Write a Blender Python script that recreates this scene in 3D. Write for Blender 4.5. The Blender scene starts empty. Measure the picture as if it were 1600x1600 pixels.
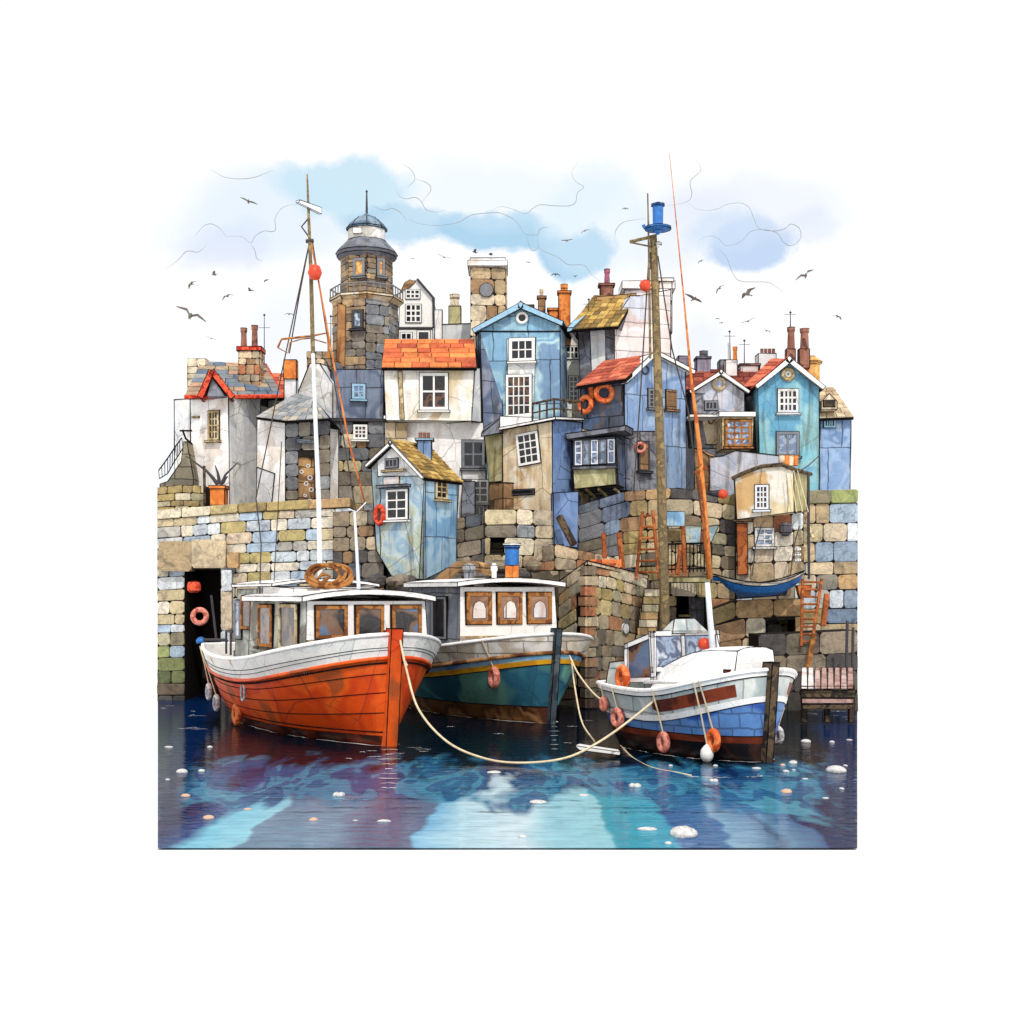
import bpy, math, random
from mathutils import Vector, Matrix, noise
random.seed(11)
R_ = random.Random(5)
SC = bpy.context.scene
COL = SC.collection
EYE = 3.2; HOR = 930.0; F = 2000.0
def PL(px, d): return Vector(((px-800.0)*d/F, d))                 # plan point
def P3(px, py, d): return Vector(((px-800.0)*d/F, d, EYE-(py-HOR)*d/F))
def lin(r, g, b):
    f = lambda c: (c/255/12.92) if c/255 <= .04045 else ((c/255+.055)/1.055)**2.4
    return (f(r), f(g), f(b), 1)
# ------------------------------------------------------------------ materials
def newmat(name):
    m = bpy.data.materials.new(name); m.use_nodes = True
    nt = m.node_tree; nt.nodes.clear()
    o = nt.nodes.new('ShaderNodeOutputMaterial'); b = nt.nodes.new('ShaderNodeBsdfPrincipled')
    nt.links.new(b.outputs[0], o.inputs[0]); return m, nt, b
def N(nt, t, **k):
    n = nt.nodes.new(t)
    for a, v in k.items():
        if isinstance(v, (int, float, tuple)) and a in n.inputs: n.inputs[a].default_value = v
        else: setattr(n, a, v)
    return n
def math_(nt, op, a, b=None, c=None, clamp=False):
    n = nt.nodes.new('ShaderNodeMath'); n.operation = op; n.use_clamp = clamp
    for i, v in enumerate((a, b, c)):
        if v is None: continue
        if isinstance(v, (int, float)): n.inputs[i].default_value = v
        else: nt.links.new(v, n.inputs[i])
    return n.outputs[0]
def mixc(nt, fac, a, b, mode='MIX'):
    n = nt.nodes.new('ShaderNodeMix'); n.data_type = 'RGBA'; n.blend_type = mode
    for s, v in ((n.inputs[0], fac), (n.inputs[6], a), (n.inputs[7], b)):
        if isinstance(v, (int, float, tuple)): s.default_value = v
        else: nt.links.new(v, s)
    return n.outputs[2]
def noise_(nt, vec, scale, detail=3, rough=.55, dist=0.):
    n = nt.nodes.new('ShaderNodeTexNoise'); n.inputs['Scale'].default_value = scale
    n.inputs['Detail'].default_value = detail; n.inputs['Roughness'].default_value = rough
    n.inputs['Distortion'].default_value = dist
    nt.links.new(vec, n.inputs['Vector']); return n
def ramp(nt, fac, stops, interp='LINEAR'):
    n = nt.nodes.new('ShaderNodeValToRGB'); cr = n.color_ramp; cr.interpolation = interp
    while len(cr.elements) < len(stops): cr.elements.new(.5)
    for e, (p, c) in zip(cr.elements, stops): e.position = p; e.color = c
    nt.links.new(fac, n.inputs[0]); return n.outputs[0]
INKC = (.016, .014, .016, 1)
def wash(name, cols, scale=.8, rough=.85, seam=None, crack=0, ink=.75, edge=.3, grain=1, spec=.15, offs=0, grime=0):
    """layered pigment: blotches of the given tones with pigment rims, seams between boards or slabs, fine grain"""
    m, nt, b = newmat(name)
    tc = nt.nodes.new('ShaderNodeTexCoord'); mp = nt.nodes.new('ShaderNodeMapping')
    mp.inputs['Location'].default_value = (offs*3.1, offs*1.7, offs*2.3)
    nt.links.new(tc.outputs['Object'], mp.inputs[0]); v = mp.outputs[0]
    n1 = noise_(nt, v, scale, 2.6, .55, .45)
    k = len(cols); stops = []
    for i, c in enumerate(cols):
        a = .34+.32*i/k; e = .34+.32*(i+1)/k
        stops += [(a+.022, c), (e-.022, c)]
    col = ramp(nt, n1.outputs[0], stops)
    n2 = noise_(nt, v, scale*5, 5, .7)
    col = mixc(nt, 1, col, ramp(nt, n2.outputs[0], [(.3, (.86, .86, .87, 1)), (.7, (1.1, 1.09, 1.08, 1))]), 'MULTIPLY')
    if grain:
        n3 = noise_(nt, v, 42, 2, .6)
        col = mixc(nt, 1, col, ramp(nt, n3.outputs[0], [(.35, (.88, .88, .88, 1)), (.62, (1.05, 1.05, 1.05, 1))]), 'MULTIPLY')
    if edge:
        d = math_(nt, 'ABSOLUTE', math_(nt, 'SUBTRACT', n1.outputs[0], .34+.32/k))
        f = math_(nt, 'MULTIPLY', math_(nt, 'LESS_THAN', d, .0022), edge)
        col = mixc(nt, f, col, (.1, .08, .07, 1))
    if grime:                                  # rust and rain streaks running down
        ms = nt.nodes.new('ShaderNodeMapping'); ms.inputs['Scale'].default_value = (3.2, 3.2, .38); nt.links.new(v, ms.inputs[0])
        n4 = noise_(nt, ms.outputs[0], 1, 5, .6, .5)
        st = ramp(nt, n4.outputs[0], [(.53, (0, 0, 0, 1)), (.66, (1, 1, 1, 1))])
        col = mixc(nt, math_(nt, 'MULTIPLY', st, grime), col, mixc(nt, 1, col, (.42, .3, .2, 1), 'MULTIPLY'))
        st2 = ramp(nt, n4.outputs[0], [(.32, (1, 1, 1, 1)), (.42, (0, 0, 0, 1))])
        col = mixc(nt, math_(nt, 'MULTIPLY', st2, grime*.7), col, mixc(nt, 1, col, (.5, .5, .56, 1), 'MULTIPLY'))
    nw = noise_(nt, v, 2.5, 2)
    wv = nt.nodes.new('ShaderNodeVectorMath'); wv.operation = 'MULTIPLY_ADD'
    nt.links.new(nw.outputs['Color'], wv.inputs[0]); wv.inputs[1].default_value = (.09, .09, .09); nt.links.new(v, wv.inputs[2])
    if seam:
        sx = nt.nodes.new('ShaderNodeSeparateXYZ'); nt.links.new(wv.outputs[0], sx.inputs[0])
        cx = nt.nodes.new('ShaderNodeCombineXYZ')
        nt.links.new(math_(nt, 'ADD', sx.outputs[0], math_(nt, 'MULTIPLY', sx.outputs[1], .8)), cx.inputs[0]); nt.links.new(sx.outputs[2], cx.inputs[1])
        br = nt.nodes.new('ShaderNodeTexBrick'); nt.links.new(cx.outputs[0], br.inputs[0])
        br.inputs['Scale'].default_value = 1; br.inputs['Mortar Size'].default_value = .018; br.inputs['Mortar Smooth'].default_value = 0
        br.inputs['Brick Width'].default_value = seam[0]; br.inputs['Row Height'].default_value = seam[1]
        br.inputs['Color1'].default_value = (.86, .87, .9, 1); br.inputs['Color2'].default_value = (1.1, 1.09, 1.06, 1); br.offset = .37
        br.inputs['Mortar'].default_value = (1, 1, 1, 1)
        col = mixc(nt, 1, col, br.outputs[0], 'MULTIPLY')
        col = mixc(nt, math_(nt, 'MULTIPLY', br.outputs['Fac'], ink), col, INKC)
    if crack:
        vo = nt.nodes.new('ShaderNodeTexVoronoi'); vo.feature = 'DISTANCE_TO_EDGE'; vo.inputs['Scale'].default_value = crack
        nt.links.new(wv.outputs[0], vo.inputs['Vector'])
        f = math_(nt, 'MULTIPLY', math_(nt, 'LESS_THAN', vo.outputs[0], .013*crack), ink*.7)
        col = mixc(nt, f, col, INKC)
        v2 = nt.nodes.new('ShaderNodeTexVoronoi'); v2.feature = 'DISTANCE_TO_EDGE'; v2.inputs['Scale'].default_value = crack*2.7
        nt.links.new(wv.outputs[0], v2.inputs['Vector'])
        f = math_(nt, 'MULTIPLY', math_(nt, 'LESS_THAN', v2.outputs[0], .018*crack), math_(nt, 'MULTIPLY', math_(nt, 'GREATER_THAN', n1.outputs[0], .5), ink*.6))
        col = mixc(nt, f, col, INKC)
    nt.links.new(col, b.inputs['Base Color'])
    b.inputs['Roughness'].default_value = rough; b.inputs['Specular IOR Level'].default_value = spec
    bp = nt.nodes.new('ShaderNodeBump'); bp.inputs['Strength'].default_value = .25; bp.inputs['Distance'].default_value = .03
    nt.links.new(n2.outputs[0], bp.inputs['Height']); nt.links.new(bp.outputs[0], b.inputs['Normal'])
    return m
def attr_mat(name, rough=.85, mott=.45, scale=6, bump=.5):
    m, nt, b = newmat(name)
    at = nt.nodes.new('ShaderNodeAttribute'); at.attribute_name = 'Col'
    tc = nt.nodes.new('ShaderNodeTexCoord'); v = tc.outputs['Object']
    n1 = noise_(nt, v, scale*.45, 4, .65, 1.); n2 = noise_(nt, v, scale*4, 4, .7)
    col = mixc(nt, 1, at.outputs['Color'], ramp(nt, n1.outputs[0], [(.32, (1-mott, 1-mott, 1-mott*.9, 1)), (.5, (1, .98, .95, 1)), (.68, (1+mott*.55, 1+mott*.5, 1+mott*.4, 1))]), 'MULTIPLY')
    col = mixc(nt, 1, col, ramp(nt, n2.outputs[0], [(.35, (.8, .8, .8, 1)), (.62, (1.1, 1.1, 1.1, 1))]), 'MULTIPLY')
    vo = nt.nodes.new('ShaderNodeTexVoronoi'); vo.feature = 'DISTANCE_TO_EDGE'; vo.inputs['Scale'].default_value = 1.9
    nw = noise_(nt, v, 3, 2); wv = nt.nodes.new('ShaderNodeVectorMath'); wv.operation = 'MULTIPLY_ADD'
    nt.links.new(nw.outputs['Color'], wv.inputs[0]); wv.inputs[1].default_value = (.25,)*3; nt.links.new(v, wv.inputs[2]); nt.links.new(wv.outputs[0], vo.inputs['Vector'])
    f = math_(nt, 'MULTIPLY', math_(nt, 'LESS_THAN', vo.outputs[0], .012), .35)
    col = mixc(nt, f, col, INKC)
    nt.links.new(col, b.inputs['Base Color']); b.inputs['Roughness'].default_value = rough; b.inputs['Specular IOR Level'].default_value = .2
    bp = nt.nodes.new('ShaderNodeBump'); bp.inputs['Strength'].default_value = bump; bp.inputs['Distance'].default_value = .03
    nt.links.new(n2.outputs[0], bp.inputs['Height']); nt.links.new(bp.outputs[0], b.inputs['Normal'])
    return m
def plain(name, col, rough=.5, spec=.4, metal=0, mott=.25, scale=9):
    m, nt, b = newmat(name)
    tc = nt.nodes.new('ShaderNodeTexCoord')
    n1 = noise_(nt, tc.outputs['Object'], scale, 5, .65)
    c = mixc(nt, 1, col, ramp(nt, n1.outputs[0], [(.32, (1-mott,)*3+(1,)), (.66, (1+mott*.5,)*3+(1,))]), 'MULTIPLY')
    nt.links.new(c, b.inputs['Base Color']); b.inputs['Roughness'].default_value = rough
    b.inputs['Specular IOR Level'].default_value = spec; b.inputs['Metallic'].default_value = metal
    return m
M = {}
def W(k, cols, **kw):
    if k[:2] == 'w_':
        kw.setdefault('grime', .3 if k in ('w_white', 'w_cream', 'w_yellow', 'w_pink', 'w_greywhite') else .7); cols = [tuple(x*.84+sum(c)/3*.16 for x in c) for c in cols]
    elif k[:2] == 'c_' or k in ('h_taupe', 'h_brown', 'h_grey'): kw.setdefault('grime', .3)
    M[k] = wash(k, [lin(*c) for c in cols], offs=len(M), **kw); return M[k]
def Q(k, c, **kw): M[k] = plain(k, lin(*c), **kw); return M[k]
Q('ink', (26, 22, 24), rough=.9, spec=.05)
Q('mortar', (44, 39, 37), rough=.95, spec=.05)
Q('glass', (24, 26, 34), rough=.08, spec=.6, mott=.7, scale=4)
W('glass_warm', [(26, 24, 26), (34, 28, 28), (104, 70, 46), (28, 28, 34)], scale=1.9, rough=.12, edge=.5, spec=.6)
W('glass_pale', [(112, 130, 160), (150, 166, 190), (84, 96, 122), (196, 204, 216)], scale=2.2, rough=.15, edge=.8, spec=.6)
W('glass_boat', [(150, 108, 78), (170, 128, 94), (128, 84, 56)], scale=.9, rough=.15, edge=.5, spec=.6)
W('glass_cab', [(30, 28, 32), (38, 34, 38), (120, 92, 72), (92, 116, 146)], scale=1.1, rough=.1, edge=.9, spec=.6)
Q('white', (240, 238, 234), rough=.55, mott=.12)
Q('white_metal', (225, 230, 238), rough=.35, mott=.15)
Q('pale_blue_trim', (150, 190, 215), rough=.6)
Q('grey_trim', (120, 122, 128), rough=.7)
Q('dark_trim', (62, 60, 64), rough=.8)
W('wood', [(150, 96, 52), (176, 120, 66), (120, 74, 40)], scale=3, edge=.5)
W('wood_pale', [(190, 170, 130), (160, 138, 98), (214, 196, 158)], scale=3, edge=.5)
W('wood_dark', [(70, 58, 48), (98, 82, 62), (48, 42, 40)], scale=3, edge=.5)
W('wood_mast', [(134, 116, 84), (110, 96, 72), (156, 134, 94)], scale=4, edge=.5)
W('wood_orange', [(160, 88, 46), (128, 70, 40), (180, 106, 60)], scale=3, edge=.5)
Q('orange_rope', (226, 104, 44), rough=.7)
Q('rope', (226, 206, 170), rough=.9)
Q('rope_dark', (72, 60, 54), rough=.9)
W('tyre_pink', [(206, 120, 104), (226, 150, 132), (176, 92, 78)], scale=5, rough=.6)
W('tyre_orange', [(230, 106, 52), (246, 140, 84), (200, 80, 36)], scale=5, rough=.5)
W('tyre_grey', [(190, 186, 190), (150, 146, 152), (220, 216, 216)], scale=5, rough=.6)
W('tyre_red', [(206, 64, 40), (226, 96, 62), (170, 46, 34)], scale=5, rough=.6)
Q('ball_red', (214, 70, 36), rough=.4)
Q('blue_paint', (44, 112, 186), rough=.5, mott=.35)
M['stone'] = attr_mat('stone'); M['tile'] = attr_mat('tile', mott=.35, scale=5)
# ------------------------------------------------------------------ mesh builder
ORG = {}
class MB:
    def __init__(s): s.V = []; s.F = []; s.M = []; s.C = []
    def add(s, vs, fs, mat=0, col=(1, 1, 1)):
        o = len(s.V); s.V += [Vector(v) for v in vs]
        for f in fs: s.F.append([i+o for i in f]); s.M.append(mat); s.C.append(col)
        return s
    def hexa(s, b, t, mat=0, col=(1, 1, 1)):     # b, t: four corners below and above, same winding (ccw seen from the t side)
        return s.add(list(b)+list(t), [(3, 2, 1, 0), (4, 5, 6, 7), (0, 1, 5, 4), (1, 2, 6, 5), (2, 3, 7, 6), (3, 0, 4, 7)], mat, col)
    def obox(s, c, R, U, Nn, w, h, d0, d1, mat=0, col=(1, 1, 1)):   # box in a basis: w along R, h along U, from d0 to d1 along Nn
        c = Vector(c); a = [c+R*(x*w/2)+U*(y*h/2) for x, y in ((-1, -1), (1, -1), (1, 1), (-1, 1))]
        return s.hexa([p+Nn*d0 for p in a], [p+Nn*d1 for p in a], mat, col)
    def box(s, c, sz, rz=0, mat=0, col=(1, 1, 1)):
        r = Vector((math.cos(rz), math.sin(rz), 0)); u = Vector((-r.y, r.x, 0))
        return s.obox(c, r, u, Vector((0, 0, 1)), sz[0], sz[1], -sz[2]/2, sz[2]/2, mat, col)
    def extrude(s, loop, vec, mat=0, col=(1, 1, 1)):   # loop ccw from the front, vec points back
        n = len(loop); vs = [Vector(p) for p in loop]+[Vector(p)+vec for p in loop]
        fs = [tuple(range(n)), tuple(range(2*n-1, n-1, -1))]+[(i, i+n, (i+1) % n+n, (i+1) % n) for i in range(n)]
        return s.add(vs, fs, mat, col)
    def tube(s, pts, r, n=6, mat=0, col=(1, 1, 1), closed=False, cap=True):
        pts = [Vector(p) for p in pts]; k = len(pts); rs = r if isinstance(r, (list, tuple)) else [r]*k
        vs = []; up = None
        for i, p in enumerate(pts):
            if closed: t = pts[(i+1) % k]-pts[i-1]
            else: t = pts[min(i+1, k-1)]-pts[max(i-1, 0)]
            t.normalize()
            if up is None: up = t.orthogonal().normalized()
            up = (up-t*up.dot(t))
            if up.length < 1e-6: up = t.orthogonal()
            up.normalize(); q = t.cross(up)
            for j in range(n):
                a = 2*math.pi*j/n; vs.append(p+(up*math.cos(a)+q*math.sin(a))*rs[i])
        fs = []
        for i in range(k if closed else k-1):
            for j in range(n):
                a = i*n+j; b = i*n+(j+1) % n; c = ((i+1) % k)*n
                fs.append((a, b, c+(j+1) % n, c+j))
        if not closed and cap: fs += [tuple(range(n-1, -1, -1)), tuple(range((k-1)*n, k*n))]
        return s.add(vs, fs, mat, col)
    def lathe(s, c, prof, n=16, mat=0, col=(1, 1, 1), rot=0, axis=None):   # prof [(r,z)] upward
        c = Vector(c); vs = []; k = len(prof)
        Z = Vector(axis).normalized() if axis else Vector((0, 0, 1)); X = Z.orthogonal().normalized() if axis else Vector((1, 0, 0)); Y = Z.cross(X)
        for r, z in prof:
            for j in range(n):
                a = rot+2*math.pi*j/n; vs.append(c+X*(r*math.cos(a))+Y*(r*math.sin(a))+Z*z)
        fs = [(i*n+j, i*n+(j+1) % n, (i+1)*n+(j+1) % n, (i+1)*n+j) for i in range(k-1) for j in range(n)]
        fs += [tuple(range(n-1, -1, -1)), tuple(range((k-1)*n, k*n))]
        return s.add(vs, fs, mat, col)
    def torus(s, c, axis, R, r, n=20, m=8, mat=0, sx=1.):
        c = Vector(c); Z = Vector(axis).normalized(); X = Vector((0, 0, 1))-Z*Z.z; X = X.normalized() if X.length > .1 else Z.orthogonal().normalized(); Y = Z.cross(X)
        return s.tube([c+X*math.cos(2*math.pi*i/n)*R+Y*math.sin(2*math.pi*i/n)*R*sx for i in range(n)], r, m, mat, closed=True)
    def build(s, name, mats, parent=None, ink=0, smooth=False, ang=.6):
        o3 = ORG.get(parent, Vector((0, 0, 0)))
        if not isinstance(mats, (list, tuple)): mats = [mats]
        mats = [M[m] if isinstance(m, str) else m for m in mats]
        if ink:
            import bmesh
            bm = bmesh.new(); bv = [bm.verts.new(v) for v in s.V]
            for f in s.F:
                try: bm.faces.new([bv[i] for i in f])
                except ValueError: pass
            bmesh.ops.remove_doubles(bm, verts=bm.verts, dist=1e-4); bm.normal_update()
            es = []
            for e in bm.edges:
                if len(e.link_faces) == 2:
                    if e.calc_face_angle(0) < ang: continue
                a, b = e.verts[0].co.copy(), e.verts[1].co.copy()
                if (a-b).length > ink*4: es.append((a, b))
            bm.free(); mi = len(mats); mats = mats+[M['ink']]
            for a, b in es:
                L = (b-a).length; k = max(1, int(L/.7)); d = (b-a)/L; q = d.orthogonal().normalized()
                pts = []; rr = []
                for i in range(k+1):
                    pts.append(a+(b-a)*(i/k)); rr.append(ink*R_.uniform(.55, 1.35))
                s.tube(pts, rr, 4, mi)
        me = bpy.data.meshes.new(name); me.from_pydata([v-o3 for v in s.V], [], s.F)
        for m in mats: me.materials.append(m)
        me.polygons.foreach_set('material_index', s.M)
        ca = me.color_attributes.new('Col', 'FLOAT_COLOR', 'CORNER'); arr = []
        for f, c in zip(s.F, s.C):
            for _ in f: arr += [c[0], c[1], c[2], 1.]
        ca.data.foreach_set('color', arr)
        if smooth: me.polygons.foreach_set('use_smooth', [True]*len(me.polygons))
        me.update()
        ob = bpy.data.objects.new(name, me); COL.objects.link(ob)
        if parent is not None: ob.parent = parent
        ORG[ob] = o3
        return ob
def tag(o, label=None, cat=None, group=None, kind=None):
    if label: o['label'] = label
    if cat: o['category'] = cat
    if group: o['group'] = group
    if kind: o['kind'] = kind
    return o
def thing(name, label, cat, loc=(0, 0, 0), group=None, local=False):
    o = bpy.data.objects.new(name, None); COL.objects.link(o); o.empty_display_size = .2
    o.location = loc; ORG[o] = Vector((0, 0, 0)) if local else Vector(loc)
    return tag(o, label, cat, group, 'thing')
def solo(mb, name, mats, label, cat, group=None, **k):      # a thing that is one mesh, origin at its base
    lo = Vector((sum(v.x for v in mb.V)/len(mb.V), sum(v.y for v in mb.V)/len(mb.V), min(v.z for v in mb.V)))
    tmp = object(); ORG[tmp] = lo
    mb2 = mb; o3 = lo
    mb2.V = [v-o3 for v in mb2.V]
    ob = mb2.build(name, mats, None, **k); ob.location = lo; ORG[ob] = lo
    return tag(ob, label, cat, group, 'thing')
def struct(mb, name, mats, **k): return tag(mb.build(name, mats, None, **k), kind='structure')
UP = Vector((0, 0, 1))
class Fac:                         # a vertical wall plane through two plan points
    def __init__(s, A, B):
        s.A = Vector(A[:2]); s.B = Vector(B[:2]); r = (s.B-s.A); s.len = r.length; r.normalize()
        s.R = Vector((r.x, r.y, 0)); s.N = Vector((r.y, -r.x, 0))
    def at(s, px, py):
        k = (px-800)/F; a = s.A; r = s.R          # k*t = a.x+u*r.x ; t = a.y+u*r.y
        u = (k*a.y-a.x)/(r.x-k*r.y); t = a.y+u*r.y
        return Vector((a.x+u*r.x, t, EYE-(py-HOR)*t/F))
    def u(s, px): p = s.at(px, HOR); return (Vector((p.x, p.y))-s.A).dot(Vector((s.R.x, s.R.y)))
    def z(s, px, py): return s.at(px, py).z
    def pt(s, u, z): return Vector((s.A.x+s.R.x*u, s.A.y+s.R.y*u, z))
def FP(A, B): return Fac(PL(*A), PL(*B))
# ------------------------------------------------------------------ stones, tiles, windows
PAL = {
 'quay': [(206, 214, 220), (180, 192, 202), (212, 204, 184), (196, 180, 140), (180, 164, 104), (228, 218, 198), (176, 174, 166), (160, 182, 204), (210, 190, 162)],
 'warm': [(178, 140, 100), (200, 170, 128), (156, 122, 86), (212, 190, 154), (176, 124, 84), (146, 130, 106), (186, 116, 74), (172, 158, 130)],
 'dark': [(104, 98, 94), (128, 120, 110), (92, 100, 112), (140, 124, 100), (84, 80, 80), (150, 136, 116), (112, 104, 88)],
 'blue': [(112, 134, 160), (132, 152, 176), (112, 116, 122), (142, 150, 160), (98, 112, 136), (146, 140, 126)],
 'ochre': [(178, 156, 96), (196, 176, 120), (156, 136, 88), (206, 190, 150), (166, 160, 128), (186, 150, 100), (214, 204, 176)],
 'tower': [(150, 126, 98), (168, 140, 104), (130, 112, 92), (140, 132, 120), (176, 146, 104), (120, 110, 100)],
 'towerblue': [(120, 124, 132), (142, 146, 152), (108, 110, 116), (152, 144, 132), (128, 118, 104)],
 'sand': [(206, 186, 150), (190, 166, 126), (218, 204, 176), (176, 154, 116), (196, 180, 152)],
 'green': [(150, 160, 96), (128, 140, 88), (168, 172, 124), (176, 170, 140), (140, 132, 104)],
 't_orange': [(226, 112, 34), (238, 134, 44), (206, 92, 34), (232, 124, 40), (190, 78, 36)],
 't_red': [(206, 92, 54), (190, 78, 48), (220, 112, 70), (168, 70, 48)],
 't_slate': [(130, 136, 140), (150, 152, 148), (110, 126, 142), (176, 152, 124), (190, 150, 120), (96, 116, 140), (160, 150, 120)],
 't_grey': [(150, 154, 158), (170, 172, 172), (130, 136, 142), (176, 168, 152)],
 't_must': [(176, 138, 56), (196, 158, 66), (150, 114, 48), (206, 172, 84), (132, 108, 54)],
 't_sand': [(196, 172, 136), (176, 152, 118), (210, 190, 156)],
 't_drk': [(150, 62, 44), (128, 54, 42), (172, 80, 54)],
}
def pal(k, z=9, wet=True):
    c = lin(*R_.choice(PAL[k])); f = R_.uniform(.92, 1.14); g = sum(c[:3])/3
    c = [(x*.84+g*.16)*f for x in c[:3]]
    if wet and z < 1.6:                     # tide-stained, weedy courses near the water
        t = max(0, min(1, (1.6-z)/1.4)); w = (.03, .032, .034)
        c = [a*(1-t*.86)+b*t*.86 for a, b in zip(c, w)]
    return c
def stone(mb, f, u0, u1, za0, za1, zb0, zb1, col, out=.07, g=.0105, base=0.):
    """one block: u0..u1 along the wall, bottom za0/za1 and top zb0/zb1 at its two ends"""
    j = lambda s=.02: R_.uniform(-s, s)
    w = u1-u0; h = zb0-za0; ch = min(.075, min(w, h)*R_.uniform(.1, .22))
    def q(a, b): return u0+g+(w-2*g)*a, (za0*(1-a)+za1*a)*(1-b)+(zb0*(1-a)+zb1*a)*b
    cu, cv = ch/w, ch/max(h, .01)
    o = [(cu, .0), (1-cu, .0), (1, cv), (1, 1-cv), (1-cu, 1), (cu, 1), (0, 1-cv), (0, cv)]
    gz = g/max(h, .01)
    ring = []
    for a, b in o:
        uu, zz = q(a, gz+b*(1-2*gz)); ring.append((uu+j(.012), zz+j(.012)))
    cx = sum(p[0] for p in ring)/8; cz = sum(p[1] for p in ring)/8
    out *= .72; o1 = out*R_.uniform(.6, 1.25)+base
    vs = [f.pt(a, b)+f.N*(base-.03) for a, b in ring]+[f.pt(a, b)+f.N*(o1*.88+base*.12) for a, b in ring]
    vs += [f.pt(cx+(a-cx)*.9, cz+(b-cz)*.88)+f.N*(o1+j(.008)) for a, b in ring]
    fs = [(i, (i+1) % 8, 8+(i+1) % 8, 8+i) for i in range(8)]+[(8+i, 8+(i+1) % 8, 16+(i+1) % 8, 16+i) for i in range(8)]+[tuple(range(16, 24))]
    mb.add(vs, fs, 0, col)
def interp(prof, u):
    if u <= prof[0][0]: return prof[0][1]
    for (a, za), (b, zb) in zip(prof, prof[1:]):
        if u <= b: return za+(zb-za)*(u-a)/max(b-a, 1e-6)
    return prof[-1][1]
def stones(mb, f, top, bot, ch=.34, palk='quay', holes=(), u0=0, u1=None, wmin=.35, wmax=.95, out=.07, wet=True, base=0., palf=None):
    """courses of blocks between two profiles [(u,z)]; holes (u0,z0,u1,z1)"""
    u1 = f.len if u1 is None else u1
    um = (u0+u1)/2; H = interp(top, um)-interp(bot, um); n = max(1, round(H/ch))
    vs = [0]
    for i in range(n): vs.append(vs[-1]+R_.uniform(.75, 1.3))
    vs = [v/vs[-1] for v in vs]
    for v0, v1 in zip(vs, vs[1:]):
        zf = lambda u, v: interp(bot, u)*(1-v)+interp(top, u)*v
        zm = lambda u: zf(u, (v0+v1)/2)
        segs = [(u0, u1)]
        for (a, z0, b, z1) in holes:
            if z0-.02 < zm((a+b)/2) < z1+.02:
                ns = []
                for s, e in segs:
                    if b <= s or a >= e: ns.append((s, e)); continue
                    if a-s > .04: ns.append((s, a))
                    if e-b > .04: ns.append((b, e))
                segs = ns
        for s, e in segs:
            u = s
            while u < e-1e-4:
                w = R_.uniform(wmin, wmax)
                if u+w > e-wmin*.6: w = e-u
                a, b = u, u+w
                k = palf((a+b)/2, zm((a+b)/2)) if palf else palk
                stone(mb, f, a, b, zf(a, v0), zf(b, v0), zf(a, v1), zf(b, v1), pal(k, zm((a+b)/2), wet), out, base=base)
                u += w
def core(mb, f, top, bot, holes=(), thick=.6, mat=0, u0=0, u1=None, back=0.):
    u1 = f.len if u1 is None else u1
    cuts = sorted(set([u0, u1]+[p[0] for p in top if u0 < p[0] < u1]+[p[0] for p in bot if u0 < p[0] < u1]+[h[i] for h in holes for i in (0, 2) if u0 < h[i] < u1]))
    for a, b in zip(cuts, cuts[1:]):
        m = (a+b)/2; rng = []
        hs = sorted([(h[1], h[3]) for h in holes if h[0] < m < h[2]])
        lo = (interp(bot, a), interp(bot, b))
        for z0, z1 in hs:
            if z0 > max(lo)+.01: rng.append((lo, (z0, z0)))
            lo = (z1, z1)
        rng.append((lo, (interp(top, a), interp(top, b))))
        for l, t in rng:
            mb.extrude([f.pt(a, l[0])-f.N*back, f.pt(b, l[1])-f.N*back, f.pt(b, t[1])-f.N*back, f.pt(a, t[0])-f.N*back], -f.N*(thick-back), mat)
def upr(f, pts): return [(f.u(a), f.z(a, b)) for a, b in pts]
def hpx(f, x0, y0, x1, y1): return (f.u(x0), f.z((x0+x1)/2, y1), f.u(x1), f.z((x0+x1)/2, y0))
def stonewall(name, label, A, B, top, bot, holes=(), ch=.34, palk='quay', thick=.6, cat='stone wall', palf=None, coping=None, parent=None, **k):
    f = FP(A, B); T = upr(f, top); Bt = upr(f, bot); H = [hpx(f, *h) for h in holes]
    p = f.pt(f.len/2, Bt[0][1])
    t = parent or thing(name, label, cat, p)
    mb = MB(); stones(mb, f, T, Bt, ch, palk, H, palf=palf, **k); core(mb, f, T, Bt, H, thick, mat=1)
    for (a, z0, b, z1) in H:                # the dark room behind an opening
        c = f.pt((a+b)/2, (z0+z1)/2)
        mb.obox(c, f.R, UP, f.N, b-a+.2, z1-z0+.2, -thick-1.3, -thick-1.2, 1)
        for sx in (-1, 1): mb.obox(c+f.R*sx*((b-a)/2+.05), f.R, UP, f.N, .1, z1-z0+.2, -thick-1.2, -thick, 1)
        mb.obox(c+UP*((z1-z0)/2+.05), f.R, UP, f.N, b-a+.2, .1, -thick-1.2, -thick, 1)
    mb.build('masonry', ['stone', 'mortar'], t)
    if coping:
        cb = MB(); hgt, pk = coping; u = 0
        while u < f.len-.01:
            w = R_.uniform(.7, 1.3); w = f.len-u if u+w > f.len-.5 else w
            stone(cb, f, u, u+w, interp(T, u)+.005, interp(T, u+w)+.005, interp(T, u)+hgt, interp(T, u+w)+hgt, pal(pk), .16)
            a, b = interp(T, u)+.01, interp(T, u+w)+.01
            cb.extrude([f.pt(u+.02, a)+f.N*.02, f.pt(u+w-.02, b)+f.N*.02, f.pt(u+w-.02, b+hgt-.03)+f.N*.02, f.pt(u+.02, a+hgt-.03)+f.N*.02], -f.N*thick, 0, pal(pk))
            u += w
        cb.build('coping', ['stone'], t)
    return t, f
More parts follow.
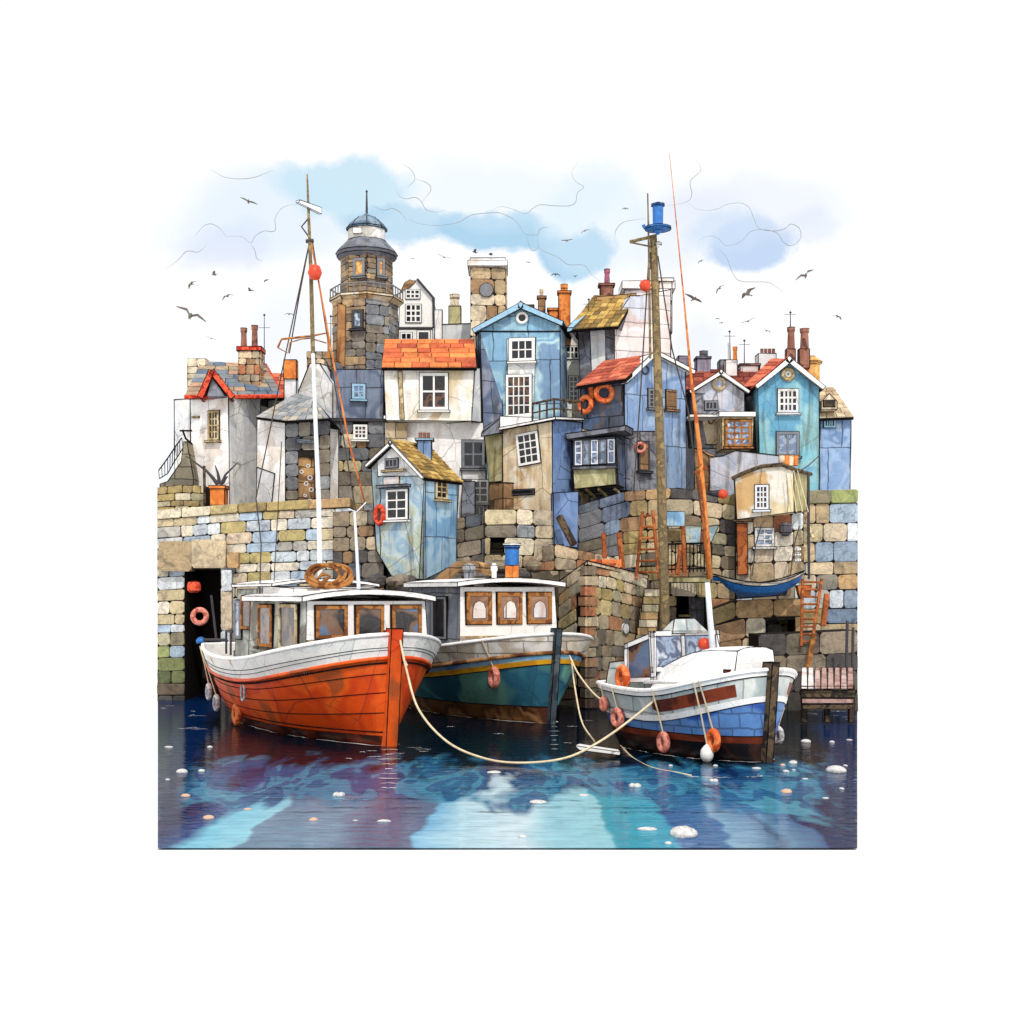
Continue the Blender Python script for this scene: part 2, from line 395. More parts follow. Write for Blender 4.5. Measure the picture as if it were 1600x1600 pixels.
def tiles(mb, a, b, c, d, rows=6, tw=.45, palk='t_orange', th=.05, up=True, mat=0, jit=1):
    """a-b the eave, d-c the ridge"""
    a, b, c, d = map(Vector, (a, b, c, d)); n = (b-a).cross(d-a).normalized()
    if n.z < 0: n = -n
    base = [R_.random() for _ in range(4)]
    for r in range(rows):
        v0 = r/rows; v1 = min(1, (r+1.12)/rows)
        L0, R0 = a.lerp(d, v0), b.lerp(c, v0); L1, R1 = a.lerp(d, v1), b.lerp(c, v1)
        W_ = (R0-L0).length; u = 0
        while u < 1-1e-3:
            w = tw*R_.uniform(.75, 1.3)/W_; w = 1-u if u+w > 1-.35*tw/W_ else w
            g = .012/W_; x0, x1 = u+g, u+w-g
            q = [L0.lerp(R0, x0), L0.lerp(R0, x1), L1.lerp(R1, x1), L1.lerp(R1, x0)]
            if n.dot((q[1]-q[0]).cross(q[3]-q[0])) < 0: q = [q[1], q[0], q[3], q[2]]; 
            lift = th*R_.uniform(.8, 1.25); s = n*.012
            mb.hexa([q[0]+s, q[1]+s, q[2]+s, q[3]+s], [q[0]+n*lift, q[1]+n*lift, q[2]+n*.03, q[3]+n*.03], mat, pal(palk, 9, False))
            u += w
def slab(mb, a, b, c, d, th=.08, mat=0, col=(1, 1, 1)):
    a, b, c, d = map(Vector, (a, b, c, d)); n = (b-a).cross(d-a).normalized()
    if n.z < 0: a, b, c, d = b, a, d, c; n = -n
    mb.hexa([p-n*th for p in (a, b, c, d)], [a, b, c, d], mat, col)
def window(parent, c, R, U, Nn, w, h, nx=2, ny=3, fm='white', gm='glass', fw=.07, mw=.035, sill=True, name='window', out=.07, label=None):
    mb = MB()
    mb.obox(c, R, U, Nn, w+2*fw+.05, h+2*fw+.05, -.02, out*.45, 1)
    for s in (-1, 1):
        mb.obox(c+R*s*(w/2+fw/2), R, U, Nn, fw, h+2*fw, -.01, out)
        mb.obox(c+U*s*(h/2+fw/2), R, U, Nn, w, fw, -.01, out)
    for i in range(1, nx): mb.obox(c+R*(w*(i/nx-.5)), R, U, Nn, mw, h, .0, out*.86)
    for i in range(1, ny): mb.obox(c+U*(h*(i/ny-.5)), R, U, Nn, w, mw, .001, out*.83)
    o = mb.build(name, [fm, 'ink'], parent)
    if label: o['label'] = label
    MB().obox(c, R, U, Nn, w-.004, h-.004, -.015, out*.45+.012).build('pane', [gm], o)
    if sill:
        MB().obox(c-U*(h/2+fw+.045), R, U, Nn, w+2*fw+.14, .07, -.01, out+.08).build('sill', [fm], o, ink=.012)
    return o
def fwin(parent, f, x0, y0, x1, y1, nx=2, ny=3, dx=0, **k):
    p = f.at((x0+x1)/2, (y0+y1)/2); w = abs(f.u(x1)-f.u(x0)); h = f.z((x0+x1)/2, y0)-f.z((x0+x1)/2, y1)
    fw = k.pop('fw', .07)
    return window(parent, p, f.R, UP, f.N, max(.1, w-2*fw), max(.1, h-2*fw), nx, ny, fw=fw, **k)
# ------------------------------------------------------------------ washes of the houses
W('w_white', [(250, 248, 245), (244, 240, 238), (252, 250, 248), (232, 222, 212)], scale=.7, crack=.55, ink=.5)
W('w_cream', [(252, 250, 240), (250, 244, 224), (253, 251, 246), (238, 230, 212), (222, 200, 160)], scale=.55, crack=.4, ink=.5)
W('w_greywhite', [(224, 226, 226), (210, 213, 218), (232, 232, 228), (198, 194, 184)], scale=.7, crack=.6, ink=.6)
W('w_blue', [(126, 178, 212), (156, 204, 224), (116, 164, 204), (176, 214, 226), (116, 152, 190)], scale=.6, seam=(1.05, 1.5), ink=.7)
W('w_bluegrey', [(120, 134, 160), (98, 112, 142), (142, 152, 172), (108, 104, 112)], scale=.7, seam=(.9, 1.1), ink=.75)
W('w_navy', [(92, 98, 116), (76, 88, 112), (112, 108, 110), (88, 112, 150)], scale=.7, seam=(.6, 1.0), ink=.8)
W('w_midblue', [(128, 160, 206), (146, 174, 214), (112, 144, 192), (164, 188, 216)], scale=.6, seam=(.75, 1.6), ink=.7)
W('w_cobalt', [(98, 130, 186), (116, 148, 200), (84, 112, 164), (138, 162, 204)], scale=.6, crack=.7, ink=.8)
W('w_turq', [(96, 178, 204), (120, 194, 214), (140, 196, 208), (96, 164, 200)], scale=.5, crack=.45, ink=.5)
W('w_pale_lilac', [(184, 190, 208), (200, 200, 212), (168, 176, 196), (206, 196, 196)], scale=.7, crack=.6, ink=.7)
W('w_sky', [(172, 198, 210), (146, 182, 206), (190, 208, 210), (182, 194, 172), (156, 186, 204)], scale=.7, crack=.6, ink=.6)
W('w_sky_side', [(130, 176, 212), (156, 194, 220), (110, 160, 204)], scale=.7, seam=(.9, 1.3), ink=.7)
W('w_tan', [(230, 212, 178), (220, 194, 152), (238, 224, 198), (210, 172, 124), (222, 208, 180)], scale=.6, crack=.55, ink=.7)
W('w_olive', [(196, 188, 132), (176, 168, 116), (210, 202, 152)], scale=.8, crack=.5, ink=.6)
W('w_yellow', [(250, 238, 204), (246, 226, 176), (252, 246, 228), (232, 186, 120)], scale=.7, seam=(.55, 3), ink=.5)
W('w_pink', [(232, 218, 214), (240, 232, 228), (220, 200, 194), (214, 220, 232)], scale=.6, seam=(2.6, .5), ink=.6)
W('w_slate', [(120, 122, 132), (104, 106, 116), (140, 144, 156), (96, 92, 98)], scale=.8, crack=.7, ink=.8)
W('w_brown', [(150, 112, 72), (172, 130, 84), (126, 92, 62), (196, 150, 92)], scale=.8, seam=(1.1, .5), ink=.8)
W('w_lilac', [(176, 172, 196), (156, 154, 182)], scale=1.4, crack=1.2, ink=.5)
W('w_leadblue', [(108, 136, 160), (84, 110, 138), (130, 154, 174)], scale=.9, crack=.5)
W('w_lead', [(104, 108, 120), (126, 130, 142), (84, 86, 98)], scale=1, edge=.5)
W('w_plum', [(150, 74, 98), (172, 98, 118), (120, 54, 78)], scale=3)
W('w_pot', [(226, 118, 44), (238, 140, 60), (196, 92, 36)], scale=2, edge=.6)
W('w_potred', [(138, 86, 70), (160, 106, 86), (100, 62, 56)], scale=2, edge=.6)
W('w_rust', [(190, 134, 80), (170, 112, 66), (206, 150, 96)], scale=1.2, edge=.4)
W('w_amber', [(228, 160, 72), (240, 184, 104), (206, 136, 60)], scale=2, edge=.3)
INK = .019
def house(name, label, A, B, prof, L, mat, cat='house', ink=INK, group=None):
    f = FP(A, B); loop = [f.at(*p) for p in prof]; zb = min(p.z for p in loop)
    t = thing(name, label, cat, f.pt(f.len/2, zb), group)
    MB().extrude(loop, -f.N*L).build('wall', [mat], t, ink=ink)
    return t, f
def sub(t, A, B, prof, L, mat, name='wall', ink=INK, push=0.):
    f = FP(A, B) if not isinstance(A, Fac) else A
    o = MB().extrude([f.at(*p)+f.N*push for p in prof], -f.N*L).build(name, [mat], t, ink=ink)
    return f, o
def side(f, L): # the right-hand side plane of a block built on facet f
    b = f.pt(f.len, 0); c = b-f.N*L; return Fac((b.x, b.y), (c.x, c.y))
def lside(f, L):
    b = f.pt(0, 0); c = b-f.N*L; return Fac((c.x, c.y), (b.x, b.y))
def gable_roof(t, f, eL, ap, eR, L, palk, rows=7, over=.16, th=.09, barge='white', ext=.12, bh=.16, tw=.42, bt=.09):
    a, p, b = [Vector(x) for x in (eL, ap, eR)]
    dl = (a-p).normalized(); dr = (b-p).normalized(); a = a+dl*ext; b = b+dr*ext
    up = UP*.05; fr = f.N*over; bk = -f.N*(L+.05)
    mb = MB()
    slab(mb, a+fr+up, a+bk+up, p+bk+up, p+fr+up, th, 1); slab(mb, b+fr+up, b+bk+up, p+bk+up, p+fr+up, th, 1)
    tiles(mb, a+fr+up, a+bk+up, p+bk+up, p+fr+up, rows, tw, palk); tiles(mb, b+fr+up, b+bk+up, p+bk+up, p+fr+up, rows, tw, palk)
    mb.tube([p+fr*.5+up*1.8, p+bk+up*1.8], .06, 6, 0, pal(palk, 9, False))
    r = mb.build('roof', ['tile', 'ink'], t)
    if barge:
        bb = MB(); q = p+fr+f.N*(bt+.012)+up*2.2; bb.extrude([q-UP*bh*1.6, q-UP*bh*.6+f.R*bh*.6, q, q-UP*bh*.6-f.R*bh*.6], -f.N*bt)
        for e, d in ((a, dl), (b, dr)):
            n = Vector((0, 0, -1)); n = (n-d*n.dot(d)).normalized()
            q = [p+fr+up*1.6, e+fr+up*1.6, e+fr+up*1.6+n*bh, p+fr+up*1.6+n*bh*1.25]
            if (q[1]-q[0]).cross(q[3]-q[0]).dot(f.N) < 0: q.reverse()
            bb.extrude([x+f.N*bt for x in q], -f.N*bt)
        bb.build('bargeboard', [barge], t, ink=.014)
    return r
def lean_roof(t, pts, palk, rows=5, th=.1, tw=.45, name='roof', back=None, edge='ink', tth=.05):
    """pts eaveL eaveR ridgeR ridgeL; back: a vector to close the body behind"""
    a, b, c, d = [Vector(p) for p in pts]; nn_ = (b-a).cross(c-b)
    d.z = a.z-(nn_.x*(d.x-a.x)+nn_.y*(d.y-a.y))/nn_.z; mb = MB(); slab(mb, a, b, c, d, th, 1)
    tiles(mb, a, b, c, d, rows, tw, palk, tth)
    if back is not None:
        bk = Vector(back); e = d+bk-UP*(d.z-a.z); g = c+bk-UP*(c.z-b.z)
        slab(mb, e, g, c, d, th, 1)
        mb.add([a, d, e, b, c, g], [(0, 1, 2), (3, 5, 4)], 2)
    return mb.build(name, ['tile', edge, 'w_slate'], t)
def chimney(parent, x0, x1, ytop, ybot, d, mat, dep=None, capm=None, capo=.06, caph=.14, pots=(), stone_pal=None, name='chimney', rot=0, taper=1):
    """pots: (px0, px1, ytop, mat)"""
    f = FP((x0, d), (x1, d)); w = f.len; dep = dep or w*.8; z0 = f.z(x0, ybot); z1 = f.z(x0, ytop); mb = MB()
    if stone_pal:
        core(mb, f, [(0, z1), (w, z1)], [(0, z0), (w, z0)], (), dep, 1)
        stones(mb, f, [(0, z1), (w, z1)], [(0, z0), (w, z0)], .24, stone_pal, wmin=.2, wmax=.5, out=.04)
        s = side(f, dep); stones(mb, s, [(0, z1), (dep, z1)], [(0, z0), (dep, z0)], .24, stone_pal, wmin=.2, wmax=.5, out=.04)
        s = lside(f, dep); stones(mb, s, [(0, z1), (dep, z1)], [(0, z0), (dep, z0)], .24, stone_pal, wmin=.2, wmax=.5, out=.04)
        o = mb.build(name, ['stone', 'mortar'], parent)
    else:
        q = (1-taper)*w/2
        a = [f.pt(0, z0), f.pt(w, z0), f.pt(w, z0)-f.N*dep, f.pt(0, z0)-f.N*dep]
        b = [f.pt(q, z1), f.pt(w-q, z1), f.pt(w-q, z1)-f.N*dep, f.pt(q, z1)-f.N*dep]
        o = mb.hexa(a, b).build(name, [mat], parent, ink=.016)
    if capm:
        c = f.pt(w/2, z1+caph/2)-f.N*dep/2
        MB().obox(c, f.R, UP, f.N, w+2*capo, caph, -dep/2-capo, dep/2+capo).build('cap', [capm], o, ink=.014)
    zt = z1+(caph if capm else 0)
    for (a, b, yt, pm) in pots:
        pa, pb = P3(a, ytop, d+dep/2), P3(b, ytop, d+dep/2); r = (pb.x-pa.x)/2; hh = P3(a, yt, d+dep/2).z-zt
        MB().lathe((pa.x+r, d+dep/2, zt), [(r*1.08, 0), (r*.98, .1), (r*.85, hh-.16), (r*1.05, hh-.12), (r*1.05, hh), (r*.6, hh), (r*.6, hh-.1)], 12).build('chimney_pot', [pm], o, ink=.011, ang=.7)
    return o
def rail_line(mb, pts, h=.9, n=6, r=.02, mid=1):
    P = [Vector(p) for p in pts]
    for a, b in zip(P, P[1:]):
        mb.tube([a+UP*h, b+UP*h], r*1.2, 5)
        for k in range(1, mid+1): mb.tube([a+UP*h*k/(mid+1), b+UP*h*k/(mid+1)], r*.8, 5)
        k = max(1, round((b-a).length/((b-a).length/n)))
        for i in range(k+1): p = a.lerp(b, i/k); mb.tube([p, p+UP*h], r, 5)
# ================================================================== ground, land and sea walls
g = MB(); g.add([(-1500, -400, -.03), (1500, -400, -.03), (1500, 3000, -.03), (-1500, 3000, -.03)], [(0, 1, 2, 3)])
Q('ground', (250, 250, 250), rough=1, spec=0, mott=.02)
struct(g, 'ground', ['ground'])
land = MB()
W('w_land', [(150, 140, 110), (176, 164, 130), (128, 120, 100)], scale=.5, seam=(.9, .4))
for (x0, x1, y0, y1, z, zl) in ((-10.7, -4.6, 41.3, 58, 5.55, -.02), (-4.6, -1.3, 41.3, 58, 4.7, -.02), (-1.3, 4.2, 41.3, 58, 4.9, -.02), (4.2, 10.35, 41.3, 58, 5.3, -.02), (-10.6, -4.65, 39.95, 41.29, 5.5, 4.5), (-4.6, -1.35, 39.95, 41.29, 4.65, 4.2), (-1.3, 4.15, 40.1, 41.29, 4.85, 4.2), (4.2, 10.3, 39.9, 41.29, 5.25, 4.5)):
    land.add([(x0, y0, zl), (x1, y0, zl), (x1, y1, zl), (x0, y1, zl), (x0, y0, z), (x1, y0, z), (x1, y1, z), (x0, y1, z)],
             [(0, 3, 2, 1), (4, 5, 6, 7), (0, 1, 5, 4), (1, 2, 6, 5), (2, 3, 7, 6), (3, 0, 4, 7)])
struct(land, 'terrace', ['w_land'])
WLY = 1098
def low(a, b): return [(a, WLY+6), (b, WLY+6)]
# left sea wall with the boat store doorway
def lpal(u, z): return 'quay' if z > 2.2 or R_.random() < .5 else ('green' if u < 1.6 and z > .6 and R_.random() < .8 else 'warm')
t, fw1 = stonewall('quay_wall', 'long coursed stone quay wall with a black boat store doorway under the white house', (246, 39), (548, 39), [(246, 812), (400, 800), (548, 793)], low(246, 548), [(289, 890, 345, 1110)], .34, 'quay', 1.0, palf=lpal, coping=(.3, 'ochre'))
mb = MB(); f = Fac(fw1.A+Vector((0, -.25)), fw1.B+Vector((0, -.25)))
for (a, b, y0, y1, pk) in ((248, 300, 845, 893, 'sand'), (300, 354, 843, 888, 'sand'), (354, 374, 862, 888, 'ochre')):
    stone(mb, f, f.u(a), f.u(b), f.z(a, y1), f.z(b, y1), f.z(a, y0), f.z(b, y0), pal(pk), .12); mb.extrude([f.at(a+1, y1-1), f.at(b-1, y1-1), f.at(b-1, y0+1), f.at(a+1, y0+1)], -f.N*.5, 0, pal(pk))
mb.build('lintel', ['stone'], t)
mb = MB()
for (y0, y1) in ((890, 924), (924, 985), (985, 1040), (1040, 1112)):
    stone(mb, f, f.u(346), f.u(363), f.z(346, y1), f.z(363, y1), f.z(346, y0), f.z(363, y0), pal('quay', f.z(350, (y0+y1)/2)), .1); mb.extrude([f.at(347, y1-1), f.at(362, y1-1), f.at(362, y0+1), f.at(347, y0+1)], -f.N*.4, 0, pal('quay', .8))
mb.build('door_jamb', ['stone'], t)
# pier by the mast, darker
def p2(u, z): return 'warm' if R_.random() < .35 else 'dark'
stonewall('stone_buttress', 'brown and grey block buttress behind the rope coil', (520, 38.75), (600, 38.6), [(520, 800), (600, 796)], [(520, 1108), (600, 1108)], palk='warm', palf=p2, thick=.9, ch=.42, wmin=.3, wmax=.55)
stonewall('quay_wall', 'dark rubble quay wall behind the little pale blue cottage', (592, 39.1), (765, 39.1), [(592, 822), (690, 815), (765, 800)], low(592, 765), palk='dark', ch=.38, thick=.9)
def p3(u, z): return R_.choice(['sand', 'sand', 'ochre', 'towerblue']) if z > 3.6 else R_.choice(['dark', 'towerblue', 'sand'])
stonewall('quay_wall', 'mixed tan and blue grey block wall under the cream house', (757, 38.8), (905, 38.9), [(757, 796), (820, 796), (905, 800)], low(757, 905), [(766, 832, 788, 864)], .46, 'sand', palf=p3, thick=.9, wmin=.4, wmax=1.0)
def p4(u, z): return R_.choice(['blue', 'dark', 'blue', 'towerblue'] if u < 1.4 else ['ochre', 'ochre', 'warm', 'dark', 'sand'])
stonewall('quay_wall', 'ochre and brown quay wall behind the orange ladders with a dark doorway', (903, 38.9), (1152, 38.9), [(903, 790), (975, 768), (1060, 762), (1152, 775)], low(903, 1152), [(1057, 926, 1103, 1110)], .38, 'ochre', palf=p4, thick=.9, wmin=.4, wmax=.9)
def p5(u, z): return R_.choice(['quay', 'ochre', 'blue', 'sand']) if z > 1.8 else 'dark'
t5, f5 = stonewall('quay_wall', 'tall block quay wall at the right end below the pale blue house', (1150, 38.6), (1340, 38.6), [(1150, 790), (1340, 786)], low(1150, 1340), [], .46, 'ochre', palf=p5, thick=1.0, wmin=.4, wmax=1.1, coping=(.42, 'green'))
# ledge in front of the right wall (the low rocks under the dinghy)
def p6(u, z): return 'ochre' if z > 2.2 else ('warm' if z > 1.4 else 'dark')
stonewall('stone_ledge', 'rounded low stone ledge under the blue dinghy', (1106, 37.2), (1255, 37.0), [(1106, 955), (1150, 938), (1255, 935)], [(1106, 1110), (1255, 1110)], [(1196, 968, 1242, 992)], .55, 'ochre', palf=p6, thick=1.5, wmin=.5, wmax=1.2)
stonewall('stone_ledge', 'dark lowest stone ledge at the right end above the slipway planks', (1185, 35.6), (1340, 35.6), [(1185, 992), (1340, 985)], [(1185, 1116), (1340, 1116)], [], .55, 'dark', thick=1.6, wmin=.6, wmax=1.2)
# ================================================================== left group
t, f = house('white_house', 'white house with slate roof and small red dormer above the left quay', (297, 42), (357, 41.6), [(300, 800), (359, 800), (357, 618), (297, 622)], 3, 'w_white')
fL = f
f2, _ = sub(t, (357, 41.6), (407, 43.2), [(358, 800), (405, 800), (407, 618), (357, 618)], 2.2, 'w_greywhite')
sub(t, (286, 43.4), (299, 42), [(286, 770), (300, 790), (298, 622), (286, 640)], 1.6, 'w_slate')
fwin(t, f, 326, 642, 343, 688, 3, 4, fw=.06, gm='glass_warm', fm='wood_pale')
mb = MB(); mb.obox(f.at(307, 652), f.R, UP, f.N, .25, .05, 0, .08); mb.build('ledge', ['wood_pale'], t, ink=.01)
sub(t, f, None, [(302, 800), (318, 800), (312, 765), (300, 752)], .05, 'w_tan', 'stone_patch', push=.02)
r = lean_roof(t, [P3(288, 620, 41.3), P3(442, 619, 42.6), P3(415, 570, 44.6), P3(314, 572, 43.9)], 't_slate', 8, back=(.3, 2.4, 0))
mb = MB(); mb.tube([P3(288, 620, 41.3), P3(365, 620, 41.9), P3(442, 619, 42.6)], .07, 6); mb.tube([P3(442, 619, 42.6), P3(415, 570, 44.6)], .06, 6); mb.build('roof_edge', ['tyre_red'], r, ink=0)
# red dormer
fd = Fac(PL(316, 41.1), PL(366, 41.25)); q = [fd.at(318, 620), fd.at(364, 620), fd.at(331, 583)]
dm = MB().extrude([fd.at(324, 619), fd.at(352, 619), fd.at(331, 590)], -fd.N*1.6).build('dormer', ['w_slate'], t)
mb = MB()
for a, b in (((331, 580), (313, 622)), ((331, 580), (364, 622))):
    A_, B_ = fd.at(*a), fd.at(*b); d_ = (B_-A_).normalized(); n_ = d_.cross(fd.N).normalized()
    mb.hexa([A_+n_*.09+fd.N*.02, A_-n_*.09+fd.N*.02, B_-n_*.09+fd.N*.02, B_+n_*.09+fd.N*.02], [A_+n_*.09+fd.N*.12, A_-n_*.09+fd.N*.12, B_-n_*.09+fd.N*.12, B_+n_*.09+fd.N*.12])
    s1 = -fd.N*1.5; slab(mb, A_, B_, B_+s1, A_+s1, .06)
mb.build('dormer_trim', ['tyre_red'], dm, ink=.014)
chimney(t, 293, 322, 560, 612, 43.6, 'w_tan', capm=None, stone_pal='sand')
chimney(t, 373, 406, 548, 606, 42.9, None, capm='tyre_red', stone_pal='warm', pots=((376, 386, 513, 'w_potred'), (393, 403, 509, 'w_potred')))
# stair mound, railing and low wall at the far left
mb = MB(); f = FP((248, 41.2), (304, 41.2)); MB
t = solo(MB().extrude([f.at(*p) for p in ((250, 800), (304, 800), (302, 745), (292, 690), (287, 690), (283, 722), (262, 752), (250, 756))], -f.N*1.2), 'stair_mound', ['w_land'], 'grey green ramp mound rising to the left side of the white house', 'ramp', ink=.016)
mb = MB(); pts = [P3(249, 748, 41.1), P3(262, 740, 41.1), P3(272, 722, 41.1), P3(286, 700, 41.1)]
rt = [P3(248, 735, 41.1), P3(262, 716, 41.1), P3(274, 698, 41.1), P3(284, 684, 41.1)]
mb.tube(rt, .022, 5); mb.tube(pts, .018, 5)
for i in range(10):
    k = i/9*3; j = min(2, int(k)); mb.tube([pts[j].lerp(pts[j+1], k-j), rt[j].lerp(rt[j+1], k-j)], .014, 4)
solo(mb, 'stair_railing', ['ink'], 'thin black stair railing rising beside the ramp mound', 'railing')
stonewall('garden_wall', 'low ochre brick wall in front of the ramp mound', (246, 40.4), (322, 40.4), [(246, 762), (275, 758), (300, 758), (322, 760)], [(246, 815), (322, 815)], [], .22, 'ochre', thick=.5, wmin=.25, wmax=.6)
mb = MB(); mb.tube([P3(285, 672, 41.2), P3(290, 685, 41.1), P3(300, 694, 41.1)], .035, 5); mb.tube([P3(281, 673, 41.2), P3(300, 673, 41.2)], .03, 5)
solo(mb, 'wall_bracket', ['ink'], 'curved black iron bracket on the corner of the white house', 'bracket')
# plant pot
ft = P3(342, 790, 40); t = thing('plant_pot', 'square orange terracotta pot with a bare dark plant on the quay', 'plant pot', ft)
MB().box(ft+UP*.3, (.46, .46, .6)).box(ft+UP*.56, (.52, .52, .1)).build('pot', ['w_pot'], t, ink=.014)
mb = MB()
for (a, b, c) in (((345, 757), (352, 742), (372, 722)), ((342, 757), (340, 738), (336, 727)), ((340, 757), (322, 735), (290, 712)), ((344, 757), (352, 748), (356, 744))):
    mb.tube([P3(*a, 40), P3((a[0]+b[0])/2+1, (a[1]+b[1])/2, 40), P3(*b, 40), P3(*c, 40)], [.07, .06, .04, .015], 6)
mb.build('plant', ['dark_trim'], t)
MB_p = MB().tube([P3(320, 790, 40), P3(319, 728, 40)], .045, 8)
solo(MB_p, 'post', ['wood_dark'], 'thin grey post left of the orange plant pot', 'post')
# slate roofed small house right of it
t, f = house('slate_roofed_house', 'low house with grey pyramid roof and patterned door left of the tower', (403, 41.6), (446, 40.9), [(401, 800), (446, 800), (446, 658), (402, 652)], 2.5, 'w_white')
sub(t, f, None, [(401, 800), (424, 800), (430, 740), (402, 730)], .05, 'w_greywhite', 'stone_patch', push=.02)
mb = MB(); f2 = FP((446, 40.9), (516, 41.2)); T2 = upr(f2, [(446, 662), (516, 656)]); B2 = upr(f2, [(446, 800), (516, 800)]); H2 = [hpx(f2, 466, 714, 492, 800)]
stones(mb, f2, T2, B2, .42, 'towerblue', H2, wmin=.35, wmax=.7); core(mb, f2, T2, B2, H2, .8, 1)
mb.build('stone_front', ['stone', 'mortar'], t)
pd = f2.at(479, 757); do = MB().obox(pd-f2.N*.12, f2.R, UP, f2.N, .52, 1.75, -.05, .05).build('door', ['w_brown'], t, ink=.012)
mb = MB()
for i in range(7): MB().torus(pd-f2.N*.06+f2.R*R_.uniform(-.17, .17)+UP*(.6-i*.19), f2.N, R_.uniform(.04, .08), .015, 10, 5).build('porthole', ['white_metal'], do)
MB().obox(f2.at(477, 690), f2.R, UP, f2.N, .6, .12, 0, .2).build('lamp_bracket', ['w_bluegrey'], t, ink=.01)
mb = MB(); a, b, c = P3(400, 652, 40.9), P3(448, 658, 40.2), P3(514, 654, 40.5); ap1, ap2 = P3(462, 616, 42.3), P3(490, 622, 42.2)
slab(mb, a, b, ap2, ap1, .08, 1); tiles(mb, a, b, ap2, ap1, 7, .3, 't_grey', .035)
slab(mb, b, c, ap2, ap2+Vector((-.01, 0, 0)), .08, 1); tiles(mb, b, c, ap2, ap2+Vector((-.02, 0, 0)), 6, .3, 't_grey', .035)
bk = Vector((0, 3.2, 0)); mb.add([a, ap1, ap2, c, a+bk, c+bk], [(0, 4, 1), (1, 4, 5, 2), (2, 5, 3)], 1)
mb.build('roof', ['tile', 'ink'], t)
chimney(t, 444, 463, 590, 640, 42.9, 'w_greywhite', capm=None, pots=())
c2 = chimney(t, 443, 463, 562, 592, 42.85, 'w_pot', name='chimney_pot', capm=None)
t, f = house('orange_roofed_house', 'sliver of a house with orange pantiles behind the orange chimney block', (418, 44.6), (470, 44.6), [(418, 790), (470, 790), (470, 612), (418, 612)], 2, 'w_greywhite')
lean_roof(t, [P3(412, 622, 44.3), P3(450, 622, 44.3), P3(450, 584, 45.6), P3(416, 584, 45.6)], 't_red', 6, back=(0, 1.5, 0))
t, f = house('stone_gable_house', 'pale stone gable end with broad beige chimney stack left of the tower', (466, 43.6), (520, 43.2), [(466, 790), (520, 790), (520, 600), (500, 568), (484, 568), (466, 612)], 2.5, 'w_greywhite')
chimney(t, 480, 519, 549, 585, 43.8, None, stone_pal='warm')
# ================================================================== round tower
tb = P3(572, 790, 45); tw_ = thing('round_tower', 'tall stone lookout tower with balcony, lead skirt roof and blue domed cap', 'tower', tb)
def zt(py, d=45): return EYE-(py-HOR)*d/F
def octa(cx, d, r, rot=0.39): return [Vector((cx+r*math.cos(a), d+r*math.sin(a))) for a in [rot+math.pi/4*i for i in range(8)]]
def oct_stones(cx, d, r, z0, z1, palk, ch, name, parent, rot=.39, holes=None, mats=('stone', 'mortar')):
    P = octa(cx, d, r, rot); mb = MB()
    mb.extrude([Vector((p.x, p.y, z0)) for p in reversed(P)], UP*(z1-z0), 1)
    for i in range(8):
        A, B = P[i], P[(i+1) % 8]; f = Fac(A, B)
        mid = (A+B)/2
        if f.N.y > .55: continue
        stones(mb, f, [(0, z1), (f.len, z1)], [(0, z0), (f.len, z0)], ch, palk(i) if callable(palk) else palk, wmin=.3, wmax=.75, out=.045, wet=False)
    return mb.build(name, list(mats), parent), P
cx = (571-800)*45.6/F; dc = 45.6
rr = 48*45/F
pk = lambda i: 'tower' if i in (3, 4, 5) else R_.choice(['towerblue'])
body, P8 = oct_stones(cx, dc, rr*1.06, zt(640), zt(466), pk, .3, 'tower_body', tw_, rot=.12)
cx2 = (573-800)*45.6/F
up_, P82 = oct_stones(cx2, dc, 38.5*45/F*1.04, zt(466), zt(398), lambda i: 'tower', .17, 'tower_top', tw_, rot=.12)
def ring(prof, name, mat, n=8, rot=.12, ink=.016, parent=tw_, c=cx2, yc=dc, ang=.5):
    return MB().lathe((c, yc, 0), prof, n, rot=rot).build(name, [mat], parent, ink=ink, ang=ang)
k = 45/F
ring([(50*k, zt(473)), (58*k, zt(466)), (58*k, zt(462)), (40*k, zt(462))], 'balcony', 'w_tan')
mb = MB(); Pb = [Vector((cx2+57*k*math.cos(.12+math.pi/4*i), dc+57*k*math.sin(.12+math.pi/4*i), zt(462))) for i in range(9)]
rail_line(mb, Pb, .32, 4, .022, 0); mb.build('balcony_rail', ['grey_trim'], tw_)
ring([(38*k, zt(402)), (47*k, zt(396)), (49*k, zt(391)), (47*k, zt(387)), (31*k, zt(371)), (20*k, zt(371))], 'skirt_roof', 'w_lead', 16)
ring([(29*k, zt(372)), (29.5*k, zt(350)), (10*k, zt(350))], 'lantern', 'w_greywhite', 16)
ring([(32*k, zt(353)), (32*k, zt(350)), (26*k, zt(342)), (17*k, zt(334)), (7*k, zt(329)), (2*k, zt(326)), (.3*k, zt(325))], 'dome', 'w_leadblue', 8)
MB().tube([(cx2, dc, zt(327)), (cx2, dc, zt(290))], [.05, .025], 6).lathe((cx2, dc, zt(291)), [(.01, -.06), (.05, 0), (.01, .06)], 8).build('finial', ['dark_trim'], tw_)
def face_front(P, px):
    best = None
    for i in range(8):
        f = Fac(P[i], P[(i+1) % 8])
        if f.N.y < -.3:
            try: u = f.u(px)
            except ZeroDivisionError: continue
            if -.05 < u < f.len+.05: best = f if best is None or f.N.y < best.N.y else best
    return best
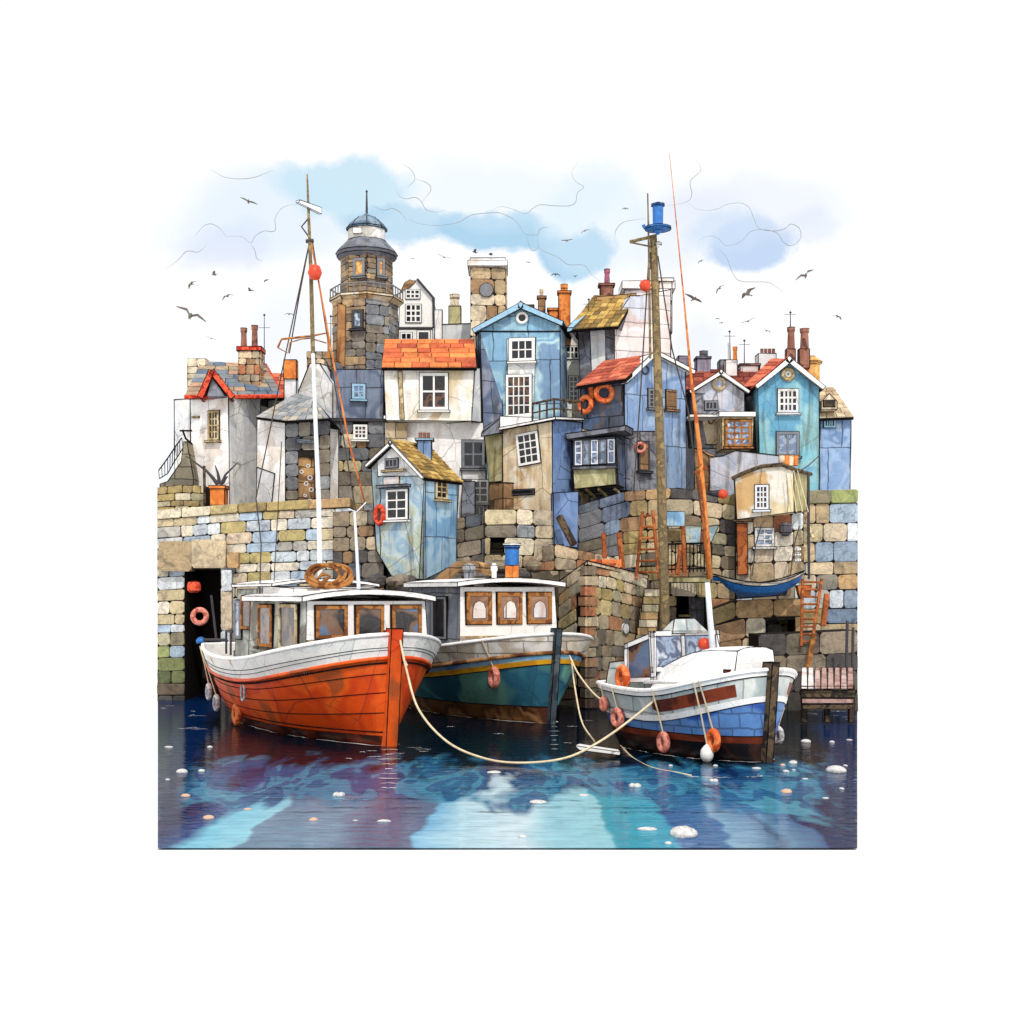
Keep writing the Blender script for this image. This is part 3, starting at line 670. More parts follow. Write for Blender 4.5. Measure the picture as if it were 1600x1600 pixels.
for (P, r_, nx, ny, gm, fm) in ((P82, (553, 404, 571, 433), 1, 1, 'w_amber', 'grey_trim'), (P82, (588, 404, 600, 433), 1, 1, 'w_amber', 'grey_trim'), (P8, (551, 485, 568, 514), 1, 1, 'glass_pale', 'dark_trim')):
    f = face_front(P, (r_[0]+r_[2])/2)
    if f: fwin(tw_, f, *r_, nx, ny, gm=gm, fm=fm, fw=.09, out=.1)
f = face_front(P82, 560); w_ = MB().obox(Vector((cx2, dc, zt(361)))+Vector((-.25, -29.5*k, 0)), Vector((1, 0, 0)), UP, Vector((0, -1, 0)), .3, .2, -.05, .05).build('lantern_light', ['white'], tw_, ink=.01)
f = face_front(P8, 534)
if f: sub(tw_, f, None, [(527, 572), (540, 574), (541, 478), (529, 474)], .1, 'w_rust', 'rusty_panel', push=.07, ink=.01)
# blue grey building below the tower
t, f = house('tower_base_house', 'blue grey block building carrying the round tower with two small windows', (516, 43.4), (601, 43.6), [(516, 658), (599, 658), (600, 577), (517, 577)], 2.8, 'w_bluegrey')
fwin(t, f, 550, 600, 571, 624, 2, 2, gm='glass_pale', fm='pale_blue_trim', fw=.08)
f2 = FP((512, 43.2), (602, 43.4)); mb = MB(); T2 = upr(f2, [(512, 658), (602, 658)]); B2 = upr(f2, [(512, 812), (602, 812)]); 
def ptb(u, z): return R_.choice(['towerblue', 'towerblue', 'dark', 'warm'] if u > .9 else ['towerblue', 'ochre'])
stones(mb, f2, T2, B2, .45, 'towerblue', [hpx(f2, 551, 663, 575, 688)], palf=ptb, wmin=.35, wmax=.9, wet=False); core(mb, f2, T2, B2, [], 1.6, 1)
mb.build('stone_base', ['stone', 'mortar'], t); fwin(t, f2, 552, 664, 574, 687, 3, 3, fw=.07, gm='glass_warm', out=.1)
MB().obox(f2.at(557, 657), f2.R, UP, f2.N, f2.len+.1, .1, 0, .14).build('string_course', ['dark_trim'], t, ink=.01)
t, f = house('tall_narrow_wall', 'narrow grey gable sliver between the mast and the tower base', (500, 43.9), (517, 43.7), [(500, 795), (517, 795), (517, 582), (508, 560), (500, 575)], 2, 'w_slate', cat='building')
# ================================================================== central houses
t, f = house('cream_house', 'cream and white house with bright orange tiled roof right of the tower', (599, 42.6), (737, 42.6), [(603, 657), (737, 658), (742, 573), (599, 573)], 2.8, 'w_cream')
f2, _ = sub(t, (737, 42.6), (753, 43.2), [(737, 658), (752, 660), (750, 575), (738, 575)], 2.4, 'w_greywhite')
lean_roof(t, [P3(596, 575, 42.3), P3(745, 575, 42.3), P3(741, 531, 43.7), P3(601, 531, 43.7)], 't_orange', 6, tw=.55, back=(0, 1.4, 0))
fwin(t, f, 656, 583, 700, 641, 2, 2, fw=.1, gm='glass_warm', mw=.06)
mb = MB(); mb.extrude([f.at(*p)+f.N*.03 for p in ((625, 655), (632, 655), (628, 578), (622, 578))], -f.N*.02); mb.build('downpipe', ['wood_pale'], t, ink=.012)
sub(t, f, None, [(668, 655), (684, 655), (694, 642), (680, 642)], .03, 'w_tan', 'rust_stain', push=.012, ink=0)
f2, _ = sub(t, (603, 43.0), (755, 43.1), [(603, 815), (765, 815), (755, 660), (603, 660)], 2, 'w_white', 'lower_wall')
fq = FP((602, 42.9), (637, 42.9)); mb = MB(); stones(mb, fq, upr(fq, [(602, 660), (637, 660)]), upr(fq, [(602, 780), (637, 780)]), .42, 'sand', wmin=.35, wmax=.5, wet=False)
mb.build('quoin', ['stone'], t)
fwin(t, f2, 722, 688, 757, 732, 2, 2, fw=.08, gm='glass', fm='grey_trim', mw=.05)
fwin(t, f2, 737, 750, 763, 786, 2, 3, fw=.06, gm='glass', mw=.04); fwin(t, f2, 741, 790, 757, 806, 2, 1, fw=.05, gm='glass', mw=.04)
MB().obox(f2.at(740, 742), f2.R, UP, f2.N, .8, .32, 0, .05).build('panel', ['w_greywhite'], t, ink=.012)
mb = MB(); fb = FP((722, 42.3), (742, 42.3)); mb.extrude([fb.at(*p) for p in ((720, 830), (742, 830), (742, 752), (722, 752))], -fb.N*.5); mb.build('dark_bay', ['w_slate'], t, ink=.016)
# white house far behind
t, f = house('far_white_house', 'small white gabled house far behind with two dark windows, right of the tower', (624, 50), (676, 50), [(621, 575), (677, 575), (676, 466), (652, 438), (638, 440), (625, 455)], 2.5, 'white')
fwin(t, f, 634, 453, 656, 467, 3, 2, fw=.04, mw=.05, sill=False); fwin(t, f, 634, 476, 658, 504, 3, 3, fw=.04, mw=.06, sill=False)
sub(t, f, None, [(626, 455), (640, 450), (650, 440), (640, 437), (632, 442)], .1, 'w_brown', 'roof_patch', push=.03, ink=.01)
mb = MB().tube([f.at(622, 513), f.at(677, 513)], .06, 5).tube([f.at(652, 437)+f.N*.1, f.at(678, 467)+f.N*.1, f.at(678, 512)+f.N*.1], .05, 5); mb.build('gutter', ['dark_trim'], t)
fwin(t, f, 626, 520, 644, 532, 2, 1, fw=.05, sill=False); fwin(t, f, 652, 517, 672, 534, 1, 1, fw=.06, sill=False)
t, f = house('far_grey_house', 'grey stone house top with slim white and mossy chimneys behind the orange roof', (676, 48), (748, 48), [(676, 580), (748, 580), (748, 505), (690, 507), (676, 512)], 2, 'w_greywhite')
chimney(t, 701, 720, 478, 510, 48.2, 'w_olive', capm=None, pots=((703, 718, 461, 'w_tan'),)); chimney(t, 679, 691, 484, 530, 47.8, 'w_white')
# round-badged stone tower chimney
t = thing('stone_stack', 'massive tapering stone chimney tower with white ledge and a pale round plaque', 'chimney', P3(762, 540, 46.5))
f = FP((735, 46), (790, 46)); mb = MB()
T2 = upr(f, [(737, 418), (787, 420)]); B2 = upr(f, [(737, 545), (790, 545)])
stones(mb, f, T2, B2, .5, 'sand', palf=lambda u, z: R_.choice(['sand', 'ochre', 'sand', 'warm']), wmin=.4, wmax=.9, wet=False); core(mb, f, T2, B2, [], 1.2, 1)
s_ = side(f, 1.2); stones(mb, s_, [(0, T2[1][1]), (1.2, T2[1][1])], [(0, B2[0][1]), (1.2, B2[0][1])], .5, 'sand', wet=False)
mb.build('stack', ['stone', 'mortar'], t)
MB().lathe(f.at(760, 454)+f.N*.06, [(.25, 0), (.25, .05), (.05, .06)], 16, axis=f.N).build('plaque', ['grey_trim'], t, ink=.012)
MB().obox(f.at(762, 413)-f.N*.5, f.R, UP, f.N, 1.42, .2, -.75, .68).obox(f.at(762, 407)-f.N*.5, f.R, UP, f.N, 1.26, .14, -.66, .6).build('ledge', ['w_white'], t, ink=.014)
f = FP((757, 45.2), (799, 45.2))
# tall blue house
t, f = house('tall_blue_house', 'tall sky blue gabled house with round attic window and long sash window', (748, 43.6), (876, 43.2), [(756, 800), (876, 800), (875, 505), (815, 480), (748, 517)], 3.2, 'w_blue')
gable_roof(t, f, f.at(744, 517), f.at(815, 478), f.at(877, 506), 3.2, 't_sand', barge='pale_blue_trim')
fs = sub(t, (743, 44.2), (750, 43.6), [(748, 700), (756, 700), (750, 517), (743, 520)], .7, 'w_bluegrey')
sub(t, f, None, [(795, 652), (833, 650), (838, 528), (792, 530)], .05, 'w_greywhite', 'plaster_panel', push=.02, ink=.01)
fwin(t, f, 796, 529, 836, 565, 3, 2, fw=.1, out=.1); fwin(t, f, 791, 586, 831, 652, 4, 4, fw=.08, out=.1, gm='glass_warm')
mb = MB().torus(f.at(816, 497)+f.N*.04, f.N, .17, .05, 20, 8); wr = mb.build('round_window', ['white'], t, smooth=True); MB().lathe(f.at(816, 497)+f.N*.0, [(.17, 0), (.17, .03), (.01, .035)], 16, axis=f.N).build('pane', ['glass'], wr)
sub(t, f, None, [(748, 519), (876, 519), (876, 517), (748, 517)], .06, 'ink', 'string_course', push=.03, ink=0)
# chimneys between
for args, nm, lb in (((857, 872, 485, 540, 45.5, 'w_pot'), 'chimney_stack', 'short orange brick chimney on the right shoulder of the tall blue house'),
                     ((873, 891, 458, 540, 45.4, 'w_pot'), 'chimney_stack', 'bright orange brick chimney with tapering pot beside the blue gable'),
                     ((841, 852, 466, 520, 46, 'w_brown'), 'chimney_stack', 'slim brown chimney with small pot behind the blue gable ridge'),
                     ((822, 833, 480, 510, 46, 'w_pot'), 'chimney_stack', 'tiny orange chimney just above the blue gable apex')):
    t = thing(nm, lb, 'chimney', P3((args[0]+args[1])/2, args[3], args[4]), 'chimneys on the skyline')
    pots = {873: ((876, 887, 445, 'w_pot'),), 841: ((843, 849, 452, 'w_tan'),)}.get(args[0], ())
    chimney(t, *args, capm='w_pot' if args[0] in (857, 873) else 'w_brown', pots=pots, caph=.08, capo=.04, name='stack')
# white house behind with small windows
t, f = house('white_gable_house', 'narrow white gabled house squeezed between the tall blue house and the slate tower house', (872, 45.6), (908, 45.6), [(874, 700), (908, 700), (908, 530), (893, 515), (874, 540)], 2.5, 'w_cream')
gable_roof(t, f, f.at(870, 545), f.at(892, 512), f.at(912, 540), 2.5, 't_grey', rows=4, barge='wood_pale', bh=.07, over=.08)
fwin(t, f, 884, 541, 904, 561, 3, 2, fw=.04, mw=.05, sill=False); fwin(t, f, 889, 588, 903, 628, 2, 5, fw=.04, mw=.04, sill=False, gm='glass_warm')
# tall slate house with mustard roof
t, f = house('slate_tower_house', 'tall grey house with mustard tiled roof and plum chimney pot', (903, 44.6), (961, 44.2), [(908, 640), (961, 640), (960, 512), (903, 514)], 2.6, 'w_slate')
sub(t, f, None, [(925, 588), (947, 584), (946, 515), (922, 516)], .06, 'w_greywhite', 'plaster_panel', push=.04, ink=.014)
f2, _ = sub(t, (959, 44.2), (1048, 44.8), [(960, 620), (1048, 620), (1048, 452), (1000, 462), (985, 462), (960, 500)], 2.4, 'w_pink', 'planked_wall')
lean_roof(t, [P3(888, 516, 43.7), P3(966, 510, 43.5), P3(994, 463, 45), P3(928, 473, 45.4)], 't_must', 8, tw=.25, back=(0, 1.6, 0))
mb = MB().hexa([P3(886, 519, 43.6), P3(893, 517, 43.55), P3(934, 473, 45.3), P3(926, 473, 45.4)], [P3(886, 516, 43.6)+UP*.08, P3(896, 515, 43.55)+UP*.08, P3(940, 472, 45.3)+UP*.08, P3(928, 471, 45.4)+UP*.08]); mb.build('bargeboard', ['pale_blue_trim'], t, ink=.012)
MB().hexa([P3(930, 474, 45), P3(994, 466, 45), P3(994, 466, 45.7), P3(930, 474, 45.7)], [P3(930, 464, 45), P3(994, 458, 45), P3(994, 458, 45.7), P3(930, 464, 45.7)]).build('ridge_beam', ['w_brown'], t, ink=.012)
chimney(t, 938, 958, 446, 478, 45.3, 'w_potred', capm='w_potred', caph=.07, pots=((944, 953, 421, 'w_plum'),))
chimney(t, 976, 1050, 452, 520, 46, 'w_pink', capm='w_white', caph=.28, capo=.1, dep=1.2)
chimney(t, 1030, 1050, 440, 470, 45.9, 'w_white', capm='w_white', caph=.12)
# ================================================================== dark blue gallery house
t, f = house('gallery_house', 'dark blue planked house with orange roof and two orange life rings', (907, 42.2), (976, 41.4), [(912, 700), (976, 700), (974, 588), (907, 604)], 3.4, 'w_navy')
f2, _ = sub(t, (974, 41.4), (1072, 42.6), [(976, 800), (1073, 800), (1071, 578), (1018, 556), (976, 595)], 2.6, 'w_midblue', 'gable_wall')
lean_roof(t, [P3(900, 604, 41.6), P3(978, 592, 40.9), P3(1020, 554, 42.6), P3(944, 572, 43.4)], 't_red', 7, tw=.4, back=(0, 2, 0))
mb = MB()
for a, b in (((972, 598), (1020, 552)), ((1020, 552), (1080, 583))):
    A_, B_ = f2.at(*a)+f2.N*.15, f2.at(*b)+f2.N*.15; d_ = (B_-A_).normalized(); n_ = d_.cross(f2.N).normalized()
    mb.hexa([A_+n_*.07, A_-n_*.07, B_-n_*.07, B_+n_*.07], [p+f2.N*.07 for p in (A_+n_*.07, A_-n_*.07, B_-n_*.07, B_+n_*.07)])
    slab(mb, A_, B_, B_-f2.N*2.7, A_-f2.N*2.7, .06)
mb.build('bargeboard', ['white'], t, ink=.014)
fwin(t, f2, 1012, 608, 1027, 638, 2, 4, fw=.06, fm='grey_trim'); fwin(t, f2, 1040, 610, 1056, 640, 2, 4, fw=.06, fm='w_brown', gm='w_brown')
MB().torus(f2.at(1008, 578), f2.N, .13, .035, 16, 6).build('round_vent', ['dark_trim'], t, smooth=True)
f3, _ = sub(t, (907, 41.6), (976, 40.8), [(893, 772), (978, 766), (976, 684), (905, 690)], 2.2, 'w_bluegrey', 'lower_wall')
fo = FP((896, 40.3), (966, 39.9)); ob = MB().extrude([fo.at(*p) for p in ((897, 764), (966, 758), (962, 682), (894, 686))], -fo.N*1).build('oriel', ['w_navy'], t, ink=.02)
MB().extrude([fo.at(*p)+fo.N*.05 for p in ((898, 764), (963, 757), (962, 729), (896, 733))], -fo.N*.05).build('planking', ['w_olive'], ob, ink=.012)
MB().hexa([fo.at(888, 688)+fo.N*.2, fo.at(978, 674)+fo.N*.2, fo.at(978, 674)-fo.N*1, fo.at(888, 688)-fo.N*1], [fo.at(886, 679)+fo.N*.2, fo.at(980, 666)+fo.N*.2, fo.at(980, 664)-fo.N*1, fo.at(886, 676)-fo.N*1]).build('oriel_roof', ['w_lead'], ob, ink=.018)
MB().obox(fo.at(930, 731)+fo.N*.08, fo.R, UP, fo.N, 1.42, .09, -.1, .08).build('sill_board', ['w_lead'], ob, ink=.012)
for i, x in enumerate((899, 911, 924, 937, 950)): fwin(t, fo, x, 689-i*.6, x+11, 727-i*.8, 1, 2, fw=.035, mw=.05, fm='grey_trim' if i % 2 else 'white_metal', gm='glass_pale', sill=False)
mb = MB()
for x in (898, 915, 935, 960):
    mb.tube([fo.at(x, 764)+fo.N*-.05, fo.at(x+7, 775)-fo.N*.7], .05, 5)
mb.build('bracket', ['wood_pale'], ob)
# life rings
def ring_thing(name, label, cat, c, axis, R, r, mat, group=None, sx=1., bands=None, rope=None, n=22):
    t = thing(name, label, cat, c-UP*(R+r), group)
    MB().torus(c, axis, R, r, n, 10, sx=sx).build('ring', [mat], t, smooth=True)
    if rope:
        MB().tube(rope, .018, 5).build('rope', ['rope_dark'], t)
    return t
ring_thing('life_ring', 'left orange life ring with hanging strap on the dark blue house', 'life ring', f.at(918, 633)+f.N*.14, f.N+Vector((-.35, 0, .1)), .25, .085, 'tyre_orange', 'orange life rings under the orange roof', rope=[f.at(925, 600)+f.N*.1, f.at(926, 618)+f.N*.1])
ring_thing('life_ring', 'right orange life ring turned nearly edge on under the orange roof', 'life ring', f.at(947, 615)+f.N*.14, f.N+Vector((.55, 0, 0)), .26, .09, 'tyre_orange', 'orange life rings under the orange roof')
mb = MB().hexa([f.at(922, 606)+f.N*.1, f.at(930, 604)+f.N*.1, f.at(931, 632)+f.N*.1, f.at(927, 632)+f.N*.1], [f.at(922, 606)+f.N*.16, f.at(930, 604)+f.N*.16, f.at(931, 632)+f.N*.16, f.at(927, 632)+f.N*.16]); solo(mb, 'strap', ['tyre_orange'], 'orange strap hanging from the eave above the left life ring', 'strap', ink=.01)
fx = FP((976, 41), (1071, 42)); 
ring_thing('life_ring', 'small pink ring buoy on the shadowed wall under the blue gable', 'life ring', fx.at(997, 700)+fx.N*.14, fx.N+Vector((-.4, 0, 0)), .14, .055, 'tyre_pink', rope=[fx.at(997, 675)+fx.N*.12, fx.at(997, 693)+fx.N*.14])
fu, _ = sub(t, (976, 41.0), (1040, 41.6), [(976, 778), (1036, 778), (1036, 674), (976, 674)], .5, 'w_slate', 'undercroft')
fwin(t, fu, 997, 690, 1014, 736, 1, 1, fw=.05, fm='dark_trim', gm='w_brown')
# ================================================================== cream angled house with the balcony
t, f = house('cobalt_buttress', 'cobalt blue rendered buttress on the quay wall beneath the balcony corner', (864, 38.55), (904, 38.6), [(866, 852), (903, 856), (904, 768), (864, 770)], .6, 'w_cobalt', cat='wall')
t, f = house('angled_cream_house', 'slanting cream house with tilted sixteen pane window and cobalt right side', (785, 40.6), (863, 39.7), [(785, 800), (863, 800), (863, 658), (785, 672)], 2.6, 'w_tan')
f0, _ = sub(t, (757, 41.6), (786, 40.6), [(764, 754), (786, 752), (786, 674), (757, 678)], 1.8, 'w_olive', 'olive_wall')
fs2, _ = sub(t, (758, 41.2), (786, 40.2), [(764, 800), (786, 800), (786, 754), (764, 754)], 1.5, 'w_brown', 'brick_wall')
f2, _ = sub(t, (863, 39.7), (909, 41.2), [(863, 800), (906, 800), (909, 660), (863, 656)], 1.6, 'w_cobalt', 'cobalt_wall')
mb = MB(); mb.hexa([P3(780, 672, 40.2), P3(868, 655, 39.4), P3(912, 657, 41.1), P3(800, 662, 42.5)], [P3(779, 668, 40.2), P3(868, 651, 39.4), P3(913, 653, 41.1), P3(800, 655, 42.5)])
mb.hexa([P3(781, 670, 40.3), P3(832, 662, 39.9), P3(832, 650, 41.2), P3(782, 655, 41.6)], [P3(781, 650, 40.3), P3(832, 652, 39.9), P3(832, 645, 41.2), P3(782, 650, 41.6)])
mb.build('parapet', ['w_white'], t, ink=.018)
mb = MB().hexa([P3(752, 682, 41), P3(786, 676, 40.2), P3(786, 670, 41.8), P3(756, 674, 42)], [P3(752, 677, 41), P3(784, 652, 40.6), P3(786, 650, 41.8), P3(757, 668, 42)]); mb.build('lead_flashing', ['w_lead'], t, ink=.016)
# tilted window
p = f.at(826, 701); a_ = .11; Rr = (f.R*math.cos(a_)+UP*math.sin(a_)); Uu = (UP*math.cos(a_)-f.R*math.sin(a_))
window(t, p, Rr, Uu, f.N, .63, .86, 3, 4, fw=.07, sill=False, label='tilted white sash window')
mb = MB(); rail_line(mb, [P3(832, 660, 39.9), P3(866, 653, 39.5), P3(909, 656, 41)], .58, 3, .032, 1); mb.build('balcony_rail', ['wood_dark'], t)
fwin(t, f, 800, 766, 835, 772, 1, 1, fw=.03, fm='dark_trim', sill=False)
# ================================================================== small pale blue cottage standing in front of the wall
t, f = house('small_blue_cottage', 'little pale blue cottage with mustard tiled roof leaning over the water', (578, 38.5), (662, 37.4), [(612, 900), (655, 905), (663, 745), (616, 695), (580, 728), (588, 860)], 1.75, 'w_sky')
s_ = side(f, 1.75)
sub(t, f, None, [(591, 744), (662, 744), (616, 697), (590, 720)], .04, 'w_greywhite', 'gable_panel', push=.02, ink=.012)
MB().extrude([s_.at(*p)+s_.N*.02 for p in ((664, 905), (712, 880), (714, 752), (664, 748))], -s_.N*.05).build('side_cladding', ['w_sky_side'], t, ink=.014)
gable_roof(t, f, f.at(580, 728), f.at(616, 694), f.at(664, 746), 1.75, 't_must', rows=9, tw=.2, barge='white', over=.14, bh=.09, bt=.05)
fwin(t, f, 603, 717, 623, 731, 3, 1, fw=.04, fm='grey_trim', sill=False)
MB().obox(f.at(618, 736), f.R, UP, f.N, .85, .06, 0, .16).build('shelf', ['wood_pale'], t, ink=.012)
MB().obox(f.at(618, 760), f.R, UP, f.N, 1.15, .08, 0, .2).build('window_hood', ['w_lead'], t, ink=.012)
MB().obox(f.at(612, 751), f.R, UP, f.N, .6, .22, 0, .03).build('peach_panel', ['w_pink'], t, ink=.01)
fwin(t, f, 605, 765, 638, 812, 2, 3, fw=.06); fwin(t, s_, 679, 750, 697, 780, 2, 3, fw=.06, fm='wood_pale')
chimney(t, 652, 674, 688, 735, 38.6, 'w_midblue', capm='pale_blue_trim', caph=.06, pots=((654, 660, 676, 'w_potred'), (661, 666, 676, 'w_potred'), (667, 672, 676, 'w_potred')))
# rounded stone footing under the cottage
def rocks(name, label, spots, palk, parent=None):
    mb = MB()
    for (px, py, d, rx, ry, rz) in spots:
        c = P3(px, py, d); n, m = 10, 6; vs = []; s0 = R_.random()*9
        for j in range(m+1):
            th = math.pi*j/m
            for i in range(n):
                a = 2*math.pi*i/n; k = 1+.16*noise.noise(Vector((math.cos(a)*2+s0, math.sin(a)*2, j*.6)))
                vs.append(c+Vector((rx*math.sin(th)*math.cos(a)*k, ry*math.sin(th)*math.sin(a)*k, -rz*math.cos(th)*k)))
        mb.add(vs, [(j*n+i, j*n+(i+1) % n, (j+1)*n+(i+1) % n, (j+1)*n+i) for j in range(m) for i in range(n)], 0, pal(palk, c.z))
    return solo(mb, name, ['stone'], label, 'rocks', smooth=False)
sp = [(600+R_.uniform(-12, 112), y, 37.6+R_.uniform(-.2, .5), R_.uniform(.2, .36), .35, R_.uniform(.12, .24)) for y in (908, 918, 930, 944, 960, 980) for _ in range(7)]
rocks('footing_rocks', 'dark rounded rubble boulders under the little pale blue cottage', sp, 'dark')
sp = [(735+R_.uniform(-15, 120), y, 38.1+R_.uniform(-.1, .3), R_.uniform(.2, .34), .3, R_.uniform(.14, .22)) for y in (885, 900, 915, 935) for _ in range(5)]
rocks('footing_rocks', 'grey rubble below the mixed tan and blue wall behind the teal boat', sp, 'dark')
# life ring on the cottage
c = f.at(597, 805)+f.N*.12
ring_thing('life_ring', 'oval red life ring hanging on the left corner of the pale blue cottage', 'life ring', c, f.N, .26, .075, 'tyre_red', sx=.55, rope=[c+UP*.9, c+UP*.5+f.R*.05, c+UP*.3, c-UP*.3, c-UP*.9+f.R*.05, c-UP*1.6])
# ================================================================== right group
t, f = house('grey_gable_house', 'pale lilac grey gabled house with boxed bay window', (1080, 42.8), (1166, 42.8), [(1086, 790), (1166, 790), (1163, 612), (1125, 586), (1085, 612)], 2.8, 'w_pale_lilac')
gable_roof(t, f, f.at(1080, 613), f.at(1125, 584), f.at(1166, 613), 2.8, 't_drk', barge='white', bh=.1)
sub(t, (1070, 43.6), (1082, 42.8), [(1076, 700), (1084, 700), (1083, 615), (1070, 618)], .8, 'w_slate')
MB().torus(f.at(1123, 600)+f.N*.03, f.N, .2, .05, 18, 6).build('round_vent', ['wood_pale'], t, smooth=True)
fwin(t, f, 1101, 627, 1121, 641, 3, 1, fw=.05, fm='grey_trim', sill=False)
fb = FP((1128, 41.7), (1176, 41.7)); ob = MB().extrude([fb.at(*p) for p in ((1128, 702), (1176, 702), (1178, 650), (1127, 650))], -fb.N*1.2).build('bay', ['wood_pale'], t, ink=.018)
MB().obox(fb.at(1151, 648)-fb.N*.5, fb.R, UP, fb.N, 1.2, .16, -.7, .65).build('bay_roof', ['w_white'], ob, ink=.016)
MB().obox(fb.at(1105, 648)-fb.N*.7, fb.R, UP, fb.N, 1.1, .1, -.4, .5).build('canopy', ['w_white'], t, ink=.014)
fwin(t, fb, 1133, 656, 1173, 698, 3, 4, fw=.07, fm='wood', gm='glass_pale', mw=.05)
sub(t, f, None, [(1085, 695), (1128, 695), (1128, 652), (1085, 652)], .06, 'w_tan', 'plaster_panel', push=.04)
MB().torus(f.at(1110, 659)+f.N*.1, f.N, .08, .025, 12, 5).build('lamp_ring', ['wood'], t, smooth=True)
# dark red roofed house behind
t, f = house('red_roofed_house', 'low house with dark red roof tucked behind the lilac grey gable', (1062, 45.4), (1190, 45.4), [(1062, 780), (1190, 780), (1190, 606), (1062, 606)], 2, 'w_slate')
lean_roof(t, [P3(1058, 610, 45), P3(1198, 610, 45), P3(1190, 578, 46.4), P3(1062, 578, 46.4)], 't_drk', 5, back=(0, 1.4, 0))
for (x0, x1, y0, m, lb, pots, capm) in ((1060, 1076, 556, 'w_lilac', 'pale lilac chimney block left of the orange spar', (), None), (1089, 1110, 560, 'w_lilac', 'lilac chimney block with a round dark cowl', ((1093, 1106, 549, 'w_slate'),), 'w_slate'),
                     (1125, 1134, 562, 'w_slate', 'narrow grey chimney behind the lilac gable', (), None), (1134, 1152, 562, 'w_white', 'pale stone chimney with slim orange pot', ((1137, 1141, 536, 'w_greywhite'), (1145, 1152, 542, 'w_pot')), None),
                     (1157, 1187, 571, 'w_pink', 'wide low brick red chimney between lilac and turquoise houses', (), 'w_potred'), (1185, 1213, 552, 'w_greywhite', 'broad pale chimney block with four small pots', ((1188, 1193, 545, 'w_potred'), (1194, 1199, 545, 'w_potred'), (1200, 1205, 545, 'w_potred'), (1206, 1211, 545, 'w_potred')), None)):
    tt = thing('chimney_stack', lb, 'chimney', P3((x0+x1)/2, 612, 46.4), 'chimneys on the skyline')
    chimney(tt, x0, x1, y0, 615, 46.2 if x0 != 1134 else 45.9, m, capm=capm, caph=.07, capo=.03, pots=pots, name='stack', dep=.6)
# turquoise house
t, f = house('turquoise_house', 'tall turquoise gabled house with white bargeboards and two shuttered windows', (1184, 42.4), (1280, 42.4), [(1188, 800), (1280, 800), (1280, 604), (1231, 566), (1184, 602)], 3, 'w_turq')
gable_roof(t, f, f.at(1182, 604), f.at(1231, 563), f.at(1283, 606), 3, 't_red', barge='white', bh=.14)
lean_roof(t, [P3(1160, 606, 43), P3(1190, 603, 42.7), P3(1231, 562, 44.5), P3(1206, 566, 45)], 't_red', 7, tw=.4, name='side_roof')
sub(t, (1164, 44.2), (1185, 42.6), [(1168, 800), (1187, 800), (1185, 604), (1166, 606)], .6, 'w_slate')
mb = MB().torus(f.at(1231, 585)+f.N*.04, f.N, .18, .06, 18, 6); v_ = mb.build('round_vent', ['wood_pale'], t, smooth=True); MB().torus(f.at(1231, 585)+f.N*.03, f.N, .08, .05, 14, 6).build('vent_boss', ['w_greywhite'], v_, smooth=True)
fwin(t, f, 1215, 608, 1247, 645, 4, 3, fw=.08, fm='w_greywhite', mw=.06); fwin(t, f, 1213, 675, 1248, 713, 2, 1, fw=.08, fm='grey_trim', gm='glass_pale', mw=.07)
chimney(t, 1229, 1243, 545, 575, 44.2, 'w_potred', capm=None, pots=((1230, 1242, 512, 'w_potred'),)); chimney(t, 1249, 1265, 545, 575, 44.2, 'w_potred', capm=None, pots=((1250, 1264, 514, 'w_potred'),))
c = P3(1268, 595, 44.6); MB().lathe(c-UP*.4, [(.29, 0), (.29, .95), (.36, 1.0), (.37, 1.05), (.12, 1.25)], 14).build('yellow_drum', ['w_amber'], t, ink=.013)
# far right blue house
t, f = house('end_blue_house', 'periwinkle blue end house with sandy roof and tiny dormer at the right', (1279, 43.6), (1330, 43.6), [(1280, 780), (1328, 778), (1330, 652), (1281, 654)], 2.6, 'w_midblue')
lean_roof(t, [P3(1276, 654, 43.3), P3(1334, 652, 43.3), P3(1302, 606, 45), P3(1280, 600, 45)], 't_sand', 7, tw=.3, back=(0, 1.6, 0))
fd = FP((1283, 43.1), (1309, 43.1)); dm = MB().extrude([fd.at(*p) for p in ((1283, 640), (1308, 640), (1308, 627), (1296, 615), (1283, 627))], -fd.N*1).build('dormer', ['w_tan'], t, ink=.016)
fwin(t, fd, 1287, 626, 1304, 635, 3, 1, fw=.03, fm='wood_dark', sill=False); fwin(t, f, 1287, 654, 1305, 668, 4, 1, fw=.05, fm='pale_blue_trim', sill=False)
# grey retaining front between
t, f = house('grey_yard_wall', 'cracked grey rendered yard wall behind the yellow bay', (1104, 41.0), (1216, 40.6), [(1104, 800), (1216, 800), (1218, 712), (1150, 704), (1130, 712), (1104, 716)], .5, 'w_pale_lilac', cat='wall')
t, f = house('rubble_wall_stub', 'cracked brown and pink rubble stub beside the orange spar', (1085, 41.2), (1108, 40.9), [(1085, 800), (1108, 800), (1108, 712), (1085, 700)], .6, 'w_brown', cat='wall')
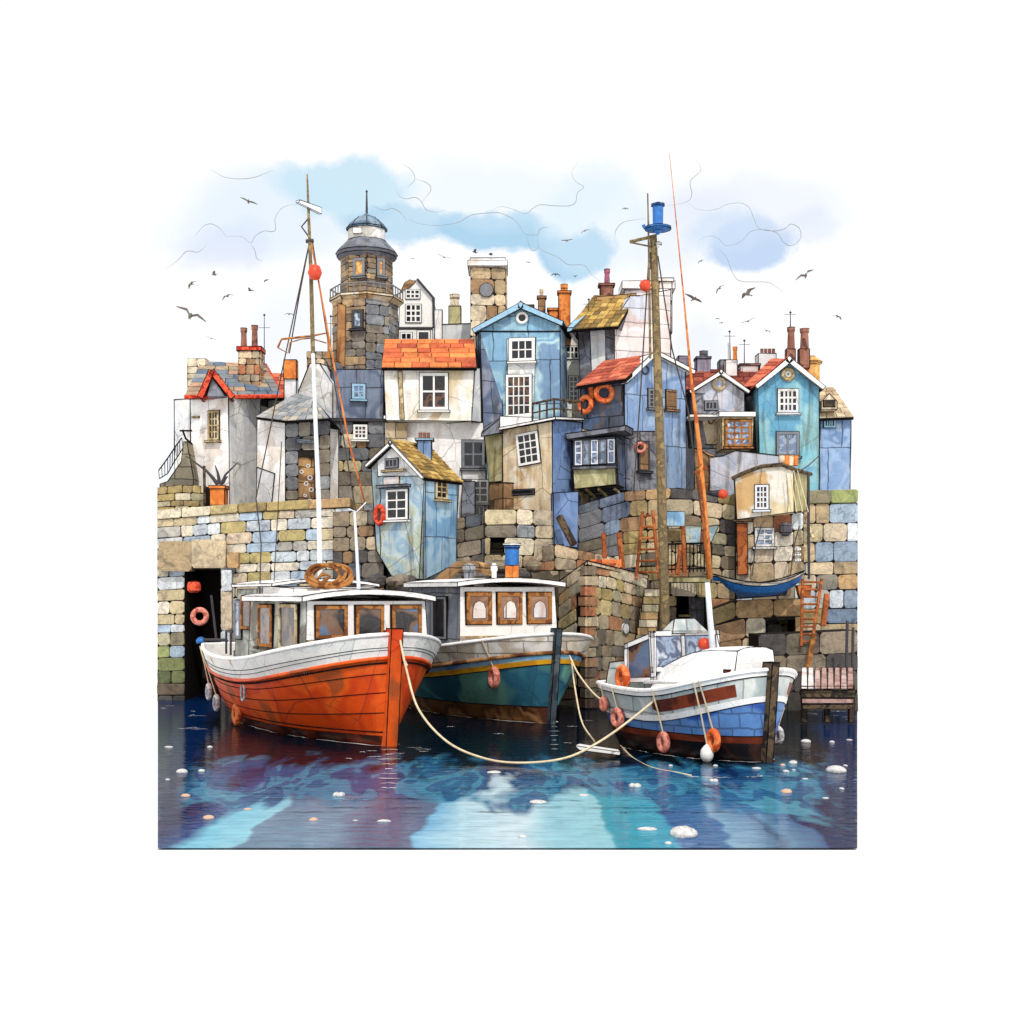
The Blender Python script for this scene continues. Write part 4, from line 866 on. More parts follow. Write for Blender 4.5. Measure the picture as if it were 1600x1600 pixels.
# yellow bay house on its stone lower floor
t, f = house('yellow_bay_house', 'curved cream yellow bay with barred window standing on a stone lower storey', (1147, 38.0), (1240, 37.5), [(1151, 812), (1241, 800), (1240, 735), (1222, 728), (1190, 730), (1147, 746)], 2, 'w_yellow')
f2, _ = sub(t, (1240, 37.5), (1264, 38.6), [(1241, 800), (1260, 798), (1262, 740), (1240, 735)], 1, 'w_olive')
mb = MB().tube([f.at(*p)+f.N*.06 for p in ((1144, 748), (1165, 738), (1190, 729), (1222, 726), (1242, 734))]+[f2.at(1264, 741)+f2.N*.06], .06, 6); mb.build('roof_edge', ['wood_dark'], t)
fwin(t, f, 1180, 758, 1201, 796, 3, 4, fw=.06, gm='glass_warm', fm='white_metal')
for x in (1222, 1229, 1236, 1243):
    MB().lathe(P3(x, 728, 38.4), [(.07, 0), (.09, .3), (.1, .32), (.05, .32)], 10).build('chimney_pot', ['w_pot' if x % 2 else 'w_tan'], t, ink=.008, ang=.7)
fl = FP((1150, 38.25), (1256, 38.1)); mb = MB(); T2 = upr(fl, [(1150, 812), (1256, 800)]); B2 = upr(fl, [(1150, 945), (1256, 945)]); H2 = [hpx(fl, 1180, 826, 1208, 853)]
stones(mb, fl, T2, B2, .5, 'sand', H2, palf=lambda u, z: R_.choice(['sand', 'warm', 'ochre', 'quay']), wmin=.4, wmax=.9, out=.05, wet=False); core(mb, fl, T2, B2, [], .35, 1); mb.build('lower_storey', ['stone', 'mortar'], t)
fwin(t, fl, 1179, 825, 1209, 854, 2, 3, fw=.06, fm='w_greywhite', gm='glass_pale', out=.12)
MB().extrude([fl.at(*p)+fl.N*.14 for p in ((1152, 898), (1168, 898), (1167, 818), (1150, 818))], -fl.N*.2).build('orange_pillar', ['wood_orange'], t, ink=.014)
MB().obox(fl.at(1160, 814), fl.R, UP, fl.N, .55, .07, 0, .25).build('ledge', ['w_brown'], t, ink=.01)
mb = MB().lathe(fl.at(1226, 822)+fl.N*.2, [(.1, -.3), (.19, -.2), (.2, 0), (.16, .06), (.08, .1)], 12); solo(mb, 'wall_lamp', ['w_slate'], 'rounded grey hanging lamp below the yellow bay', 'lamp', ink=.01)
# ================================================================== brown stone boathouse in the middle
t = thing('brick_boathouse', 'brown stone boathouse corner with orange quoins and a dark slot door', 'boathouse', P3(918, 1108, 36.0))
fa = FP((874, 37.6), (918, 35.9)); fc = FP((918, 35.9), (1010, 38.2))
mb = MB(); Ta = upr(fa, [(874, 914), (896, 892), (918, 880)]); Ba = upr(fa, [(874, 1112), (918, 1114)]); Ha = [hpx(fa, 901, 932, 914, 1114)]
stones(mb, fa, Ta, Ba, .36, 'warm', Ha, wmin=.5, wmax=1.1, out=.04, palf=lambda u, z: R_.choice(['warm', 'warm', 'ochre'])); core(mb, fa, Ta, Ba, Ha, .14, 1)
Tc = upr(fc, [(918, 880), (950, 884), (1010, 905)]); Bc = upr(fc, [(918, 1114), (1010, 1104)])
stones(mb, fc, Tc, Bc, .34, 'ochre', wmin=.35, wmax=.7, out=.05, palf=lambda u, z: R_.choice(['warm', 'ochre', 'ochre']) if z > 2.6 else R_.choice(['warm', 'warm', 'dark'])); core(mb, fc, Tc, Bc, [], .14, 1)
mb.build('masonry', ['stone', 'mortar'], t)
mb = MB(); mb.hexa([P3(872, 916, 37.8), P3(918, 882, 35.8), P3(1012, 905, 38.3), P3(960, 890, 40)], [P3(871, 910, 37.8), P3(918, 876, 35.8), P3(1014, 899, 38.3), P3(960, 884, 40)]); mb.build('roof_slab', ['w_tan'], t, ink=.02)
mb = MB()
for i in range(14):
    y = 884+i*16; z0, z1 = P3(918, y+15, 35.85).z, P3(918, y, 35.85).z
    c = pal('warm', z0); l = .28+.12*(i % 2)
    for ff, s0, s1 in ((fa, fa.len-l, fa.len+.03), (fc, -.03, l)): mb.extrude([ff.pt(s0, z0+.012)+ff.N*.09, ff.pt(s1, z0+.012)+ff.N*.09, ff.pt(s1, z1-.012)+ff.N*.09, ff.pt(s0, z1-.012)+ff.N*.09], -ff.N*.15, 0, c)
mb.build('quoin', ['stone'], t)
MB().lathe(fc.at(974, 982)+fc.N*.02, [(.16, 0), (.16, .08), (.03, .09)], 14, axis=fc.N).build('round_plaque', ['w_greywhite'], t, ink=.012)
mb = MB()
for k, (y, pk_) in enumerate(((876, 't_orange'), (882, 't_orange'))):
    for i in range(5):
        a = 922+i*10; mb.hexa([P3(a, y+4, 37.2-k*.4), P3(a+9, y+4, 37.3-k*.4), P3(a+9, y+4, 37.9-k*.4), P3(a, y+4, 37.8-k*.4)], [P3(a, y-2, 37.2-k*.4), P3(a+9, y-2, 37.3-k*.4), P3(a+9, y-2, 37.9-k*.4), P3(a, y-2, 37.8-k*.4)], 0, pal(pk_, 9, False))
mb.build('brick_ridge', ['tile'], t)
# stone parapet above it
stonewall('brick_parapet', 'short brown brick parapet slanting down behind the boathouse roof', (836, 38.2), (866, 37.6), [(836, 856), (866, 850)], [(836, 892), (866, 892)], [], .3, 'warm', thick=.4, wmin=.3, wmax=.5)
stonewall('brick_parapet', 'long tapering brown parapet running right behind the boathouse', (866, 37.6), (962, 38.4), [(866, 850), (962, 872)], [(866, 890), (962, 890)], [], .3, 'warm', thick=.4, wmin=.5, wmax=.9)
mb = MB().tube([P3(874, 808, 38.2), P3(896, 850, 37.7)], .12, 8); solo(mb, 'leaning_beam', ['wood_dark'], 'thick dark beam leaning on the blue wall behind the parapet', 'beam', ink=.0)
# steps up the quay
st = MB()
for i in range(11):
    y = 1040-i*12; d = 36.6+i*.12; a, b = 985+i*2.2, 1020+i*1.2
    st.hexa([P3(a, y+40, d), P3(b, y+40, d), P3(b, y+40, d+.5), P3(a, y+40, d+.5)], [P3(a, y, d), P3(b, y, d), P3(b, y, d+.5), P3(a, y, d+.5)], 0, pal('ochre' if i > 3 else 'dark', 5 if i > 3 else 1.2))
solo(st, 'stone_steps', ['stone'], 'narrow ochre stone steps climbing right of the boathouse', 'steps', ink=.012)
# ------------------------------------------------------------------ hull washes
W('h_orange', [(232, 80, 14), (218, 70, 14), (236, 94, 24), (176, 82, 36)], scale=.45, crack=.35, ink=.5, rough=.5, spec=.3)
W('h_boot', [(60, 26, 18), (110, 40, 18), (40, 24, 22)], scale=1.2, rough=.5, spec=.3)
W('h_white', [(240, 238, 234), (226, 228, 226), (248, 246, 242), (206, 212, 208)], scale=.5, crack=.35, ink=.3, rough=.5)
W('h_teal', [(56, 120, 136), (78, 146, 150), (44, 100, 124), (104, 160, 146)], scale=.5, crack=.3, ink=.5, rough=.5, spec=.3)
W('h_skyblue', [(110, 164, 206), (140, 188, 216), (92, 146, 196)], scale=.8, rough=.5)
W('h_yellow', [(226, 168, 40), (210, 146, 30)], scale=1.2, rough=.5)
W('h_brown', [(150, 104, 64), (120, 78, 46), (176, 130, 86), (90, 50, 34)], scale=.8, crack=.5, ink=.6)
W('h_taupe', [(216, 208, 194), (200, 188, 170), (234, 230, 222)], scale=.8, seam=(1.1, .3), ink=.6, grime=.1)
W('h_blue', [(62, 108, 190), (84, 132, 206), (48, 90, 170), (96, 140, 200)], scale=.7, seam=(.5, .3), ink=.5, rough=.5, spec=.3)
W('h_grey', [(198, 206, 204), (216, 220, 216), (176, 188, 190)], scale=.7, seam=(.6, .8), ink=.5)
W('h_black', [(26, 22, 24), (60, 32, 24), (22, 20, 24)], scale=1.0, rough=.4, spec=.4)
W('h_redbrown', [(110, 48, 30), (136, 62, 38), (90, 40, 30)], scale=1.0, rough=.5)
W('c_white', [(250, 249, 247), (246, 244, 242), (252, 250, 248)], scale=.5, crack=.3, ink=.25, rough=.5, grime=.08)
W('c_grey', [(130, 136, 148), (110, 116, 130), (150, 152, 156)], scale=.7, seam=(.8, 1.2), ink=.7, rough=.6)
W('c_sage', [(176, 178, 166), (150, 154, 148), (196, 200, 190), (132, 128, 120)], scale=.7, crack=.6, ink=.6)
W('h_stem', [(70, 84, 92), (54, 64, 72), (92, 104, 108)], scale=1.5)
class Hull:
    """local frame: stem at the waterline is the origin, bow towards +x, stern at x=-L, up z"""
    def __init__(s, L, B, zb, zm, zs, rake=.12, kb=.62, tail=.78, p0=.95, p1=.42, bluff=.5, peak=.42):
        s.keel = lambda t: -.45
        s.L, s.B, s.zb, s.zm, s.zs, s.rake, s.kb, s.tail, s.p0, s.p1, s.bluff, s.peak = L, B, zb, zm, zs, rake, kb, tail, p0, p1, bluff, peak
    def rail(s, t):
        m = .58
        return s.zm+(s.zb-s.zm)*((m-t)/m)**1.9 if t < m else s.zm+(s.zs-s.zm)*((t-m)/(1-m))**1.8
    def half(s, t):
        r = math.sin(math.pi/2*min(1, t/s.peak))**s.bluff if t > 0 else .0
        if t > .55: r *= 1-(1-s.tail)*((t-.55)/.45)**2.2
        return s.B/2*r+.03
    def p(s, t, v, side):               # v 0 keel .. 1 rail
        zk = s.keel(t); z = zk+(s.rail(t)-zk)*v
        w = min(1, t/.45); pw = s.p0+(s.p1-s.p0)*w
        y = s.half(t)*max(v, 0)**pw
        if t < .3: y *= (1-(1-v)*.25*(1-t/.3))
        x = -t*s.L+s.rake*v*(1-t)**3+(.25*(1-v))*(t**6)
        return Vector((x, side*y, z))
    def vz(s, t, z): return (z-s.keel(t))/(s.rail(t)-s.keel(t))
    def strip(s, mb, v0, v1, mat, n=26, m=3, out=0, col=(1, 1, 1), fz=None):
        """v0,v1 callables of t giving the lower and upper edge"""
        for sd in (-1, 1):
            vs = []
            for i in range(n+1):
                t = (i/n)**1.35
                for j in range(m+1):
                    v = v0(t)+(v1(t)-v0(t))*j/m; q = s.p(t, v, sd); vs.append(q+Vector((0, sd*out, 0)))
            fs = []
            for i in range(n):
                for j in range(m):
                    a = i*(m+1)+j; b = a+m+1; f = (a, b, b+1, a+1); fs.append(f if sd < 0 else f[::-1])
            mb.add(vs, fs, mat, col)
        # transom piece
        vs = []; k = 6
        for j in range(m+1):
            v = v0(1)+(v1(1)-v0(1))*j/m; l = s.p(1, v, -1); r = s.p(1, v, 1)
            for i in range(k+1):
                q = l.lerp(r, i/k); q.x -= .22*(1-(2*i/k-1)**2)+out; vs.append(q)
        mb.add(vs, [(j*(k+1)+i, j*(k+1)+i+1, (j+1)*(k+1)+i+1, (j+1)*(k+1)+i) for j in range(m) for i in range(k)], mat, col)
    def line(s, mb, v, r, mat=0, n=30, out=.01, t0=0, t1=1, wrap=True):
        pts = []
        for i in range(n+1): t = t0+(t1-t0)*(i/n)**1.3; pts.append(s.p(t, v(t), -1)+Vector((0, -out, 0)))
        tr = []
        if wrap and t1 == 1:
            l, rr_ = s.p(1, v(1), -1), s.p(1, v(1), 1)
            for i in range(1, 6): q = l.lerp(rr_, i/6); q.x -= .22*(1-(2*i/6-1)**2)+out; tr.append(q)
            pts2 = []
            for i in range(n+1): t = t0+(t1-t0)*(i/n)**1.3; pts2.append(s.p(t, v(t), 1)+Vector((0, out, 0)))
            mb.tube(pts+tr+pts2[::-1], r, 6, mat)
        else: mb.tube(pts, r, 6, mat)
def place(t, px, py_w, d, theta):
    t.location = (P3(px, HOR, d).x, d, 0.0)
    a = math.radians(theta); t.rotation_euler = (0, 0, math.atan2(-math.cos(a), math.sin(a)))
    t['th'] = theta
def to_world(t, v):
    return Matrix.Rotation(t.rotation_euler[2], 4, 'Z') @ Vector(v)+Vector(t.location)
X, Y = Vector((1, 0, 0)), Vector((0, 1, 0))
def cabin(t, x0, x1, hw, z0, z1, mats, taper=.06, name='cabin', ink=.011, fr=.0, hw2=None):
    """x1 the front; mats: (side, front)"""
    h2 = hw2 or hw; q = taper
    b = [Vector((x0, -h2, z0)), Vector((x1, -hw, z0)), Vector((x1, hw, z0)), Vector((x0, h2, z0))]
    u = [Vector((x0+q*.3, -h2+q, z1)), Vector((x1-fr, -hw+q, z1)), Vector((x1-fr, hw-q, z1)), Vector((x0+q*.3, h2-q, z1))]
    mb = MB(); mb.add(b+u, [(3, 2, 1, 0), (4, 5, 6, 7), (0, 1, 5, 4), (2, 3, 7, 6), (3, 0, 4, 7)], 0); mb.add(b+u, [(1, 2, 6, 5)], 1)
    return mb.build(name, list(mats), t, ink=ink)
def cab_roof(t, x0, x1, hw, z, camber=.16, th=.08, over=.12, mat='c_white', name='cabin_roof', rise=0., hw2=None, nose=.0):
    mb = MB(); n = 12; m = 8; top = []; bot = []
    for j in range(m+1):
        for i in range(n+1):
            s_ = 2*i/n-1; f_ = j/m; w = (hw2 or hw)*(1-f_)+hw*f_+over
            xx = x0-over+(x1-x0+2*over)*f_+(nose*(1-s_*s_) if j == m else 0)
            zz = z+camber*(1-s_*s_)+rise*f_
            top.append(Vector((xx, s_*w, zz+th))); bot.append(Vector((xx, s_*w, zz)))
    k = len(top); vs = top+bot; fs = []
    for j in range(m):
        for i in range(n):
            a = j*(n+1)+i; b = a+n+1; fs.append((a, b, b+1, a+1)[::-1]); fs.append((a+k, b+k, b+1+k, a+1+k))
    for j in range(m):
        a = j*(n+1); b = a+n+1; fs.append((a, a+k, b+k, b)[::-1]); a += n; b += n; fs.append((a, b, b+k, a+k)[::-1])
    for i in range(n): fs.append((i, i+1, i+1+k, i+k)[::-1]); a = m*(n+1)+i; fs.append((a, a+k, a+1+k, a+1)[::-1])
    return mb.add(vs, fs, 0).build(name, [mat], t, ink=.012, ang=1.)
def bwin(parent, c, R, w, h, Nn, nx=1, ny=1, fm='wood', gm='glass_cab', fw=.07, lean=0):
    U = (UP-Nn*0).normalized()
    return window(parent, Vector(c), R, U, Nn, w, h, nx, ny, fm=fm, gm=gm, fw=fw, sill=False, out=.07)
def fender(parent_w, label, c, axis, R, r, mat, rope_to, group, sx=1., cat='fender', kind='tyre'):
    t = thing('tyre_fender' if kind == 'tyre' else 'round_fender', label, cat, c-UP*(R+r), group)
    if kind == 'tyre': MB().torus(c, axis, R, r, 20, 10, sx=sx).build('ring', [mat], t, smooth=True)
    else: MB().lathe(c-UP*R*1.3, [(.01, 0), (R*.6, R*.2), (R*.95, R*.8), (R, R*1.3), (R*.9, R*1.9), (R*.5, R*2.4), (R*.2, R*2.65), (.02, R*2.7)], 14).build('ball', [mat], t, smooth=True)
    mb = MB(); a = Vector(rope_to); b = c+UP*(R if kind == 'tyre' else R*1.3)
    mb.tube([a, a.lerp(b, .5)+Vector((.01, 0, 0)), b], .016, 5); mb.build('lanyard', ['rope'], t)
    return t
def rope(label, pts, r=.028, mat='rope', name='mooring_rope', cat='rope', group=None, n=30):
    # Catmull-Rom through points
    P = [Vector(p) for p in pts]; P = [P[0]*2-P[1]]+P+[P[-1]*2-P[-2]]; out = []
    for i in range(1, len(P)-2):
        k = max(4, n//(len(P)-3))
        for j in range(k):
            u = j/k; a, b, c, d = P[i-1:i+3]
            out.append(.5*((2*b)+(c-a)*u+(2*a-5*b+4*c-d)*u*u+(3*b-a-3*c+d)*u**3))
    out.append(P[-2])
    return solo(MB().tube(out, r, 7), name, [mat], label, cat, group, smooth=True)
# ================================================================== 1 orange boat
ob = thing('fishing_boat', 'bright orange wooden fishing boat with white bulwark, nearest at the left', 'boat', local=True)
H = Hull(7.9, 4.1, 2.38, 1.72, 1.92, rake=.3, tail=.74, p0=.72, peak=.3)
place(ob, 607, 1165, 27.2, 31)
wl = lambda z: (lambda t: H.vz(t, z))
band = lambda t: 1-.50/(H.rail(t)+.45)*(1 if t > .12 else 1)
mb = MB(); H.strip(mb, lambda t: 0, wl(.22), 1, m=3); H.strip(mb, wl(.22), lambda t: band(t), 0, m=6)
for k_ in (.3, .56, .8): H.line(mb, lambda t, k_=k_: H.vz(t, .22)+(band(t)-H.vz(t, .22))*k_, .011, 2, out=.002, wrap=False)
H.line(mb, wl(.3), .016, 2, out=.0)
hull = mb.build('hull', ['h_orange', 'h_boot', 'ink'], ob, smooth=True)
mb = MB(); H.strip(mb, band, lambda t: 1, 0, out=.035, m=2); H.strip(mb, band, lambda t: 1, 0, out=-.06, m=2)
H.line(mb, lambda t: (1+band(t))/2-.01, .008, 1, out=.04)
H.line(mb, lambda t: band(t)+.06, .007, 1, out=.04)
bw = mb.build('bulwark', ['h_white', 'ink'], ob)
mb = MB(); H.line(mb, lambda t: 1, .05, 0, out=.0); mb.build('rail', ['c_white'], ob, smooth=True)
mb = MB(); H.line(mb, lambda t: band(t), .05, 0, out=.03); H.line(mb, lambda t: band(t)-.035, .02, 1, out=.05); mb.build('rubbing_strake', ['h_orange', 'ink'], ob, smooth=True)
def deck(Hh, t_, drop, mat, name='deck'):
    vs = []; n = 20
    for i in range(n+1):
        t = (i/n)**1.3; v = Hh.vz(t, Hh.rail(t)-drop); vs += [Hh.p(t, v, -1), Hh.p(t, v, 1)]
    MB().add(vs, [(2*i, 2*i+1, 2*i+3, 2*i+2)[::-1] for i in range(n)]).build(name, [mat], t_)
deck(H, ob, .42, 'w_brown')
def stem(Hh, t_, mats, w=.17, dz=.22, dep=.22, name='stem_post'):
    mb = MB(); pr = []
    for i in range(9):
        v = i/8*1.0; q = Hh.p(0, v, 1); pr.append(Vector((q.x+.06, 0, q.z)))
    pr.append(pr[-1]+UP*dz+X*.02)
    loop = [p+X*.06 for p in pr]+[p-X*dep for p in pr[::-1]]
    mb.extrude([p-Y*w/2 for p in loop], Y*w); return mb.build(name, mats, t_, ink=.012)
stem(H, ob, ['h_orange'], .27, .12, .2)
# foredeck breast piece
MB().hexa([Vector((-.05, -.12, 1.75)), Vector((-.05, .12, 1.75)), Vector((-.6, .1, 1.75)), Vector((-.6, -.1, 1.75))][::-1], [Vector((.02, -.1, 2.45)), Vector((.02, .1, 2.45)), Vector((-.42, .1, 2.3)), Vector((-.42, -.1, 2.3))][::-1]).build('breasthook', ['h_orange'], ob, ink=.01)
cb = cabin(ob, -4.6, -1.0, 1.48, 1.5, 3.08, ('c_sage', 'c_white'), fr=.06)
cab_roof(ob, -4.6, -1.0, 1.48, 3.06, .15, .12, .12, rise=0)
for i in (-1, 0, 1): bwin(ob, Vector((-1.03, i*.9+.02, 2.62)), Y, .58 if i else .52, .56, X)
for x, w, h in ((-1.95, .9, .86), (-3.4, .7, .82)): bwin(ob, Vector((x, -1.465, 2.5)), X, w, h, -Y, fm='wood_pale' if x > -3 else 'wood', gm='glass_cab')
MB().box((-2.6, -1.5, 1.98), (3.1, .05, .06)).build('cabin_trim', ['wood_dark'], ob)
MB().box((-.97, 0, 2.2), (.05, 2.9, .07)).build('sill_board', ['wood_pale'], ob, ink=.008)
# aft wheelhouse
cabin(ob, -6.1, -4.65, 1.3, 1.4, 3.35, ('c_sage', 'c_white'), name='aft_house')
cab_roof(ob, -6.1, -3.4, 1.3, 3.4, .12, .07, .06, name='aft_roof')
MB().hexa([Vector((-4.3, -1.25, 3.1)), Vector((-2.7, -1.1, 3.12)), Vector((-2.7, 1.1, 3.12)), Vector((-4.3, 1.25, 3.1))], [Vector((-4.3, -1.22, 3.42)), Vector((-2.75, -1.05, 3.36)), Vector((-2.75, 1.05, 3.36)), Vector((-4.3, 1.22, 3.42))]).build('skylight_house', ['c_white'], ob, ink=.011)
bwin(ob, Vector((-5.2, -1.28, 2.78)), X, .6, .66, -Y, fm='wood', gm='glass_warm')
bwin(ob, Vector((-5.82, -1.28, 2.6)), X, .3, .8, -Y, 1, 1, fm='grey_trim', gm='glass_pale')
# stern bench, coaming
mb = MB(); mb.box((-7.0, 0, 1.62), (.7, 1.8, .3)); mb.build('stern_hatch', ['c_grey'], ob, ink=.01)
mb = MB(); mb.lathe((-6.9, -.75, 1.75), [(.22, -.2), (.25, .05), (.15, .2), (.02, .25)], 12); mb.build('bucket', ['c_grey'], ob, smooth=True)
mb = MB(); 
for x, y in ((-6.4, -1.3), (-7.2, -1.15), (-7.7, -.4)): mb.tube([(x, y, 1.7), (x, y, 2.3)], .03, 6)
mb.tube([(-6.2, -1.32, 2.28), (-7.2, -1.15, 2.28), (-7.7, -.4, 2.28), (-7.7, .4, 2.28)], .03, 6); mb.build('stern_rail', ['dark_trim'], ob)
bpy.context.view_layer.update()
# coil of rope on the roof
rc = to_world(ob, (-2.55, -.3, 3.33)); 
mb = MB(); pts = []
for i in range(120):
    a = i/120*math.pi*2*5; r = .5-.05*math.sin(a*.31)-.1*(i/120); pts.append(Vector((math.cos(a)*r+.1*math.sin(a*.2), math.sin(a)*r*.5-.12*i/120, .3+.05*i/120+(.27-.05*(i/120))*math.sin(a+.25*math.sin(a*.4)))))
mb.tube([rc+p for p in pts], .042, 7)
mb.tube([rc+Vector((x, -.1, z)) for x, z in ((-.38, .06), (-.1, .16), (.05, .3), (-.12, .36), (-.25, .2), (-.05, .06), (.3, .1))], .05, 7)
solo(mb, 'rope_coil', ['wood'], 'big coil of thick brown rope lying on the orange boat roof', 'rope coil', smooth=True)
# mast of the orange boat (a part)
inv = (Matrix.Translation(Vector(ob.location)) @ Matrix.Rotation(ob.rotation_euler[2], 4, 'Z')).inverted()
def L3(px, py, d): return inv @ P3(px, py, d)
dm_ = 30.2
mb = MB(); mb.tube([L3(500, 905, dm_), L3(498, 780, dm_)], .06, 8, 0); mb.tube([L3(498, 780, dm_), L3(493, 660, dm_), L3(489, 550, dm_)], [.058, .05, .045], 8, 0)
mb.tube([L3(489, 552, dm_), L3(486, 430, dm_), L3(482, 330, dm_), L3(480, 272, dm_)], [.055, .05, .035, .02], 8, 1)
ms = mb.build('mast', ['white_metal', 'wood_mast'], ob)
mb = MB(); mb.tube([L3(434, 543, dm_), L3(440, 530, dm_), L3(487, 525, dm_), L3(512, 520, dm_), L3(514, 560, dm_)], .03, 6); mb.tube([L3(434, 543, dm_), L3(450, 552, dm_), L3(453, 535, dm_), L3(470, 530, dm_), L3(488, 528, dm_)], .016, 5); mb.tube([L3(490, 530, dm_), L3(510, 536, dm_)], .016, 5)
mb.build('crosstree', ['wood'], ms)
MB().hexa([L3(464, 316, dm_)-X*.05, L3(500, 334, dm_)-X*.05, L3(500, 326, dm_)-X*.05, L3(464, 313, dm_)-X*.05], [L3(464, 318, dm_)+X*.1, L3(500, 336, dm_)+X*.1, L3(500, 326, dm_)+X*.1, L3(466, 314, dm_)+X*.1]).build('masthead_lamp', ['white_metal'], ms, ink=.008)
mb = MB(); mb.tube([L3(483, 340, dm_), L3(471, 354, dm_), L3(484, 372, dm_)], .02, 5); mb.tube([L3(478, 377, dm_), L3(490, 376, dm_)], .05, 6); mb.build('mast_band', ['dark_trim'], ms)
mb = MB()
for a, b in (((484, 376), (400, 778)), ((484, 376), (452, 552)), ((488, 376), (556, 800))): mb.tube([L3(*a, dm_), L3((a[0]+b[0])/2-1, (a[1]+b[1])/2+1, dm_), L3(*b, dm_+.5)], .016, 5)
mb.tube([L3(400, 778, dm_), L3(408, 850, dm_), L3(404, 985, dm_)], .016, 5); mb.tube([L3(440, 690, dm_), L3(424, 985, dm_)], .012, 5)
mb.build('rigging', ['rope_dark'], ms)
MB().tube([L3(486, 376, dm_), L3(520, 560, dm_), L3(545, 690, dm_), L3(570, 785, dm_)], .022, 6).build('orange_stay', ['w_pot'], ms)
t = thing('mast_buoy', 'round red orange buoy hung high on the left mast', 'buoy', P3(492, 438, dm_-.1))
MB().lathe(P3(492, 426, dm_-.15), [(.01, -.18), (.12, -.14), (.17, 0), (.12, .15), (.01, .2)], 14).build('ball', ['ball_red'], t, smooth=True)
mb = MB(); mb.tube([P3(561, 930, 28.6), P3(558, 870, 28.6), P3(554, 800, 28.6)], [.045, .035, .025], 8); mb.tube([P3(545, 795, 28.6), P3(557, 800, 28.6), P3(572, 785, 28.6)], .014, 6)
solo(mb, 'roof_pole', ['white_metal'], 'thin white pole on the orange boat roof in front of the dark pier', 'pole', smooth=True)
# bow handrail line on the orange hull
rope('pale rope running down the orange bow beside the stem', [to_world(ob, (-.05, .12, 2.35)), to_world(ob, (-.03, .35, 1.9)), P3(636, 1040, 27.0)], .02)
# fenders of the orange boat
def hullpt(t_, Hh, t, v, sd, out=.12):
    p = Hh.p(t, v, sd); return to_world(t_, p+Vector((0, sd*out, 0)))
st_n = Matrix.Rotation(ob.rotation_euler[2], 3, 'Z') @ Vector((0, -1, 0))
def hang(t_, Hh, t, z, sd, lab, R, r, mat, grp, out=.16, sx=.75, kind='tyre', yaw=0):
    v = max(.1, Hh.vz(t, z)); c = hullpt(t_, Hh, t, v, sd, out); top = hullpt(t_, Hh, t, 1, sd, .07)
    n = Matrix.Rotation(t_.rotation_euler[2]+yaw, 3, 'Z') @ Vector((0, sd, 0))
    return fender(t_, lab, c, n, R, r, mat, top, grp, sx=sx, kind=kind)
G1 = 'fenders hung along the boats'
hang(ob, H, .72, .28, -1, 'orange ring fender low on the orange hull near its stern', .2, .085, 'tyre_orange', G1, out=.12)
hang(ob, H, .52, .95, -1, 'thin grey loop fender high on the orange hull amidships', .2, .03, 'tyre_grey', G1, out=.06, sx=.6)
hang(ob, H, .97, .72, -1, 'upper grey ring fender dangling off the orange boat stern', .17, .06, 'tyre_grey', G1, out=.28, sx=.6)
hang(ob, H, .93, .45, -1, 'lower grey ring fender dangling off the orange boat stern', .17, .06, 'tyre_grey', G1, out=.24, sx=.8)
# ================================================================== 2 teal boat
tb_ = thing('fishing_boat', 'teal wooden fishing boat with yellow stripe and white cabin, middle of the three', 'boat', local=True)
H2_ = Hull(7.4, 4.4, 2.24, 1.75, 1.9, rake=.34, tail=.78, bluff=.5, p0=.74, peak=.3)
place(tb_, 858, 1130, 32, 30)
wl2 = lambda z: (lambda t: H2_.vz(t, z)); dn = lambda q: (lambda t: 1-q/(H2_.rail(t)+.45))
mb = MB(); H2_.strip(mb, lambda t: 0, wl2(.42), 1, m=3); H2_.strip(mb, wl2(.42), dn(.75), 0, m=5); H2_.strip(mb, dn(.75), dn(.62), 3, m=1, out=.02); H2_.strip(mb, dn(.62), dn(.46), 2, m=1, out=.01)
H2_.line(mb, wl2(.42), .014, 4, out=.0); H2_.line(mb, dn(.75), .012, 4, out=.02)
mb.build('hull', ['h_teal', 'h_brown', 'h_skyblue', 'h_yellow', 'ink'], tb_, smooth=True)
mb = MB(); H2_.strip(mb, dn(.46), lambda t: 1, 0, out=.03, m=2); H2_.strip(mb, dn(.4), lambda t: 1, 0, out=-.05, m=1); mb.build('bulwark', ['h_taupe'], tb_)
mb = MB(); H2_.line(mb, dn(.46), .055, 0, out=.02); mb.build('rubbing_strake', ['h_brown'], tb_, smooth=True)
mb = MB(); H2_.line(mb, lambda t: 1, .045, 0, out=0); mb.build('rail', ['c_white'], tb_, smooth=True)
deck(H2_, tb_, .42, 'w_brown'); stem(H2_, tb_, ['h_stem'], .17, .14, .2)
cabin(tb_, -4.9, -1.95, 1.5, 1.5, 3.42, ('c_grey', 'c_white'), fr=.1)
cab_roof(tb_, -4.9, -1.95, 1.5, 3.42, .12, .12, .14)
for y in (-.92, 0, .92):
    w_ = bwin(tb_, Vector((-2.01, y, 2.86)), Y, .56, .64, X, fm='wood', gm='glass_boat', fw=.09)
    lp = [Vector((-1.955, y+a*.19, 2.86+b)) for a, b in ((-1, -.26), (1, -.26), (1, -.02), (.7, .13), (0, .2), (-.7, .13), (-1, -.02))]
    MB().extrude(lp, Vector((-.02, 0, 0))).build('blind', ['w_pink'], w_, ink=.006)
bwin(tb_, Vector((-3.1, -1.48, 2.6)), X, .7, 1.0, -Y, fm='grey_trim', gm='glass', fw=.05)
MB().box((-1.92, 0, 2.12), (.05, 2.96, .05)).build('cabin_trim', ['wood_pale'], tb_)
bpy.context.view_layer.update()
